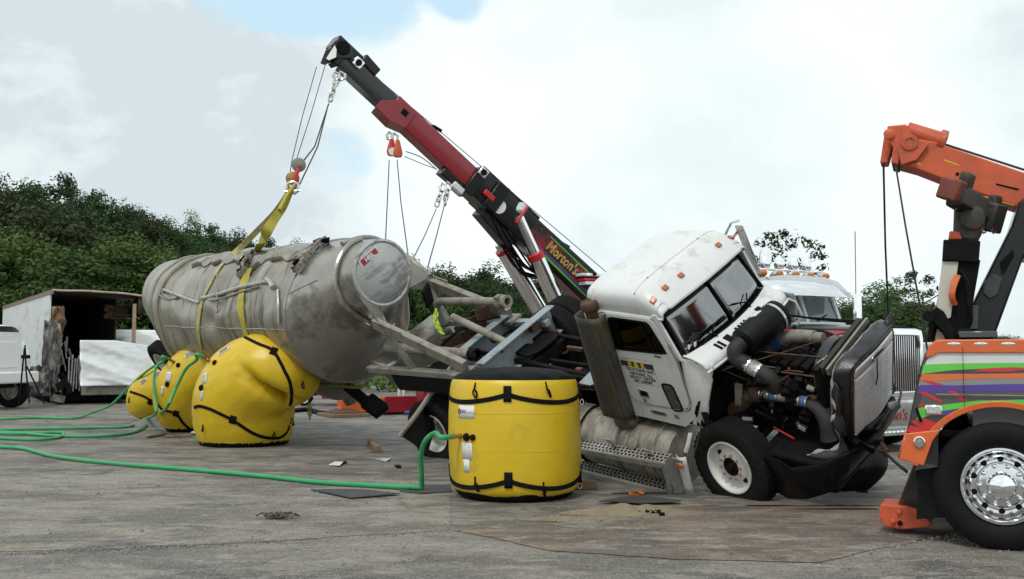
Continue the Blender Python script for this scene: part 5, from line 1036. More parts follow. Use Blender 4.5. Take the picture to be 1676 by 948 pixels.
# shell: moulded surround running back from the grille, torn at its lower edge
def shell(u, v):      # u along perimeter right-bottom -> top -> left, v front->back
    per = smoothpath([gp(-.50, -.02), gp(-.505, .5), gp(-.50, .9), gp(-.43, 1.03), gp(0, 1.05), gp(.43, 1.05), gp(.52, .93), gp(.54, .6)], 6); i = u * (len(per) - 1); a = int(i); p = per[a].lerp(per[min(a + 1, len(per) - 1)], i - a)
    side = 1 if p.y > 0 else -1; edge = min(1, abs(p.y) / .5) ** 4; q = p + V((-.14 * v - .04 * v * v, side * edge * .10 * v, .05 * v * (1 - edge) + .02 * noise.noise(p * 4 + V((v, 0, 0)))))
    if v > .95: q += V((.05 * noise.noise(p * 9), 0, .03 * noise.noise(p * 7)))
    return q
MB().grid(shell, 50, 8).build('grille_shell', grey_plastic, trac, solid=.016)
MB().tube([shell(u / 30, 1.0) + V((-.002, 0, 0)) for u in range(31)], .010, 5).build('torn_edge', pm('fibreglass_edge', (.36, .35, .31), .7, 0, .3, 9), trac)
MB().add([gp(.40, 1.02), gp(.50, .99), gp(.52, 1.03) + V((-.02, .05, .14)), gp(.44, 1.04) + V((-.1, .02, .03))], [(0, 1, 2, 3)]).build('torn_corner', grey_plastic, trac, solid=.014)
MB().tube(smoothpath([gp(-.02, .86, .03), gp(-.06, .74, .05), gp(-.03, .62, .04), gp(-.07, .52, .04)], 5), .008, 5).build('engine_wire', black_dull, trac)
# right fender remains: sheet with pale torn edge sweeping under the bay
fe = smoothpath([(3.30, -.58, 1.62), (3.28, -.64, 1.40), (3.32, -.68, 1.22), (3.24, -.70, 1.08), (3.33, -.72, .90), (3.25, -.76, .74), (3.05, -.80, .68), (2.90, -.84, .60), (2.80, -.88, .50), (2.84, -.92, .40)], 6)
MB().tube(fe, [.018 + .012 * math.sin(k * .9) for k in range(len(fe))], 6, flat=.5).build('torn_edge', MATS['fibreglass_edge'], trac)
lo = [p + V((.10, -.03, -.20 - .1 * i / len(fe))) for i, p in enumerate(fe)]; MB().loft([fe, [a.lerp(b, .5) + V((.03, -.02, .02)) for a, b in zip(fe, lo)], lo], False, False).build('fender_panel', grey_plastic, trac, solid=.014)
# ---- bumper, black and crushed
def bump(u, v):      # u along bumper from right rear corner forward and across, v top->bottom
    top = [V(q) for q in ((2.42, -1.06, .60), (2.72, -1.14, .70), (2.84, -1.10, .58), (3.12, -1.02, .64), (3.44, -.78, .74), (3.50, -.55, .70), (3.46, 0, .62), (3.38, .5, .60), (3.26, .80, .56))]; bot = [V(q) for q in ((2.36, -1.02, .06), (2.64, -1.06, .05), (2.90, -1.04, .10), (3.14, -.96, .20), (3.30, -.74, .32), (3.36, -.5, .40), (3.34, 0, .36), (3.24, .5, .32), (3.14, .8, .28))]
    i = u * (len(top) - 1); a = int(i); b = min(a + 1, len(top) - 1); t_ = top[a].lerp(top[b], i - a); b_ = bot[a].lerp(bot[b], i - a); p = t_.lerp(b_, v); p += V((.03, -.02, 0)) * math.sin(v * math.pi) + V((1, 1, 0)) * .02 * noise.noise(p * 4); return p
MB().grid(bump, 54, 8).build('bumper', plastic_black, trac, solid=.018, smooth=14)
MB().tube([bump(k / 40, 0) for k in range(41)], .016, 6).build('bumper_edge', plastic_black, trac)
MB().beam((3.44, -.62, .80), (3.52, -.45, .56), .10, .07, (0, 0, 1)).build('bumper_bracket', plastic_black, trac, bevel=.01)
for a, b in (((3.40, -.30, .74), (3.36, .45, .62)), ((3.36, -.1, .60), (3.32, .55, .50)), ((3.44, -.2, .66), (3.42, .2, .70))): MB().beam(a, b, .05, .12, (1, 0, .3)).build('air_dam_scrap', grey_plastic if a[2] > .65 else plastic_black, trac, bevel=.012)
# front towing eye area dark skirt under the bay
MB().box((2.78, -.35, .40), (1.0, 1.2, .42)).build('splash_shield', E_, trac, bevel=.05)
# black torn air dam resting on the ground under the far end of the bumper
def dam(u, v):
    a = at(1350 + 90 * u, 735 - 14 * u, 11.75 + .1 * u); b = gnd(1352 + 66 * u, 806 - 2 * u); p = a.lerp(b, v); p += V((.16 * math.sin(v * math.pi) * (u - .2), -.10 * math.sin(v * math.pi), 0)) + V((.02, .04, 0)) * noise.noise(V((u * 5, v * 5, 1))); p.z = max(p.z, .006); return XL(p)
MB().grid(dam, 14, 12).build('torn_air_dam', plastic_black, trac, solid=.02)
def dam2(u, v):
    a = at(1440, 721, 11.85); c = at(1438, 740, 12.3); d = gnd(1418, 804); e = gnd(1400, 800) + V((0, .5, 0)); p = a.lerp(c, u).lerp(d.lerp(e, u), v) + V((.05 * math.sin(v * 3.1), 0, 0)); p.z = max(p.z, .006); return XL(p)
MB().grid(dam2, 6, 10).build('torn_air_dam', plastic_black, trac, solid=.02)
# ================================================================== heavy rotator wrecker behind the tanker
WY = RAD(-59)
wr = empty('heavy_wrecker', 'heavy wrecker with long red and black boom raised over the tanker', 'wrecker', (6.3, 16.2, 0), (0, 0, WY))
WL = loc_of(wr); WP = lambda px, py, Y: WL(at(px, py, Y))
wcream = pm('wrecker_white', (.72, .73, .73), .25, 0, .04, 2, coat=.5)
# hood, nose and grille
def hood(u, v):     # u front->cowl, v right->left
    th = -math.pi / 2 + math.pi * v; x = -.10 - 1.95 * u; hw = .62 + .20 * u; zt = 2.02 + .10 * u; zb = 1.15; return V((x, hw * se(math.sin(th), .42), zb + (zt - zb) * max(0, math.cos(th)) ** .35))
MB().grid(hood, 16, 40).build('hood', [red_paint, wcream], wr, smooth=50)
hb = MB().grid(lambda u, v: hood(u, .28 + .44 * v) + V((0, 0, .006)), 16, 24).build('hood_top', black_paint, wr, solid=.008)
MB().plate(resample(roundpoly([(-.60, .86), (.60, .86), (.60, 2.0), (-.60, 2.0)], .12), (0, 1.4), 40), resample(roundpoly([(-.50, .98), (.50, .98), (.50, 1.88), (-.50, 1.88)], .05), (0, 1.4), 40), (-.10, 0, 0), (0, 1, 0), (0, 0, 1), .10).build('grille_shell', chrome, wr, bevel=.02)
MB().box((-.10, 0, 1.42), (.02, 1.02, .92)).build('grille_mesh', pm('grille_red_reflect', (.05, .02, .02), .4, .3), wr)
for k in range(19): MB().box((-.06, -.48 + .96 * k / 18, 1.43), (.03, .014, .90)).build('grille_bar', chrome, wr)
# fenders and headlamps
for s in (-1, 1):
    m = MB(); m.loft([[V((-1.15 + .78 * math.cos(a), s * (.62 + w_), .60 + .62 * math.sin(a) * (1 if w_ < .5 else .97))) for a in [math.pi * (.02 + .96 * k / 16) for k in range(17)]] for w_ in (0, .3, .52, .58)], False, False); fo = m.build('fender', red_paint, wr, solid=.02)
    hl = MB().box((-.42, s * .88, 1.18), (.26, .30, .24)).build('headlamp', chrome, wr, bevel=.04); MB().box((-.285, s * .88, 1.18), (.012, .22, .17)).build('lens', pm('lamp_lens', (.55, .58, .6), .08, .3), hl)
    wheel(wr, Matrix.Translation(V((-1.15, s * 1.02, .52))) @ Euler((0, 0, 0 if s < 0 else math.pi)).to_matrix().to_4x4(), rubber_clean, 'alloy')
# bumper with lettering and lower row of lamps
MB().loft([[V((x, y, z)) for x, z in ((-.30, .38), (-.02 - .12 * (abs(y) / 1.2) ** 4, .38), (.06 - .12 * (abs(y) / 1.2) ** 4, .55), (.06 - .12 * (abs(y) / 1.2) ** 4, .80), (-.02 - .12 * (abs(y) / 1.2) ** 4, .86), (-.30, .86))] for y in [-1.2 + .1 * k for k in range(25)]]).build('bumper', chrome_worn, wr, smooth=30)
text('bumper_lettering', "Morton's", .26, (.068, -.42, .60), (0, 1, 0), (0, 0, 1), ink_red, wr, .002, shear=.25)
MB().box((.07, -.72, .80), (.02, .28, .14)).build('number_plate', white_label, wr)
MB().box((.0, 0, .33), (.08, 2.2, .09)).build('light_strip', chrome_worn, wr)
for k in range(22): MB().ball((.045, -1.05 + .1 * k, .33), .036, (.6, 1, 1), 8).build('strip_lamp', chrome, wr)
# cab
MB().loft([[V((x, y, z)) for x, z in ((-3.7, 1.0), (-2.0, 1.0), (-1.98, 2.12), (-2.18, 2.66), (-2.35, 2.92), (-3.0, 3.0), (-3.7, 2.98))] for y in (-1.0, -.98, .98, 1.0)]).build('cab', black_paint, wr, bevel=.05)
MB().box((-3.0, -1.012, 1.55), (1.3, .02, .9)).build('door', red_paint, wr, bevel=.01); MB().prism([(-3.55, 2.15), (-2.35, 2.15), (-2.55, 2.72), (-3.55, 2.76)], (0, -1.005, 0), (1, 0, 0), (0, 0, 1), .008).build('side_window', glass_dark, wr)
for s in (-1, 1):
    a = [V((-1.965, s * .04, 2.16)), V((-2.02, s * .86, 2.16)), V((-2.19, s * .82, 2.62)), V((-2.14, s * .04, 2.62))]; MB().add([p + V((.022, 0, .006)) for p in a], [(0, 1, 2, 3)]).build('windshield', pm('bright_glass', (.14, .19, .20), .05, 0, .1, 2, spec=.8), wr, smooth=0, solid=.01)
    MB().beam(a[1] + V((.03, s * .06, -.04)), a[2] + V((.03, s * .06, .04)), .07, .05).build('pillar', wcream, wr)
MB().beam((-1.93, 0, 2.13), (-2.12, 0, 2.66), .06, .04).build('pillar', wcream, wr); MB().box((-1.92, 0, 2.13), (.10, 1.86, .06)).build('cowl', wcream, wr, bevel=.02)
for s in (-1, 1): MB().tube([(-1.90, s * .2, 2.16), (-1.98, s * .55, 2.3)], .012, 5).build('wiper', black_dull, wr)
# chrome sun visor, peaked in the middle
m = MB(); vis = [[V((-2.12, -1.02, 2.92)), V((-2.00, -.55, 2.98)), V((-1.98, 0, 2.99)), V((-2.00, .55, 2.98)), V((-2.12, 1.02, 2.92))], [V((-1.78, -1.05, 2.60)), V((-1.62, -.55, 2.60)), V((-1.58, 0, 2.60)), V((-1.62, .55, 2.60)), V((-1.78, 1.05, 2.60))]]
m.loft(vis, False, False).build('sun_visor', pm('visor_steel', (.78, .80, .82), .16, .9, .04, 3), wr, solid=.012)
# roof lamps, horns and beacons
MB().tube([(-2.45, -.95, 3.12), (-2.45, .95, 3.12)], .022, 6).build('lamp_rail', chrome, wr)
for k in range(5): y = -.8 + .4 * k; b = MB().lathe([(.03, -.18), (.07, -.10), (.085, 0), (.075, .03), (0, .045)], (-2.25, y, 3.02), (1, 0, .1), 12, cap=False).build('roof_lamp', chrome_worn, wr); MB().ball((-2.20, y, 3.025), .07, (.9, 1, .9), 10).build('lens', amber, b)
for k in range(5): y = -.72 + .36 * k; b = MB().lathe([(.0, -.10), (.08, -.08), (.10, 0), (.085, .10), (.03, .17), (0, .18)], (-2.6, y, 3.24), (0, 0, 1), 14, cap=False).build('work_lamp', chrome, wr)
MB().lathe([(.06, 0), (.11, .05), (.12, .22), (.09, .32), (0, .35)], (-2.75, -.2, 3.22), (0, 0, 1), 14, cap=False).build('air_cleaner_cap', chrome, wr)
for s in (-1, 1):
    MB().tube(smoothpath([(-2.3, s * 1.02, 2.0), (-2.1, s * 1.3, 2.02), (-2.05, s * 1.42, 2.08)], 4), .022, 6).build('mirror_arm', chrome, wr); MB().tube([(-2.25, s * 1.02, 2.72), (-2.08, s * 1.42, 2.74)], .018, 6).build('mirror_arm', chrome, wr)
    MB().box((-2.05, s * 1.44, 2.40), (.10, .22, .62)).build('mirror', chrome, wr, bevel=.045)
MB().tube([(-2.08, 1.46, 2.72), (-2.1, 1.5, 3.9)], .010, 5).build('antenna', steel_dirty, wr)
# cab-back sleeper/box, deck and body sides
MB().box((-5.2, 0, .95), (2.4, 2.3, .9)).build('tool_body', red_paint, wr, bevel=.04)
MB().box((-9.2, 0, 1.05), (6.4, 2.4, .50)).build('deck', red_paint, wr, bevel=.04)
MB().box((-9.2, -1.21, .98), (6.0, .02, .22)).build('side_panel', black_paint, wr)
MB().box((-7.0, 0, .62), (10.5, .9, .28)).build('chassis', black_dull, wr)
for x in (-8.3, -9.6, -10.9):
    for s in (-1, 1): wheel(wr, Matrix.Translation(V((x, s * 1.02, .52))) @ Euler((0, 0, 0 if s < 0 else math.pi)).to_matrix().to_4x4(), rubber_clean, 'alloy')
# beacon bar on its stand
lbp = WP(985, 452, 22.6); MB().box(lbp, (.35, 1.3, .07)).build('beacon_bar', pm('clear_lens', (.6, .6, .6), .2), wr, bevel=.02); MB().box(lbp + V((0, 0, -.10)), (.32, 1.2, .05)).build('beacon_base', red_bright, wr); MB().box(lbp + V((0, 0, -.18)), (.3, 1.1, .07)).build('beacon_tray', wcream, wr)
for k in range(7): MB().box(lbp + V((.0, -.5 + .17 * k, .01)), (.36, .10, .055)).build('beacon_cell', black_dull if k % 2 else chrome, wr)
MB().beam(lbp + V((0, 0, -.2)), V((lbp.x, lbp.y, 1.2)), .12, .12).build('beacon_post', black_dull, wr)
# turret
A = at(985, 497, 23.2); B = at(552, 92, 19.3); AL = WL(A); BL = WL(B); bd_ = (BL - AL).normalized()
camd = (WL(CAMP) - AL).normalized(); nn = (camd - bd_ * camd.dot(bd_)).normalized(); nn.z = 0; nn.normalize(); side = nn; upn = side.cross(bd_) * -1
if upn.z < 0: upn = -upn
MB().lathe([(.75, 0), (.80, .05), (.80, .22), (.70, .28), (0, .28)], (AL.x - .2, 0, 1.28), (0, 0, 1), 28).build('turret_ring', black_dull, wr)
MB().beam(V((AL.x, AL.y, 1.4)), AL + V((0, 0, .1)), .9, .7, bd_).build('turret', black_paint, wr, bevel=.05)
def bp(t, u=0., s=0.): return AL + bd_ * (t * (BL - AL).length) + upn * u + side * s
def bsec(t0, t1, h0, h1, w_, name, mat, drop=0.):
    m = MB(); rings = [];
    for t, h in ((t0, h0), (t1, h1)): rings.append([bp(t, u + drop, s) for u, s in ((-h / 2, -w_ / 2), (-h / 2, w_ / 2), (-h * .38, w_ / 2 + .012), (h * .38, w_ / 2 + .012), (h / 2, w_ / 2), (h / 2, -w_ / 2))])
    return m.loft(rings).build(name, mat, wr, bevel=.012)
def tpx(px):      # boom parameter of the axis point seen at this photograph column
    lo, hi = 0., 1.
    for _ in range(40):
        mid = (lo + hi) / 2; p = A.lerp(B, mid); x = CXP + FPX * p.x / ((p.y) * math.cos(PITCH) + (p.z - 1.6) * math.sin(PITCH)); lo, hi = (mid, hi) if x > px else (lo, mid)
    return (lo + hi) / 2
T = {k: tpx(k) for k in (970, 960, 900, 860, 840, 800, 770, 740, 700, 655, 640, 600, 575, 560)}
outer = bsec(-.02, T[770], .78, .60, .60, 'boom_outer', black_paint)
mid = bsec(T[770], T[640], .48, .46, .46, 'boom_middle', red_paint)
inner = bsec(T[740], T[560], .40, .40, .38, 'boom_inner', pm('boom_black', (.022, .023, .025), .28, 0, .1, 2, coat=.3), .0)
# painted artwork panel on the outer section, facing the camera
def art(name, poly, mat, off):
    o_ = bp(0, 0, .31 + .014 + off); MB().prism([(a, b) for a, b in poly], o_, bd_, upn, .0015 if (bd_.cross(upn)).dot(side) > 0 else -.0015).build(name, mat, outer)
Lb = (BL - AL).length; t0_, t1_ = T[970] * Lb, T[860] * Lb; h_ = .24
art('art_panel', [(t0_, -h_ - .04), (t1_, -h_), (t1_, h_), (t0_, h_ + .04)], pm('art_red', (.26, .010, .015), .3, 0, .3, 3, coat=.4, dirt=((.008, .007, .008), .95, 1.8, (1, 1, 1))), .0)
art('art_stripe', [(t0_, -h_ - .02), (t1_, -h_ + .02), (t1_, -h_ + .08), (t0_, -h_ + .02)], pm('art_green', (.05, .38, .05), .4), .002)
art('art_stripe', [(t0_ + .1, -h_ + .06), (t1_ - .1, -h_ + .09), (t1_ - .1, -h_ + .12), (t0_ + .3, -h_ + .10)], pm('art_purple', (.10, .06, .30), .4), .003)
art('art_stripe', [(t0_ + .05, h_ - .04), (t1_ - .5, h_ - .03), (t1_ - .5, h_ - .0), (t0_ + .05, h_ + .0)], MATS['art_green'], .004)
art('art_stripe', [(t0_, .02), (t0_ + .5, -.02), (t0_ + .9, .05), (t0_ + .5, .10)], black_paint, .003)
rgt = -bd_; uyy = upn
if rgt.cross(uyy).dot(side) < 0: uyy = -uyy
text('boom_lettering', "Morton's", .32, bp((t0_ + t1_) / 2 / Lb + .015, .04, .335), rgt, upn, pm('art_gold', (.50, .36, .05), .35, 0, .35, 3, dirt=((.45, .08, .12), .45, 5, (1, 1, 1))), outer, .002, shear=.12, bold=.008, sx=.86)
# red saddle straps, red lugs and line guides on top of the boom
for px, h in ((960, .80), (900, .74), (845, .66), (800, .6), (690, .5)):
    t = tpx(px)
    if px in (900, 845, 800, 690): MB().tube([bp(t, .30 if px > 780 else .22), bp(t - .012, .42 if px > 780 else .33), bp(t - .035, .46 if px > 780 else .37)], .04, 8).build('line_guide', black_dull, wr)
for t in (T[840],): MB().beam(bp(t, -.12, .34), bp(t, .36, .34), .16, .05, bd_).build('saddle', red_bright, wr, bevel=.015)
cl = MB().beam(bp(T[800], -.30, .0), bp(T[800], .34, 0), .78, .34, bd_).build('boom_collar', black_paint, wr, bevel=.02)
MB().beam(bp(T[770], -.36, 0), bp(T[770], .28, 0), .66, .26, bd_).build('boom_collar', black_paint, wr, bevel=.02)
def roller(t, u, s, r): ro = MB().lathe([(r, -.02), (r, .05), (r * .8, .06), (r * .8, .03)], bp(t, u, s), side, 18, cap=False).build('sheave', chrome, wr); MB().box(bp(t, u, s), (.01, .01, .01)); return ro
def lampbox(t, u, s):
    c = bp(t, u, s); R = Matrix((bd_, upn, side)).transposed(); b = MB().box(c, (.22, .20, .05), R).build('side_fitting', chrome, wr, bevel=.04); MB().lathe([(.07, .0), (.07, .04), (0, .04)], c, side, 14).build('fitting_eye', black_dull, b)
lampbox(T[770] - .01, .22, .36); lampbox(T[560] - .035, .12, .25)
R = Matrix((bd_, upn, side)).transposed(); MB().box(bp(T[800] + .01, -.08, .36), (.30, .13, .10), R).build('red_lug', red_bright, wr, bevel=.02)
MB().lathe([(.16, 0), (.16, .02), (.08, .03), (0, .03)], bp(T[800] - .03, -.10, .34), side, 20).build('angle_gauge', white_label, wr)
MB().box(bp(T[770] + .02, -.42, .25), (.30, .14, .22), R).build('work_light', wcream, wr, bevel=.02)
# black hydraulic gear and hoses hanging below the collar
for k in range(9):
    a = bp(T[800] - .01 * k, -.32, .1 * (k % 3)); c = bp(T[860] - .01 * k, -.62 - .05 * (k % 4), .12 * (k % 3)); e = bp(T[900] - .02, -.5, .1 * (k % 3)); MB().tube(smoothpath([a, c, e], 7), .022, 6).build('hydraulic_hose', black_dull, wr)
MB().beam(bp(T[860] + .02, -.50, 0), bp(T[800], -.38, 0), .42, .24, upn).build('cylinder_bracket', black_paint, wr, bevel=.02)
MB().beam(bp(T[860], .30, .12), bp(T[770], .34, .12), .30, .22, upn, .2, .12).build('top_gusset', black_paint, wr, bevel=.02)
MB().lathe([(.13, 0), (.13, .03), (.07, .05), (0, .05)], bp(T[840] + .01, .24, .30), side, 18).build('pivot_pin', chrome_worn, wr)
# lift cylinders
for (x0, y0, Y0), (x1, y1, Y1), sm in (((935, 545, 22.6), (846, 352, 21.5), 1), ((902, 540, 23.2), (818, 398, 22.2), 0)):
    a = WP(x0, y0, Y0); b = WP(x1, y1, Y1); c = a.lerp(b, .66 if sm else .93); cy = MB().cyl(a, c, .185, 24).build('lift_cylinder', chrome, wr); MB().cyl(c.lerp(a, .03), c.lerp(b, .08), .20, 24).build('cylinder_collar', red_bright, cy)
    MB().cyl(c, b, .135, 20).build('piston_rod', chrome, cy); MB().cyl(a + side * .17, a - side * .17, .10, 14).build('cylinder_pin', black_dull, cy)
    for q in (.25, .5): MB().box(a.lerp(c, q) + side * .155, (.05, .05, .05)).build('port_block', chrome_worn, cy)
# boom nose: sheave head, white fairlead, shackles, chain
hdm = MB().beam(bp(1.03, .16, 0), bp(T[575], .16, 0), .42, .30, upn).build('boom_head', black_paint, wr, bevel=.03)
MB().beam(bp(1.0, -.05, 0), bp(T[560], -.08, 0), .40, .30, upn).build('head_cheek', black_paint, wr, bevel=.03)
MB().beam(bp(T[575], .30, 0), bp(T[600], .26, 0), .46, .20, upn).build('head_plate', black_paint, wr, bevel=.03)
hp = [at(524, 104, 19.2), at(533, 82, 19.2), at(552, 70, 19.25), at(575, 76, 19.3), at(578, 96, 19.3), at(548, 96, 19.25), at(532, 107, 19.2)]
fa_ = MB(); n0 = (CAMP - hp[0]).normalized(); fa_.add([WL(p + n0 * .16) for p in hp] + [WL(p - n0 * .16) for p in hp], [tuple(range(7)), tuple(range(13, 6, -1))] + [(i, (i + 1) % 7, 7 + (i + 1) % 7, 7 + i) for i in range(7)]); fa_.build('sheave_head', black_paint, wr, bevel=.015, smooth=0)
wp_ = [at(534, 96, 19.0), at(548, 74, 19.0), at(551, 82, 19.0), at(550, 94, 19.0), at(538, 99, 19.0)]; MB().add([WL(p) for p in wp_], [tuple(range(5))]).build('white_guard', white_clean, wr, solid=.02, smooth=0)
MB().lathe([(.13, -.18), (.13, .18)], WL(at(560, 82, 19.25)), side, 18).build('head_sheave', black_dull, wr)
for dx in (0, 9): MB().tube([WL(at(x + dx, y, 18.95)) for x, y in ((548, 118), (545, 124), (549, 131), (555, 129), (556, 122))], .03, 8, loop=True).build('shackle', chrome_worn, wr)
chain('chain_link', [WL(at(552, 130, 18.95)), WL(at(545, 148, 18.9)), WL(at(541, 164, 18.85)), WL(at(538, 172, 18.8))], chrome_worn, wr, .17, .10, .022)
# shackles and red snatch blocks below the red section, shackles below the collar
for x, y in ((637, 216), (645, 218)): MB().tube([WL(at(x + a, y + b, 19.9)) for a, b in ((0, 0), (-4, 5), (-2, 12), (4, 12), (6, 5))], .03, 8, loop=True).build('shackle', chrome_worn, wr)
nose = [bp(T[655] + .005, .20, .26), bp(T[655] + .03, .10, .26), bp(T[640] + .03, -.14, .26), bp(T[640] + .03, -.32, .26), bp(T[655] + .01, -.34, .26), bp(T[655] - .03, -.22, .26), bp(T[655] - .03, .20, .26)]
MB().add(nose + [p - side * .52 for p in nose], [tuple(range(7)), tuple(range(13, 6, -1))] + [(i, (i + 1) % 7, 7 + (i + 1) % 7, 7 + i) for i in range(7)]).build('boom_nose_plate', red_paint, wr, bevel=.012, smooth=0)
MB().box(bp(T[655] - .005, .02, .272), (.14, .12, .01), R).build('vent_plate', black_dull, wr)
for k, (x, y) in enumerate(((641, 240), (651, 242))):
    b = MB().lathe([(.04, -.16), (.07, -.05), (.10, .06), (.11, .12), (.08, .19), (0, .2)], WL(at(x, y, 19.8)), (0, 0, -1), 14, cap=False, sc=(1, .5)).build('snatch_block', orange_worn if k else red_bright, wr); MB().lathe([(.08, -.065), (.08, .065), (0, .07)], WL(at(x, y + 9, 19.8)), nn, 16).build('sheave', chrome_worn if k == 0 else orange_worn, b)
for x, y in ((724, 300), (733, 297)): MB().tube([WL(at(x + a, y + b, 20.6)) for a, b in ((0, 0), (-4, 6), (-3, 14), (3, 14), (5, 6))], .032, 8, loop=True).build('shackle', chrome, wr)
MB().beam(bp(T[740] + .015, -.34, .1), bp(T[770], -.30, .1), .3, .16, upn).build('shackle_mount', black_paint, wr, bevel=.02)
chain('chain_link', [WL(at(722, 314, 20.5)), WL(at(716, 332, 20.4)), WL(at(714, 340, 20.4))], chrome_worn, wr, .16, .10, .02); chain('chain_link', [WL(at(733, 312, 20.5)), WL(at(729, 328, 20.4)), WL(at(728, 335, 20.4))], chrome_worn, wr, .16, .10, .02)
# wire ropes
def rope(pts, r=.009, mat=wire_mat): return MB().tube([WL(p) for p in pts], r, 6).build('wire_rope', mat, wr)
rope([at(1000, 452, 23.4), at(900, 367, 22.4), at(800, 283, 21.4), at(700, 198, 20.4), at(591, 106, 19.4)])
rope([at(518, 110, 19.1), at(495, 190, 18.4), at(478, 262, 17.7), at(472, 300, 17.5)]); rope([at(533, 104, 19.1), at(508, 190, 18.4), at(485, 262, 17.65)])
rope([at(538, 170, 18.8), at(515, 240, 18.2), at(498, 262, 17.7)], .014); rope([at(537, 172, 18.8), at(520, 240, 18.2), at(490, 303, 17.5)], .014)
tp1 = at(631, 392, 16.4); rope([at(637, 262, 19.75), at(634, 330, 18.2), tp1], .010); rope([at(650, 262, 19.75), at(656, 330, 18), at(668, 418, 16.2)], .010)
rope([at(714, 342, 20.4), at(696, 384, 18.2), at(676, 424, 16.2)], .011); rope([at(727, 337, 20.4), at(715, 384, 18), at(700, 438, 15.9)], .011)
rope(smoothpath([at(664, 248, 19.8), at(690, 258, 20.0), at(715, 278, 20.4)], 6), .010); rope(smoothpath([at(662, 256, 19.8), at(690, 268, 20.2), at(712, 276, 20.5)], 6), .008)
# the travelling block carrying the slings
bk = empty('snatch_block', 'grey steel snatch block hanging on wire ropes above the slings', 'block', at(488, 280, 17.6)); BK = loc_of(bk)
for (x, y, r, mat) in ((489, 270, .125, steel_dirty), (479, 292, .12, pm('brass_worn', (.36, .24, .08), .5, .5, .3, 9))):
    c = BK(at(x, y, 17.6)); dn = (CAMP - at(x, y, 17.6)).normalized()
    for s in (-1, 1): MB().lathe([(r, 0), (r * 1.02, .012), (r * .9, .022), (.03, .03), (.03, .05), (0, .05)], c + dn * (s * .05), dn * s, 20).build('cheek_plate', mat, bk)
    MB().lathe([(r * .9, -.045), (r * .78, 0), (r * .9, .045)], c, dn, 20).build('sheave', black_dull, bk)
MB().beam(BK(at(488, 276, 17.55)), BK(at(480, 300, 17.5)), .10, .06).build('becket', red_bright, bk, bevel=.01)
MB().tube(smoothpath([BK(at(x, y, 17.5)) for x, y in ((474, 296), (471, 304), (477, 310), (486, 308), (488, 299))], 4), .028, 8).build('hook', pm('hook_gold', (.35, .22, .05), .5, .4, .2, 9), bk)
# outriggers: orange end with foot, red beam
oe = WP(555, 664, 25.4); oi = V((oe.x, -1.1, oe.z)); dr = (oi - oe)
MB().beam(oe, oe + dr * .36, .30, .36).build('outrigger_end', orange_paint, wr, bevel=.015); MB().beam(oe + dr * .36, oi + dr * .05, .36, .42).build('outrigger_beam', red_paint, wr, bevel=.015)
MB().beam(oe + V((0, 0, -.05)), V((oe.x, oe.y + .12, .14)), .26, .26).build('outrigger_leg', orange_paint, wr, bevel=.02); MB().loft([[V((oe.x + x * w_, oe.y + .12 + y * w_, z)) for x, y in ((-1, -1), (1, -1), (1, 1), (-1, 1))] for w_, z in ((.40, .085), (.38, .115), (.16, .20))]).build('outrigger_foot', rusty, wr)
MB().beam(V((-11.6, -1.1, .62)), V((-11.6, -3.0, .55)), .3, .36).build('outrigger_beam', red_paint, wr, bevel=.015)
wpd = MB().box((0, 0, .04), (1.15, 1.0, .08)).build('timber_pad', wood, None, bevel=.01); wpd.location = mxw(wr) @ V((oe.x, oe.y + .12, 0)); wpd.rotation_euler = (0, 0, WY); tag(wpd, 'weathered timber pad under the orange outrigger foot', 'timber pad')
# ================================================================== orange wrecker at the right edge
YO = 8.15
ot = empty('tow_truck', 'orange wrecker with rainbow striped body and polished wheels at the right edge', 'tow truck', (4.01, YO, 0), (0, 0, RAD(-23)))
OL = loc_of(ot); OI = mxw(ot).inverted()
def O(px, py, Y=None):        # point on the truck's own upright plane, Y - YO metres in from its near side
    o_ = OI @ CAMP; d_ = OI.to_3x3() @ ray(px, py); return o_ + d_ * (((Y or YO) - YO - o_.y) / d_.y)
YN = -.02          # near body face, local y
def poly(pp, Y=YO - .02): return [(q.x, q.z) for q in [O(x, y, Y) for x, y in pp]]
grey_grad = pm('silver_paint', (.55, .56, .56), .25, .3, .06, 2, coat=.6); dk = pm('charcoal_paint', (.05, .05, .052), .25, .2, .2, 2, coat=.6)
XEND = 3.4
top_z = O(1600, 558).z
# body shell: extruded side outline with wheel arch
cz, cxw = O(1640, 797).z, O(1640, 797).x
arch = [(cxw + .66 * math.cos(a), .52 + .66 * math.sin(a)) for a in [math.pi * k / 20 for k in range(20, -1, -1)]]
arch2 = [(cxw + 1.32 + .66 * math.cos(a), .52 + .66 * math.sin(a)) for a in [math.pi * k / 20 for k in range(20, -1, -1)]]
outl = poly([(1476, 748), (1490, 690), (1500, 640), (1509, 600), (1517, 578), (1535, 560)]); outl[-1] = (outl[-1][0], top_z)
arch = arch[1:]; arch2[-1] = (arch2[-1][0], .52)
side_poly = outl + [(XEND, top_z), (XEND, .62)] + list(reversed(arch2))[0:13] + [(cxw + .80, .86)] 
ap = [p for p in reversed(arch)][6:]
side_poly = outl + [(XEND, top_z), (XEND, .62), (cxw + 2.05, .62)] + [p for p in reversed(arch2)][2:15] + ap + [(outl[0][0] + .28, .66), (outl[0][0], outl[0][1])][:1]
MB().prism(side_poly, (0, YN + .03, 0), (1, 0, 0), (0, 0, 1), .03).build('side_panel', dk, ot, smooth=0)
MB().prism(side_poly, (0, 2.38, 0), (1, 0, 0), (0, 0, 1), .03).build('far_side_panel', dk, ot, smooth=0)
MB().box(((outl[-1][0] + XEND) / 2 + .1, 1.18, 1.30), (XEND - outl[-1][0] - .3, 2.3, .66)).build('tool_body', dk, ot)
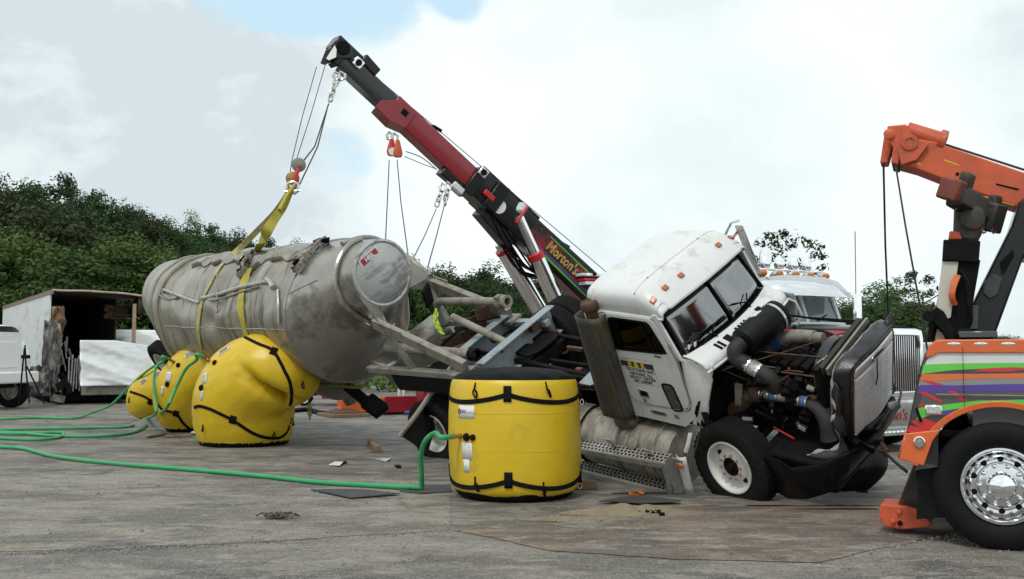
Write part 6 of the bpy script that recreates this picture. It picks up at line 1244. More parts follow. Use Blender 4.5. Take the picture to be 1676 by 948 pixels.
MB().loft([[V((x, y, z)) for x, z in outl] for y in (.0, .02, 2.36, 2.38)], False, False).build('tail_panel', black_paint, ot, solid=.02)
MB().box(((outl[-1][0] + XEND) / 2, 1.18, top_z - .02), (XEND - outl[-1][0], 2.36, .05)).build('deck', black_dull, ot)
# top rail
rp = poly([(1515, 586), (1521, 568), (1532, 558), (1545, 556)]); tz = rp[-1][1]
MB().prism(rp + [(XEND, tz), (XEND, tz - .11), (rp[0][0] + .10, tz - .11), (rp[0][0] + .045, tz - .14)], (0, YN - .0, 0), (1, 0, 0), (0, 0, 1), .025).build('top_rail', orange_paint, ot, bevel=.008, smooth=0)
MB().loft([[V((x, y, z)) for x, z in rp] for y in (YN - .02, 2.4)], False, False).build('top_rail_end', orange_paint, ot, solid=.015)
# arch lips
for c0 in (cxw, cxw + 1.32):
    MB().loft([[V((c0 + r * math.cos(a), y, .52 + r * math.sin(a))) for r, y in ((.64, YN - .03), (.69, YN - .035), (.69, YN + .05), (.64, YN + .05))] for a in [math.pi * (.07 + .86 * k / 30) for k in range(31)]]).build('arch_lip', orange_paint, ot, bevel=.006)
    MB().loft([[V((c0 + .645 * math.cos(a), y, .52 + .645 * math.sin(a))) for y in (YN, .55)] for a in [math.pi * k / 30 for k in range(31)]], False, False).build('wheel_well', black_dull, ot)
# fender corner box with round lamp
fc = poly([(1472, 751), (1484, 708), (1538, 704), (1512, 752)]); fc = poly([(1472, 751), (1484, 709), (1540, 703), (1526, 722), (1512, 762)])
MB().prism(fc, (0, YN - .006, 0), (1, 0, 0), (0, 0, 1), .03).build('corner_fender', orange_paint, ot, bevel=.008, smooth=0); MB().prism([(x, z) for x, z in fc], (0, 2.41, 0), (1, 0, 0), (0, 0, 1), .03).build('corner_fender', orange_paint, ot, smooth=0)
MB().loft([[V((x, y, z)) for x, z in fc[:2]] for y in (YN, 2.38)], False, False).build('tail_bumper', orange_paint, ot, solid=.03)
lp = O(1505, 723, YO - .06); MB().lathe([(.042, 0), (.045, .02), (.036, .028), (.030, .012), (0, .012)], lp, (0, -1, 0), 20, cap=False).build('round_lamp', chrome, ot); MB().lathe([(.029, .013), (.02, .02), (0, .022)], lp, (0, -1, 0), 16, cap=False).build('lamp_lens', pm('grey_lens2', (.25, .24, .22), .2), ot)
# decal stripes, thin film proud of the panel
def decal(pp, col, lvl, name='stripe', nm=None):
    m_ = pm('decal_%s' % nm, col, .28, 0, .04, 3, coat=.5); MB().prism(poly(pp, YO - .03), (0, YN - .0005 - .0012 * lvl, 0), (1, 0, 0), (0, 0, 1), .001).build(name, m_, ot, smooth=0)
R_ = 2500
decal([(1511, 602), (1518, 588), (1530, 577), (R_, 577), (R_, 604), (1600, 602)], (.60, .61, .60), 1, 'stripe', 'silver')
decal([(1503, 632), (1507, 617), (1600, 612), (R_, 606), (R_, 640), (1600, 636)], (.22, .225, .22), 1, 'stripe', 'grey')
decal([(1503, 672), (1510, 640), (R_, 640), (R_, 668), (1600, 665)], (.07, .07, .07), 1, 'stripe', 'charcoal')
decal([(1508, 612), (1512, 597), (1560, 595), (1640, 594), (R_, 590), (R_, 600), (1640, 602), (1560, 606)], (.10, .52, .04), 2, 'stripe', 'green')
decal([(1506, 625), (1509, 612), (1600, 612), (1676, 611), (R_, 609), (R_, 618), (1600, 620)], (.62, .13, .03), 3, 'stripe', 'orange')
decal([(1502, 643), (1506, 630), (1560, 631), (1640, 629), (R_, 622), (R_, 634), (1640, 641), (1560, 641)], (.075, .035, .27), 3, 'stripe', 'purple')
decal([(1592, 608), (1610, 603), (1660, 601), (1690, 603), (1650, 609)], (.50, .02, .02), 4, 'stripe', 'red')
decal([(1500, 688), (1503, 668), (1540, 663), (1600, 656), (1676, 654), (R_, 650), (R_, 662), (1676, 664), (1600, 665), (1540, 673)], (.10, .52, .04), 3, 'stripe', 'green')
decal([(1496, 681), (1500, 670), (1530, 672), (1580, 671), (1560, 678), (1530, 681)], (.075, .035, .27), 2, 'stripe', 'purple')
for pp in ([(1506, 622), (1525, 624), (1545, 630), (1530, 631)], [(1550, 640), (1562, 640), (1584, 656), (1576, 657)], [(1503, 642), (1515, 642), (1545, 657), (1538, 659)], [(1490, 690), (1510, 684), (1540, 694), (1538, 705), (1510, 703)], [(1640, 648), (1655, 643), (1648, 649)], [(1668, 664), (1700, 666), (1690, 672)], [(1484, 706), (1490, 696), (1530, 708), (1500, 712)], [(1500, 664), (1512, 660), (1520, 668)]): decal(pp, (.46, .018, .02), 4, 'flame', 'red')
for x in (1577, 1760): MB().box(O(x, 620, YO - .045), (.004, .004, .52)).build('panel_gap', black_dull, ot)
MB().box(O(1780, 649, YO - .045), (2.2, .008, .010)).build('panel_trim', steel_dirty, ot)
for x in (1561, 1605, 1650, 1700, 1755, 1815, 1885, 1965):
    c = O(x, 563, YO - .03); l = MB().lathe([(.030, 0), (.030, .008), (.022, .016), (0, .018)], c, (0, -1, 0), 18, cap=False, sc=(2.2, .6)).build('marker_lamp', chrome, ot); MB().ball(c + V((0, -.014, 0)), .016, (2.3, .5, .6), 8).build('lens', pm('lamp_clear', (.6, .58, .5), .2), l)
c = O(1528, 671, YO - .03); l = MB().box(c, (.135, .03, .085)).build('warning_lamp', chrome, ot, bevel=.018); MB().box(c + V((0, -.016, 0)), (.11, .012, .062)).build('lens', pm('ribbed_lens', (.5, .5, .48), .15, .2, .5, 60), l, bevel=.01)
MB().tube(smoothpath([O(1500, 668, YO - .05), O(1503, 678, YO - .06), O(1508, 690, YO - .05), O(1505, 684, YO - .05)], 4), .012, 6).build('tie_hook', black_dull, ot)
# wheels
for dx in (0, 1.32):
    for y, r in ((.135, 0), (2.22, math.pi)): wheel(ot, Matrix.Translation(V((cxw + dx, y, .52))) @ Euler((0, 0, r)).to_matrix().to_4x4() @ Euler((0, .2 * dx, 0)).to_matrix().to_4x4(), rubber_clean, 'alloy', lugs=0)
    MB().cyl((cxw + dx, .3, .52), (cxw + dx, 2.1, .52), .09, 12).build('axle', black_dull, ot)
MB().box((1.6, 1.2, .72), (4.2, .85, .26)).build('chassis', black_dull, ot)
# rear stabiliser leg with orange foot, mud guard
MB().loft([[O(x, y, Y) for x, y, Y in ((1498, 752, 8.5), (1530, 752, 8.5), (1530, 752, 8.8), (1498, 752, 8.8))], [O(x, y, Y) for x, y, Y in ((1466, 836, 8.7), (1500, 838, 8.7), (1500, 836, 9.0), (1466, 834, 9.0))]]).build('stabiliser_leg', pm('worn_steel', (.10, .09, .08), .4, .6, .4, 6, dirt=(RUST, .2, 5, (1, 1, 1))), ot, bevel=.012)
f0 = [O(x, y, 8.62) for x, y in ((1441, 825), (1484, 829), (1500, 833), (1526, 858), (1520, 863), (1478, 867), (1447, 862), (1444, 852), (1438, 847))]; f0 = [V((p.x, p.y, max(p.z, .012))) for p in f0]; dy = V((.02, .42, .0))
ft_ = MB().add(f0 + [p + dy for p in f0], [tuple(range(9)), tuple(range(17, 8, -1))] + [(i, (i + 1) % 9, 9 + (i + 1) % 9, 9 + i) for i in range(9)]).build('stabiliser_foot', orange_worn, ot, bevel=.012, smooth=0)
for x, y in ((1472, 838), (1473, 856), (1462, 853)): MB().lathe([(.022, 0), (.022, .02), (.012, .026), (0, .026)], O(x, y, 8.61), (0, -1, 0), 10).build('foot_pin', orange_worn if y != 856 else black_dull, ft_)
MB().add([O(1505, 745, 8.36), O(1560, 745, 8.36), O(1565, 845, 8.36), O(1500, 850, 8.36)], [(0, 1, 2, 3)]).build('mud_guard', plastic_black, ot, solid=.02, smooth=0)
# ---- boom: orange telescoping beam on a black mast
YB = 9.35
def Bq(px, py, d=0.): return O(px, py, YB + d)
def slab(name, pp, mat, y0, y1, bev=.012, par=None):
    a = [O(x, y, YB + y0) for x, y in pp]; k_ = (YB + y1) / (YB + y0); n = len(a); b = [V((p.x, p.y + (y1 - y0), p.z)) for p in a]
    return MB().add(a + b, [tuple(range(n)), tuple(range(2 * n - 1, n - 1, -1))] + [(i, (i + 1) % n, n + (i + 1) % n, n + i) for i in range(n)]).build(name, mat, par or ot, bevel=bev, smooth=0)
bo = slab('boom', [(1476, 222), (1530, 232), (1800, 325), (1800, 380), (1650, 334), (1500, 276), (1470, 268)], orange_worn, -.21, .21)
slab('boom_head', [(1452, 206), (1484, 203), (1478, 236), (1470, 270), (1458, 266), (1462, 240), (1454, 234)], orange_worn, -.24, .24)
slab('fairlead_arm', [(1447, 222), (1464, 222), (1460, 242), (1453, 267), (1440, 267)], orange_worn, -.12, .12)
slab('head_gusset', [(1478, 208), (1486, 205), (1494, 222), (1520, 236), (1500, 262), (1475, 270), (1470, 250)], orange_worn, -.27, -.23, .006)
for d in (-.13, .13): MB().lathe([(.085, 0), (.085, .30), (.11, .31), (.11, .36), (.06, .37), (.05, .33), (0, .33)], Bq(1484, 214, d), (Bq(1530, 228, d) - Bq(1484, 214, d)), 20).build('sheave_roller', orange_worn, ot); 
MB().lathe([(.05, 0), (.05, .02), (.02, .03), (0, .03)], Bq(1455, 220, -.25), (0, -1, 0), 14).build('head_pin', orange_worn, ot); MB().lathe([(.07, 0), (.075, .012), (.04, .014), (.04, .004), (0, .004)], Bq(1489, 233, -.275), (0, -1, 0), 20, cap=False).build('lifting_eye', orange_worn, ot)
slab('sheave_guard', [(1459, 250), (1471, 246), (1472, 273), (1460, 273)], rusty, -.15, .15)
slab('yellow_scrape', [(1545, 261), (1570, 270), (1570, 271.5), (1545, 263)], ink_yellow, -.2125, -.21, 0, bo); slab('yellow_scrape', [(1500, 268), (1505, 266), (1508, 270), (1503, 271)], ink_yellow, -.2125, -.21, 0, bo); slab('rub_mark', [(1630, 300), (1668, 309), (1666, 312), (1630, 303)], black_dull, -.2125, -.21, 0, bo); slab('yellow_scrape', [(1602, 318), (1660, 336), (1660, 337), (1602, 320)], ink_yellow, -.2125, -.21, 0, bo)
MB().lathe([(.016, 0), (.016, .004), (0, .004)], Bq(1567, 285, -.2125), (0, -1, 0), 12).build('bolt_hole', black_dull, bo)
for a, b in (((1533, 232), (1800, 318)), ((1533, 235), (1800, 322))): MB().tube([Bq(*a), V(Bq(*a)).lerp(Bq(*b), .5) + V((0, 0, -.04 if a[1] > 233 else -.0)), Bq(*b)], .012, 6).build('wire_rope', wire_mat, ot)
mast = slab('mast', [(1560, 556), (1575, 540), (1590, 500), (1655, 370), (1668, 330), (1690, 315), (1840, 320), (1840, 420), (1676, 420), (1626, 556)], black_paint, -.34, .34, .02)
slab('mast_cutout', [(1636, 430), (1658, 408), (1660, 418), (1646, 445), (1640, 450)], black_dull, -.352, -.34, .004, mast)
slab('mast_lamp', [(1611, 462), (1626, 448), (1641, 455), (1633, 483), (1620, 490), (1608, 480)], pm('dusty_lens', (.045, .05, .05), .4, 0, .4, 9), -.37, -.34, .01, mast)
slab('mast_box', [(1583, 500), (1602, 500), (1600, 540), (1582, 540)], dk, -.40, -.34, .01, mast)
# ---- folded underlift standing upright behind the body
YU = 8.75
def uslab(name, pp, mat, y0, y1, bev=.012, par=None):
    a = [O(x, y, YU + y0) for x, y in pp]; n = len(a); b = [V((p.x, p.y + (y1 - y0), p.z)) for p in a]
    return MB().add(a + b, [tuple(range(n)), tuple(range(2 * n - 1, n - 1, -1))] + [(i, (i + 1) % n, n + (i + 1) % n, n + i) for i in range(n)]).build(name, mat, par or ot, bevel=bev, smooth=0)
cream = pm('cream_panel', (.52, .49, .42), .5, 0, .08, 3, dirt=((.34, .30, .24), .2, 5, (1, 1, .3)))
uslab('underlift_arm', [(1544, 425), (1605, 425), (1592, 500), (1580, 556), (1524, 556)], black_dull, -.10, .25)
uslab('cream_plate', [(1542, 428), (1569, 428), (1556, 520), (1530, 530)], cream, -.125, -.10, .004); uslab('cream_plate', [(1530, 556), (1534, 538), (1542, 545), (1548, 556)], cream, -.125, -.10, .004)
uslab('underlift_sleeve', [(1544, 392), (1605, 394), (1602, 430), (1542, 426)], black_dull, -.16, .30); uslab('sleeve_cap', [(1554, 378), (1570, 379), (1575, 392), (1552, 392)], orange_worn, -.14, .0)
uslab('knuckle', [(1560, 392), (1562, 340), (1568, 330), (1595, 330), (1612, 345), (1612, 372), (1600, 396)], pm('knuckle_black', (.03, .028, .024), .55, .2, .4, 5, dirt=(RUST, .25, 5, (1, 1, 1)), dirt2=((.30, .20, .04), -.02, 7, (1, 1, 1))), -.12, .22, .03); kb = MATS['knuckle_black']
MB().lathe([(.10, 0), (.10, .05), (.07, .06), (0, .06)], O(1592, 358, YU - .12), (0, -1, 0), 20).build('knuckle_pin', kb, ot)
ca, cb = O(1562, 318, YU - .30), O(1618, 352, YU + .25)
MB().beam(ca, cb, .16, .19).build('crossbar', kb, ot, bevel=.02); MB().box(O(1558, 311, YU - .32), (.18, .20, .19), Euler((0, .35, -.3))).build('fork_holder', pm('worn_red', (.16, .035, .025), .6, 0, .3, 8, dirt=(RUST, .4, 6, (1, 1, 1))), ot, bevel=.02)
MB().box(O(1580, 303, YU - .2), (.09, .18, .22), Euler((0, .3, -.3))).build('fork_holder', kb, ot, bevel=.02); MB().box(O(1622, 356, YU + .2), (.16, .26, .26), Euler((0, .3, -.4))).build('fork_holder', kb, ot, bevel=.02); MB().box(O(1628, 338, YU + .3), (.08, .16, .20), Euler((0, .1, -.4))).build('fork_holder', kb, ot, bevel=.02)
for x, y in ((1565, 334), (1610, 374), (1626, 374)): MB().tube([O(x + a, y + b, YU - .2) for a, b in ((0, 0), (-3, 4), (0, 8), (4, 5))], .010, 6).build('safety_pin', ink_yellow if x < 1600 else rusty, ot)
MB().tube(smoothpath([O(1567, 452, YU - .16), O(1560, 470, YU - .2), O(1558, 485, YU - .2), O(1562, 498, YU - .16)], 5), .035, 8, flat=.6).build('tail_marker', orange_paint, ot)
uslab('swing_arm', [(1522, 512), (1533, 502), (1545, 510), (1562, 540), (1566, 558), (1552, 558), (1540, 540), (1530, 530), (1524, 556), (1518, 556)], black_dull, -.22, -.13, .01)
MB().cyl(O(1520, 518, YU - .3), O(1520, 518, YU), .05, 12).build('swing_pin', black_dull, ot)
for k in range(5): MB().tube(smoothpath([O(1572 + 3 * k, 440 + 9 * k, YU - .12), O(1585, 465 + 8 * k, YU - .2), O(1590, 500 + 6 * k, YU - .15), O(1580, 545, YU - .12)], 6), .014, 6).build('hydraulic_hose', black_dull, ot)
MB().box(O(1600, 548, 8.5), (.30, .2, .06)).build('control_box', dk, ot, bevel=.01); MB().ball(O(1578, 546, 8.5), .06, (1.3, 1, .8), 10).build('control_cap', black_dull, ot)
# ---- wire ropes down to the tractor's grille, with hook; chain to its bumper
gq = at(1456, 640, 11.3)
def orope(pts, r=.010): return MB().tube([OL(p) for p in pts], r, 6).build('wire_rope', wire_mat, ot)
orope([at(1446, 266, YB), at(1449, 400, 10.2), at(1454, 520, 11.0), at(1457, 625, 11.35)]); orope([at(1466, 272, YB), at(1482, 370, YB - .1), at(1500, 470, YB - .2), at(1516, 562, YB - .3), at(1522, 600, YB - .3)])
hk = empty('tow_hook', 'dark green tow hooks hanging on wire rope at the white grille', 'hook', at(1457, 640, 11.3)); HK = loc_of(hk); hg = pm('hook_green', (.012, .035, .025), .4, .3, .2, 9)
for y0 in (628, 650): MB().tube([HK(at(1457 + a, y0 + b, 11.3)) for a, b in ((0, 0), (-5, 5), (-4, 13), (4, 14), (7, 8), (4, 1))], [.026] * 6, 8, loop=True).build('hook_eye', hg, hk)
MB().tube(smoothpath([HK(at(1457 + a, 655 + b, 11.28)) for a, b in ((0, 0), (6, 4), (9, 10), (3, 16), (-5, 13))], 5), [.03] * 15 + [.018] * 6, 8).build('hook', hg, hk)
cn = empty('tow_chain', 'rusty chain stretched from the crushed bumper to the orange wrecker', 'chain', at(1437, 722, 10.6)); CN = loc_of(cn)
chain('chain_link', [CN(at(1434, 712, 10.9)), CN(at(1440, 728, 10.6)), CN(at(1450, 742, 10.2))], rusty, cn, .14, .085, .017); MB().tube([CN(at(1448, 740, 10.25)), CN(at(1466, 757, 9.7)), CN(at(1484, 772, 9.0))], .016, 6).build('cable', wire_mat, cn)
# ================================================================== wrecked box trailer at the left
bx = empty('box_trailer', 'wrecked white box trailer with its end ripped open, at the left', 'trailer', (-14.3, 31, 0), (0, 0, math.atan2(.545, .838)))
# local: x = across the open end (to the right), y = backwards along the trailer, z up
ribm = pm('trailer_side', (.70, .72, .73), .45, .2, .06, 1, dirt=((.35, .34, .31), .25, 2, (1, .3, 1)), dirt2=((.05, .045, .04), -.05, 3, (1, 1, .5)))
LT = 13.0
def TB(x, y, z): return V((x, y, z))
sw = MB().box((-.02, LT / 2 + .2, 2.05), (.05, LT - .4, 2.90)).build('side_wall', ribm, bx)
for k in range(44): MB().box((-.05, .5 + k * .285, 2.05), (.02, .05, 2.86)).build('side_rib', ribm, bx)
MB().box((-.03, LT / 2, 3.50), (.08, LT, .12)).build('top_rail', pm('rail_brown', (.25, .17, .13), .6, .2, .2, 4), bx); MB().box((-.03, LT / 2, .58), (.09, LT, .16)).build('bottom_rail', steel_dirty, bx)
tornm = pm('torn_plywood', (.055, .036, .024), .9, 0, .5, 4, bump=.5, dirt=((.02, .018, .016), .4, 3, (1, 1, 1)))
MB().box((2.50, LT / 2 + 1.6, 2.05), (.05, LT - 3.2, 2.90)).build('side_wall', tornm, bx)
def roofp(u, v): x = -.05 + 2.85 * u; y = v * LT; return V((x, y, 3.56 + .05 * math.sin(u * 3) - .10 * u + .05 * noise.noise(V((x, y * .5, 1)))))
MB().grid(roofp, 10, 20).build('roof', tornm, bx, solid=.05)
MB().tube([roofp(k / 12, 0) + V((0, -.01, 0)) for k in range(13)], .035, 6).build('roof_edge', pm('pale_edge', (.45, .36, .28), .8, 0, .3, 8), bx)
MB().add([V((2.55, .05, 3.52)), V((2.82, .0, 3.45)), V((2.70, .05, 2.85)), V((2.55, .05, 2.9)), V((2.5, 1.5, 2.9)), V((2.78, 1.5, 3.45))], [(0, 1, 2, 3), (1, 5, 4, 2)]).build('bent_header', tornm, bx, solid=.03)
MB().box((2.45, .10, 1.9), (.10, .10, 2.6)).build('corner_post', pm('post_tan', (.34, .24, .16), .8, 0, .2, 6), bx)
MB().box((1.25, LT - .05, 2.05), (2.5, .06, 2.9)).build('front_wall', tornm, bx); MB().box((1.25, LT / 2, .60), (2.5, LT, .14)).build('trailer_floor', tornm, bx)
rb = random.Random(6)
def rag(name, c, w_, h_, mat, seed, n=12):
    def f(u, v):
        p = V(c) + V(((u - .5) * w_ * (1 + .5 * noise.noise(V((seed, v * 4, 0)))), .25 * noise.noise(V((u * 3, v * 4, seed))), (v - .5) * h_ + .06 * noise.noise(V((u * 9, seed, v * 9))))); return p
    MB().grid(f, n, n).build(name, mat, bx, solid=.02)
tan = pm('insulation_tan', (.17, .10, .055), .9, 0, .4, 4, bump=.5, dirt=((.35, .33, .30), .35, 4, (1, 1, 1))); greyrag = pm('shredded_skin', (.20, .19, .18), .6, .3, .6, 7, (1, 1, .4), .5, dirt=((.03, .03, .03), .5, 5, (1, 1, .4)))
rag('torn_insulation', (.14, -.05, 2.45), .40, 1.2, tan, 1.3); rag('shredded_wall', (-.02, -.10, 1.55), .50, 2.1, greyrag, 4.1, 18); rag('shredded_wall', (-.30, -.12, .75), .6, .9, greyrag, 7.7, 16); rag('hanging_panel', (2.05, .9, 2.95), .7, .45, pm('cardboard', (.07, .045, .027), .9, 0, .3, 5), 2.2)
for k in range(30):
    p = V((rb.uniform(-.3, .5), rb.uniform(-.25, .0), rb.uniform(.6, 2.3))); MB().beam(p, p + V((rb.uniform(-.15, .15), 0, -rb.uniform(.2, .6))), .02, .02 + rb.random() * .05).build('torn_strip', greyrag, bx)
for k in range(12): MB().box((.48 + .075 * k, -.16 - .02 * math.sin(k), .95 + .03 * math.sin(k * 2.2)), (.03, .10, 1.05 + .1 * math.sin(k * 1.7)), Euler((0, .05 * math.sin(k), 0))).build('floor_slat', alu_bright, bx)
# crumpled bright skin panel folded down over the end
def skin(u, v):
    x = .72 + 2.98 * u; z = .58 + 1.42 * v - (.55 * max(0, u - .35) / .65 * v) * .55; cr = .06 * noise.noise(V((u * 2.2 + v * 1.5, v * 1.4, 3))) + .07 * abs(noise.noise(V((u * 3.0 + v * 3.6, v * .8 - u * .8, 8)))) * (1 - .5 * v) + .008 * noise.noise(V((u * 14, v * 14, 1)))
    return V((x + .06 * noise.noise(V((0, v * 4, 9))), -.55 + cr * 1.6 - .25 * (1 - v), z))
MB().grid(skin, 44, 30).build('skin_panel', pm('bright_skin', (.74, .75, .76), .32, .25, .05, 3), bx, solid=.012)
MB().box((2.25, -.50, .42), (2.9, .12, .26)).build('end_sill', steel_dirty, bx, bevel=.02)
MB().box((1.3, 2.5, .35), (2.2, 4.5, .5)).build('underframe', black_grimy, bx)
for x in (.28, 2.2):
    for y in (1.6, 2.9): wheel(bx, Matrix.Translation(V((x, y, .52))) @ Euler((0, 0, -math.pi / 2 if x < 1 else math.pi / 2)).to_matrix().to_4x4() @ Euler((0, 0, math.pi / 2)).to_matrix().to_4x4(), rubber, 'deep')
for k in range(14): p = V((rb.uniform(.2, 3.2), rb.uniform(-.3, .4), rb.uniform(.15, .75))); MB().box(p, (rb.uniform(.1, .5), .1, rb.uniform(.08, .35)), Euler((0, rb.uniform(-.6, .6), 0))).build('hanging_wreckage', rb.choice((black_grimy, black_dull, steel_dirty)), bx)
# ================================================================== parked white cab at the left edge
lc = empty('white_truck', 'white truck nose with teal cab behind, cut by the left edge', 'truck', (-14.5, 28.5, 0), (0, 0, RAD(-12)))
def lhood(u, v): th = -math.pi / 2 + math.pi * v; x = 0 - 1.8 * (1 - u) + .0; hw = .95 - .25 * u; zt = 2.62 - .25 * u; return V((x, hw * se(math.sin(th), .5), 1.2 + (zt - 1.2) * max(0, math.cos(th)) ** .4))
MB().grid(lhood, 10, 24).build('hood', white_clean, lc); MB().prism([(-.95, 1.0), (.7, 1.0), (.66, 2.2), (-.66, 2.2)], (-.02, 0, 0), (0, 1, 0), (0, 0, 1), .05).build('nose', white_clean, lc)
MB().box((.05, .1, 1.55), (.04, .8, .75)).build('grille', white_clean, lc, bevel=.02)
for s in (-1, 1):
    MB().ball((-.45, s * .85, 1.45), .62, (1.0, .55, .95), 20).build('fender', white_clean, lc); wheel(lc, Matrix.Translation(V((-.5, s * .98, .52))) @ Euler((0, 0, 0 if s < 0 else math.pi)).to_matrix().to_4x4(), rubber, 'disc')
MB().box((.18, 0, .90), (.22, 2.3, .34)).build('bumper', white_clean, lc, bevel=.05); MB().box((.30, -.95, .92), (.03, .22, .14)).build('number_plate', paper, lc)
MB().box((-2.6, 0, 2.0), (1.6, 2.1, 2.1)).build('cab', pm('teal_paint', (.02, .30, .36), .35, 0, .06, 3), lc, bevel=.08)
MB().box((-1.78, 0, 2.55), (.04, 1.8, .7)).build('windshield', glass_dark, lc); MB().box((-2, 0, .75), (4, .9, .3)).build('chassis', black_dull, lc)
tp = empty('jack_stand', 'thin black tripod stand in front of the white truck nose', 'stand', gnd(52, 668)); 
for a, b in (((40, 570), (31, 662)), ((42, 600), (48, 660)), ((44, 600), (73, 661)), ((41, 565), (43, 612))): tl_ = loc_of(tp); MB().tube([tl_(at(*a, 27.5)), tl_(at(*b, 27.5))], .022, 6).build('leg' if b[1] > 640 else 'post', black_dull, tp)
MB().box(tl_(at(42, 584, 27.5)), (.22, .12, .10)).build('head', black_dull, tp, bevel=.02)
# ================================================================== white cab behind the folded skin panel
wc = empty('white_truck', 'white truck hood showing between the box trailer and the tanker tail', 'truck', (at(238, 600, 35.2).x, 35.2, 0), (0, 0, RAD(-62)))
def whood(u, v): th = -math.pi / 2 + math.pi * v; x = -1.6 + 2.2 * u; zt = 2.30 - .10 * u - .75 * max(0, u - .72) / .28; return V((x, .95 * se(math.sin(th), .5), 1.0 + (zt - 1.0) * max(0, math.cos(th)) ** .35))
MB().grid(whood, 24, 24).build('hood', white_clean, wc); MB().box((-.3, 0, .75), (1.8, 1.7, .6)).build('lower_body', white_clean, wc, bevel=.1); MB().box((-2.4, 0, 1.8), (1.7, 2.0, 1.3)).build('cab', white_clean, wc, bevel=.1)
for s in (-1, 1): wheel(wc, Matrix.Translation(V((-.2, s * .95, .52))) @ Euler((0, 0, 0 if s < 0 else math.pi)).to_matrix().to_4x4(), rubber, 'disc')
MB().lathe([(.05, 0), (.05, .02), (0, .02)], (-.6, -.96, 2.0), (0, -1, 0), 10).build('hood_latch', black_dull, wc)
# ================================================================== silver pickup behind the bumper of the big wrecker
sv = empty('pickup_truck', 'silver pickup parked between the chrome grille and the orange wrecker', 'pickup', (9.6, 22.0, 0), (0, 0, RAD(-100)))
silver = pm('silver_car', (.55, .57, .58), .25, .5, .05, 3, coat=.6)
MB().loft([[V((x, y, z)) for x, z in ((-4.6, .55), (.0, .45), (.05, .75), (-.05, 1.12), (-1.35, 1.25), (-4.6, 1.3))] for y in (-.95, -.9, .9, .95)]).build('body', silver, sv, bevel=.08)
MB().loft([[V((x, y, z)) for x, z in ((-1.35, 1.24), (-2.15, 1.86), (-3.5, 1.86), (-3.9, 1.26))] for y in (-.85, -.72, .72, .85)]).build('cabin', silver, sv, bevel=.06)
MB().add([V((-1.44, -.68, 1.34)), V((-1.44, .68, 1.34)), V((-2.06, .60, 1.80)), V((-2.06, -.60, 1.80))], [(0, 1, 2, 3)]).build('windshield', MATS['bright_glass'], sv, solid=.02)
MB().box((.03, 0, .92), (.06, .9, .28)).build('grille', chrome, sv, bevel=.02); MB().box((.08, 0, .58), (.16, 1.9, .24)).build('bumper', chrome, sv, bevel=.06)
for s in (-1, 1): MB().box((.0, s * .68, .96), (.12, .36, .24)).build('headlamp', MATS['lamp_lens'], sv, bevel=.04); [wheel(sv, Matrix.Translation(V((x, s * .85, .38))) @ Euler((0, 0, 0 if s < 0 else math.pi)).to_matrix().to_4x4(), rubber_clean, 'alloy', sc=.74) for x in (-.85, -3.6)]
wv = empty('parked_van', 'dark van with white roof far behind the silver pickup', 'van', (13.6, 30, 0), (0, 0, RAD(-80)))
MB().loft([[V((x, y, z)) for x, z in ((-4.6, .4), (0, .4), (0, 1.0), (-.9, 1.25), (-1.5, 1.72), (-4.6, 1.72))] for y in (-.95, -.9, .9, .95)]).build('body', black_paint, wv, bevel=.06); MB().box((-3.1, 0, 1.78), (3.2, 1.8, .12)).build('roof', white_clean, wv, bevel=.03)
for s in (-1, 1): [wheel(wv, Matrix.Translation(V((x, s * .85, .36))) @ Euler((0, 0, 0 if s < 0 else math.pi)).to_matrix().to_4x4(), rubber, 'alloy', sc=.7) for x in (-.85, -3.6)]
# ================================================================== low red equipment trailer seen under the barrel
rt_ = empty('equipment_trailer', 'low red equipment trailer seen beneath the tanker barrel', 'trailer', (at(535, 660, 31).x, 31, 0), (0, 0, RAD(8)))
MB().box((0, 0, .78), (1.7, 1.2, .14)).build('deck', red_paint, rt_, bevel=.02); MB().box((.25, -.2, .38), (.75, .9, .34)).build('drawer_box', red_paint, rt_, bevel=.02); MB().box((-.5, 0, .5), (.5, .8, .4)).build('motor', black_grimy, rt_, bevel=.05)
MB().tube([(-.75, -.5, .75), (-.5, -.55, .3), (-.4, -.5, .2)], .04, 6).build('brace', black_dull, rt_); MB().box((.45, -.61, .79), (.5, .01, .06)).build('name_strip', paper, rt_)
for x in (-.65, .55): wheel(rt_, Matrix.Translation(V((x, -.5, .2))), rubber, 'deep', sc=.38); wheel(rt_, Matrix.Translation(V((x, .5, .2))), rubber, 'deep', sc=.38)
# ================================================================== things on the red outrigger beam
def on_beam(px, Y): return at(px, 655, Y)
ob = V(mxw(wr) @ (oe + dr * .5)); ob2 = V(mxw(wr) @ (oe + dr * .75)); zt = oe.z + .21
for dx, lb in ((0, 'left of two clear water bottles on the red outrigger beam'), (.11, 'right of two clear water bottles on the red outrigger beam')):
    b = empty('water_bottle', lb, 'bottle', (ob.x + dx, ob.y + dx * .5, zt), group='bottles on the outrigger beam'); MB().lathe([(0, 0), (.036, .002), (.038, .03), (.036, .10), (.038, .15), (.03, .19), (.014, .215), (.014, .23)], n=16, cap=False).build('bottle_body', pm('clear_plastic', (.65, .70, .74), .12, 0, .2, 30), b); MB().lathe([(.036 + .004, .08), (.04, .13)], n=16, cap=False).build('bottle_label', white_label, b); MB().lathe([(.017, .22), (.017, .245), (0, .245)], n=10).build('cap', white_clean, b)
cb_ = empty('carton', 'dark printed carton with green lettering on the red outrigger beam', 'carton', (ob2.x, ob2.y, zt + .0), (0, 0, WY + RAD(90))); MB().box((0, 0, .15), (.55, .3, .30)).build('box', pm('carton_dark', (.05, .05, .05), .7), cb_, bevel=.005)
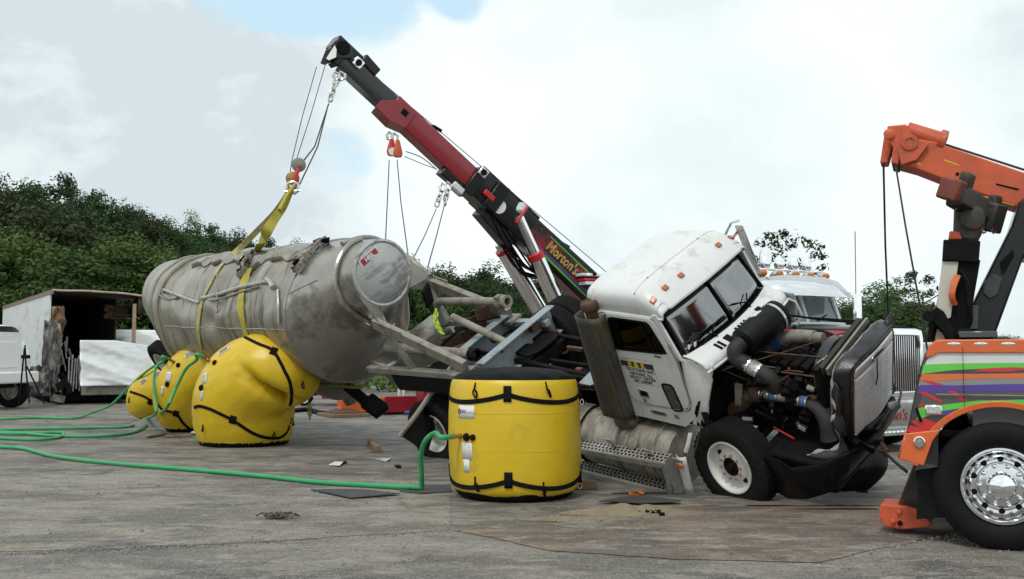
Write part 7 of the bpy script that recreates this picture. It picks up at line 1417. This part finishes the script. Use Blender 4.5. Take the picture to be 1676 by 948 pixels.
text('carton_lettering', 'TOP TEN PTO', .08, (0, -.152, .22), (1, 0, 0), (0, 0, 1), pm('ink_green', (.30, .42, .03), .6), cb_, .001); text('carton_lettering', 'EVERY YEAR', .06, (0, -.152, .10), (1, 0, 0), (0, 0, 1), white_label, cb_, .001)
# ================================================================== bystander, only the bare legs show under the barrel
pb = at(571, 668, 29.5); per = empty('person', 'person in dark shorts standing behind the orange outrigger, bare legs showing', 'person', (pb.x, pb.y, 0), (0, 0, .2))
def skinmesh(name, js, es, mat, par, sub=2):
    me = bpy.data.meshes.new(name); me.from_pydata([j[:3] for j in js], es, []); o = bpy.data.objects.new(name, me); S.collection.objects.link(o); o.parent = par; o.modifiers.new('k', 'SKIN'); q = o.modifiers.new('s', 'SUBSURF'); q.levels = sub; q.render_levels = sub
    for v, j in zip(me.skin_vertices[0].data, js): v.radius = (j[3], j[4] if len(j) > 4 else j[3])
    me.skin_vertices[0].data[0].use_root = True; me.materials.append(mat); return o
skinm = pm('skin', (.45, .26, .18), .6, 0, .08, 6)
J = [(0, 0, .98, .15, .11), (0, 0, 1.2, .13, .10), (0, 0, 1.42, .16, .10), (0, 0, 1.53, .06), (0, .01, 1.62, .085, .10), (0, .01, 1.72, .07, .09), (-.19, 0, 1.43, .06), (-.24, -.02, 1.15, .045), (-.22, -.10, .92, .035), (-.22, -.13, .82, .035, .02), (.19, 0, 1.43, .06), (.24, -.02, 1.15, .045), (.22, -.10, .92, .035), (.22, -.13, .82, .035, .02), (-.11, 0, .90, .09), (-.13, -.01, .50, .062), (-.14, .02, .30, .06), (-.14, .02, .08, .042), (-.15, -.13, .035, .045, .03), (.11, 0, .90, .09), (.13, -.01, .50, .062), (.14, .02, .30, .06), (.14, .02, .08, .042), (.15, -.13, .035, .045, .03)]
EE = [(0, 1), (1, 2), (2, 3), (3, 4), (4, 5), (2, 6), (6, 7), (7, 8), (8, 9), (2, 10), (10, 11), (11, 12), (12, 13), (0, 14), (14, 15), (15, 16), (16, 17), (17, 18), (0, 19), (19, 20), (20, 21), (21, 22), (22, 23)]
skinmesh('body', J, EE, skinm, per)
for s in (-1, 1):
    MB().loft([[V((s * .12 + math.cos(a) * r, math.sin(a) * r * .95, z)) for a in [k * .449 for k in range(14)]] for r, z in ((.135, 1.0), (.13, .85), (.125, .58))], False).build('shorts', pm('navy_cloth', (.02, .025, .04), .9), per, solid=.01); MB().box((s * .15, -.04, .04), (.10, .28, .08)).build('shoe', white_clean, per, bevel=.03)
    for k in range(4): MB().tube([(s * .22 + (k - 1.5) * .018, -.145, .80), (s * .22 + (k - 1.5) * .018, -.16, .76), (s * .22 + (k - 1.5) * .017, -.15, .72)], .009, 6).build('finger', skinm, per)
    MB().tube([(s * .195, -.15, .82), (s * .175, -.17, .78)], .010, 6).build('thumb', skinm, per)
MB().loft([[V((math.cos(a) * r, math.sin(a) * r * .62, z)) for a in [k * .314 for k in range(20)]] for r, z in ((.185, .93), (.18, 1.1), (.20, 1.3), (.20, 1.42), (.10, 1.50))], False).build('shirt', pm('grey_cloth', (.12, .12, .13), .9), per, solid=.01); MB().ball((0, .02, 1.70), .105, (.9, 1.05, .8), 12).build('hair', black_dull, per)
# ================================================================== loose things on the ground
def deb(name, label, cat, m, mat, bevel=0, smooth=35, solid=0): o = m.build(name, mat, None, bevel, smooth, solid); return tag(o, label, cat)
def flat(name, label, cat, pp, mat, z=.012, th=.01):
    a = [gnd(x, y) for x, y in pp]; c = sum(a, V()) / len(a); m = MB(); n = len(a); m.add([V((p.x - c.x, p.y - c.y, z + .02 * noise.noise(p * 3))) for p in a], [tuple(range(n))]); o = m.build(name, mat, None, 0, 0, th); o.location = (c.x, c.y, 0); return tag(o, label, cat)
rubm = pm('rubber_mat', (.05, .05, .05), .7, 0, .3, 4, bump=.4)
flat('rubber_mat', 'dark rubber mat beside the long green hose, corner lifted', 'mat', [(508, 804), (560, 803), (600, 805), (655, 812), (575, 818), (540, 811)], rubm, .02)
flat('rubber_mat', 'dark rubber mat under the hose left of the drum airbag', 'mat', [(650, 796), (737, 795), (740, 806), (690, 810), (655, 806)], rubm, .014)
flat('rubber_scrap', 'long black rubber strip behind the spilled sand', 'scrap', [(980, 826), (1015, 819), (1040, 816), (1112, 824), (1115, 826), (1050, 828), (1010, 825)], rubm, .03)
def plank(label, p0, p1, w_, h_): a = gnd(*p0); b = gnd(*p1); c = (a + b) / 2; m = MB().beam(V((a.x - c.x, a.y - c.y, h_ / 2 + .002)), V((b.x - c.x, b.y - c.y, h_ / 2 + .002)), w_, h_); o = m.build('timber_block', wood, None, .008); o.location = (c.x, c.y, 0); tag(o, label, 'timber', 'loose timbers on the concrete')
plank('short timber standing alone between the airbags and rear tyres', (606, 728), (618, 741), .10, .10); plank('dark timber poking out behind the drum airbag', (930, 801), (975, 800), .12, .10); plank('thin stick lying before the largest airbag, left piece', (240, 718), (270, 713), .06, .05); plank('long thin batten lying before the largest airbag', (268, 717), (315, 716), .05, .04)
flat('paper_scrap', 'crumpled white paper on the concrete below the tanker', 'litter', [(538, 763), (548, 759), (562, 760), (556, 765)], paper, .02); flat('plastic_scrap', 'black plastic scrap beside the white paper', 'litter', [(552, 759), (568, 757), (566, 760), (556, 761)], black_dull, .015); flat('plastic_scrap', 'small black scrap on the open concrete left of the hose bend', 'litter', [(645, 764), (655, 763), (657, 767), (650, 767)], black_dull, .015)
flat('plastic_wrap', 'clear plastic wrapper near the short timber', 'litter', [(615, 754), (625, 751), (640, 753), (632, 757)], pm('wrapper', (.35, .36, .37), .2), .02); flat('paper_scrap', 'white rag tucked against the largest airbag', 'litter', [(312, 712), (322, 707), (334, 709), (326, 714)], paper, .05)
rc = random.Random(9); cl = MB()
for k in range(26): a = rc.random() * 6.28; p = V((rc.gauss(0, .05), rc.gauss(0, .03), .02)); cl.tube([p, p + V((math.cos(a) * .05, math.sin(a) * .05, rc.uniform(.01, .05))), p + V((math.cos(a) * .12, math.sin(a) * .1, rc.uniform(.0, .03)))], .009, 5)
o = deb('weed_clump', 'dry tangled clump lying on the near concrete', 'debris', cl, pm('dry_clump', (.09, .07, .06), .9, 0, .4, 20)); o.location = gnd(455, 850)
cl = MB(); 
for k in range(12): cl.box((rc.gauss(0, .12), rc.gauss(0, .06), .02), (.05, .03, .03), Euler((rc.random(), rc.random(), rc.random())))
o = deb('asphalt_crumbs', 'dark crumbs in front of the spilled sand', 'debris', cl, black_grimy); o.location = gnd(1075, 842)
o = deb('lamp_fragment', 'broken orange lamp fragment near the cab steps', 'debris', MB().box((0, 0, .015), (.12, .05, .03), Euler((.2, .3, .5))).box((.08, .02, .03), (.06, .03, .02), Euler((.6, .3, .1))), amber); o.location = gnd(1038, 812)
bl = MB().tube([gnd(x, y) + V((0, 0, .05)) for x, y in ((515, 678), (560, 677), (640, 678), (700, 679), (760, 680))], .05, 8).build('supply_hose', pm('hose_blue', (.03, .06, .30), .4), None); tag(bl, 'blue supply hose lying behind the outrigger pad', 'hose')
bl = MB().tube(smoothpath([gnd(x, y) + V((0, 0, .06)) for x, y in ((560, 678), (530, 680), (515, 677), (500, 674), (480, 676))], 5), .06, 8).build('supply_hose', black_dull, None); tag(bl, 'black supply hose joined to the blue one behind the largest airbag', 'hose')
gc = empty('hanging_chain', 'short yellow-green chain dangling beside the largest airbag', 'chain', at(507, 664, 17.2)); gl_ = loc_of(gc); chain('chain_link', [gl_(at(507, 662, 17.2)), gl_(at(507, 688, 17.2))], pm('chain_green', (.22, .24, .05), .5, .3), gc, .09, .055, .012)
gc = empty('hanging_chain', 'bright lime green chain hanging from the coupler frame pipe', 'chain', at(713, 510, 14.9)); gl_ = loc_of(gc); chain('chain_link', [gl_(at(714, 508, 14.9)), gl_(at(713, 525, 14.85)), gl_(at(718, 538, 14.8)), gl_(at(728, 550, 14.75))], pm('chain_lime', (.35, .50, .03), .45, 0, .2, 20), gc, .085, .055, .014)
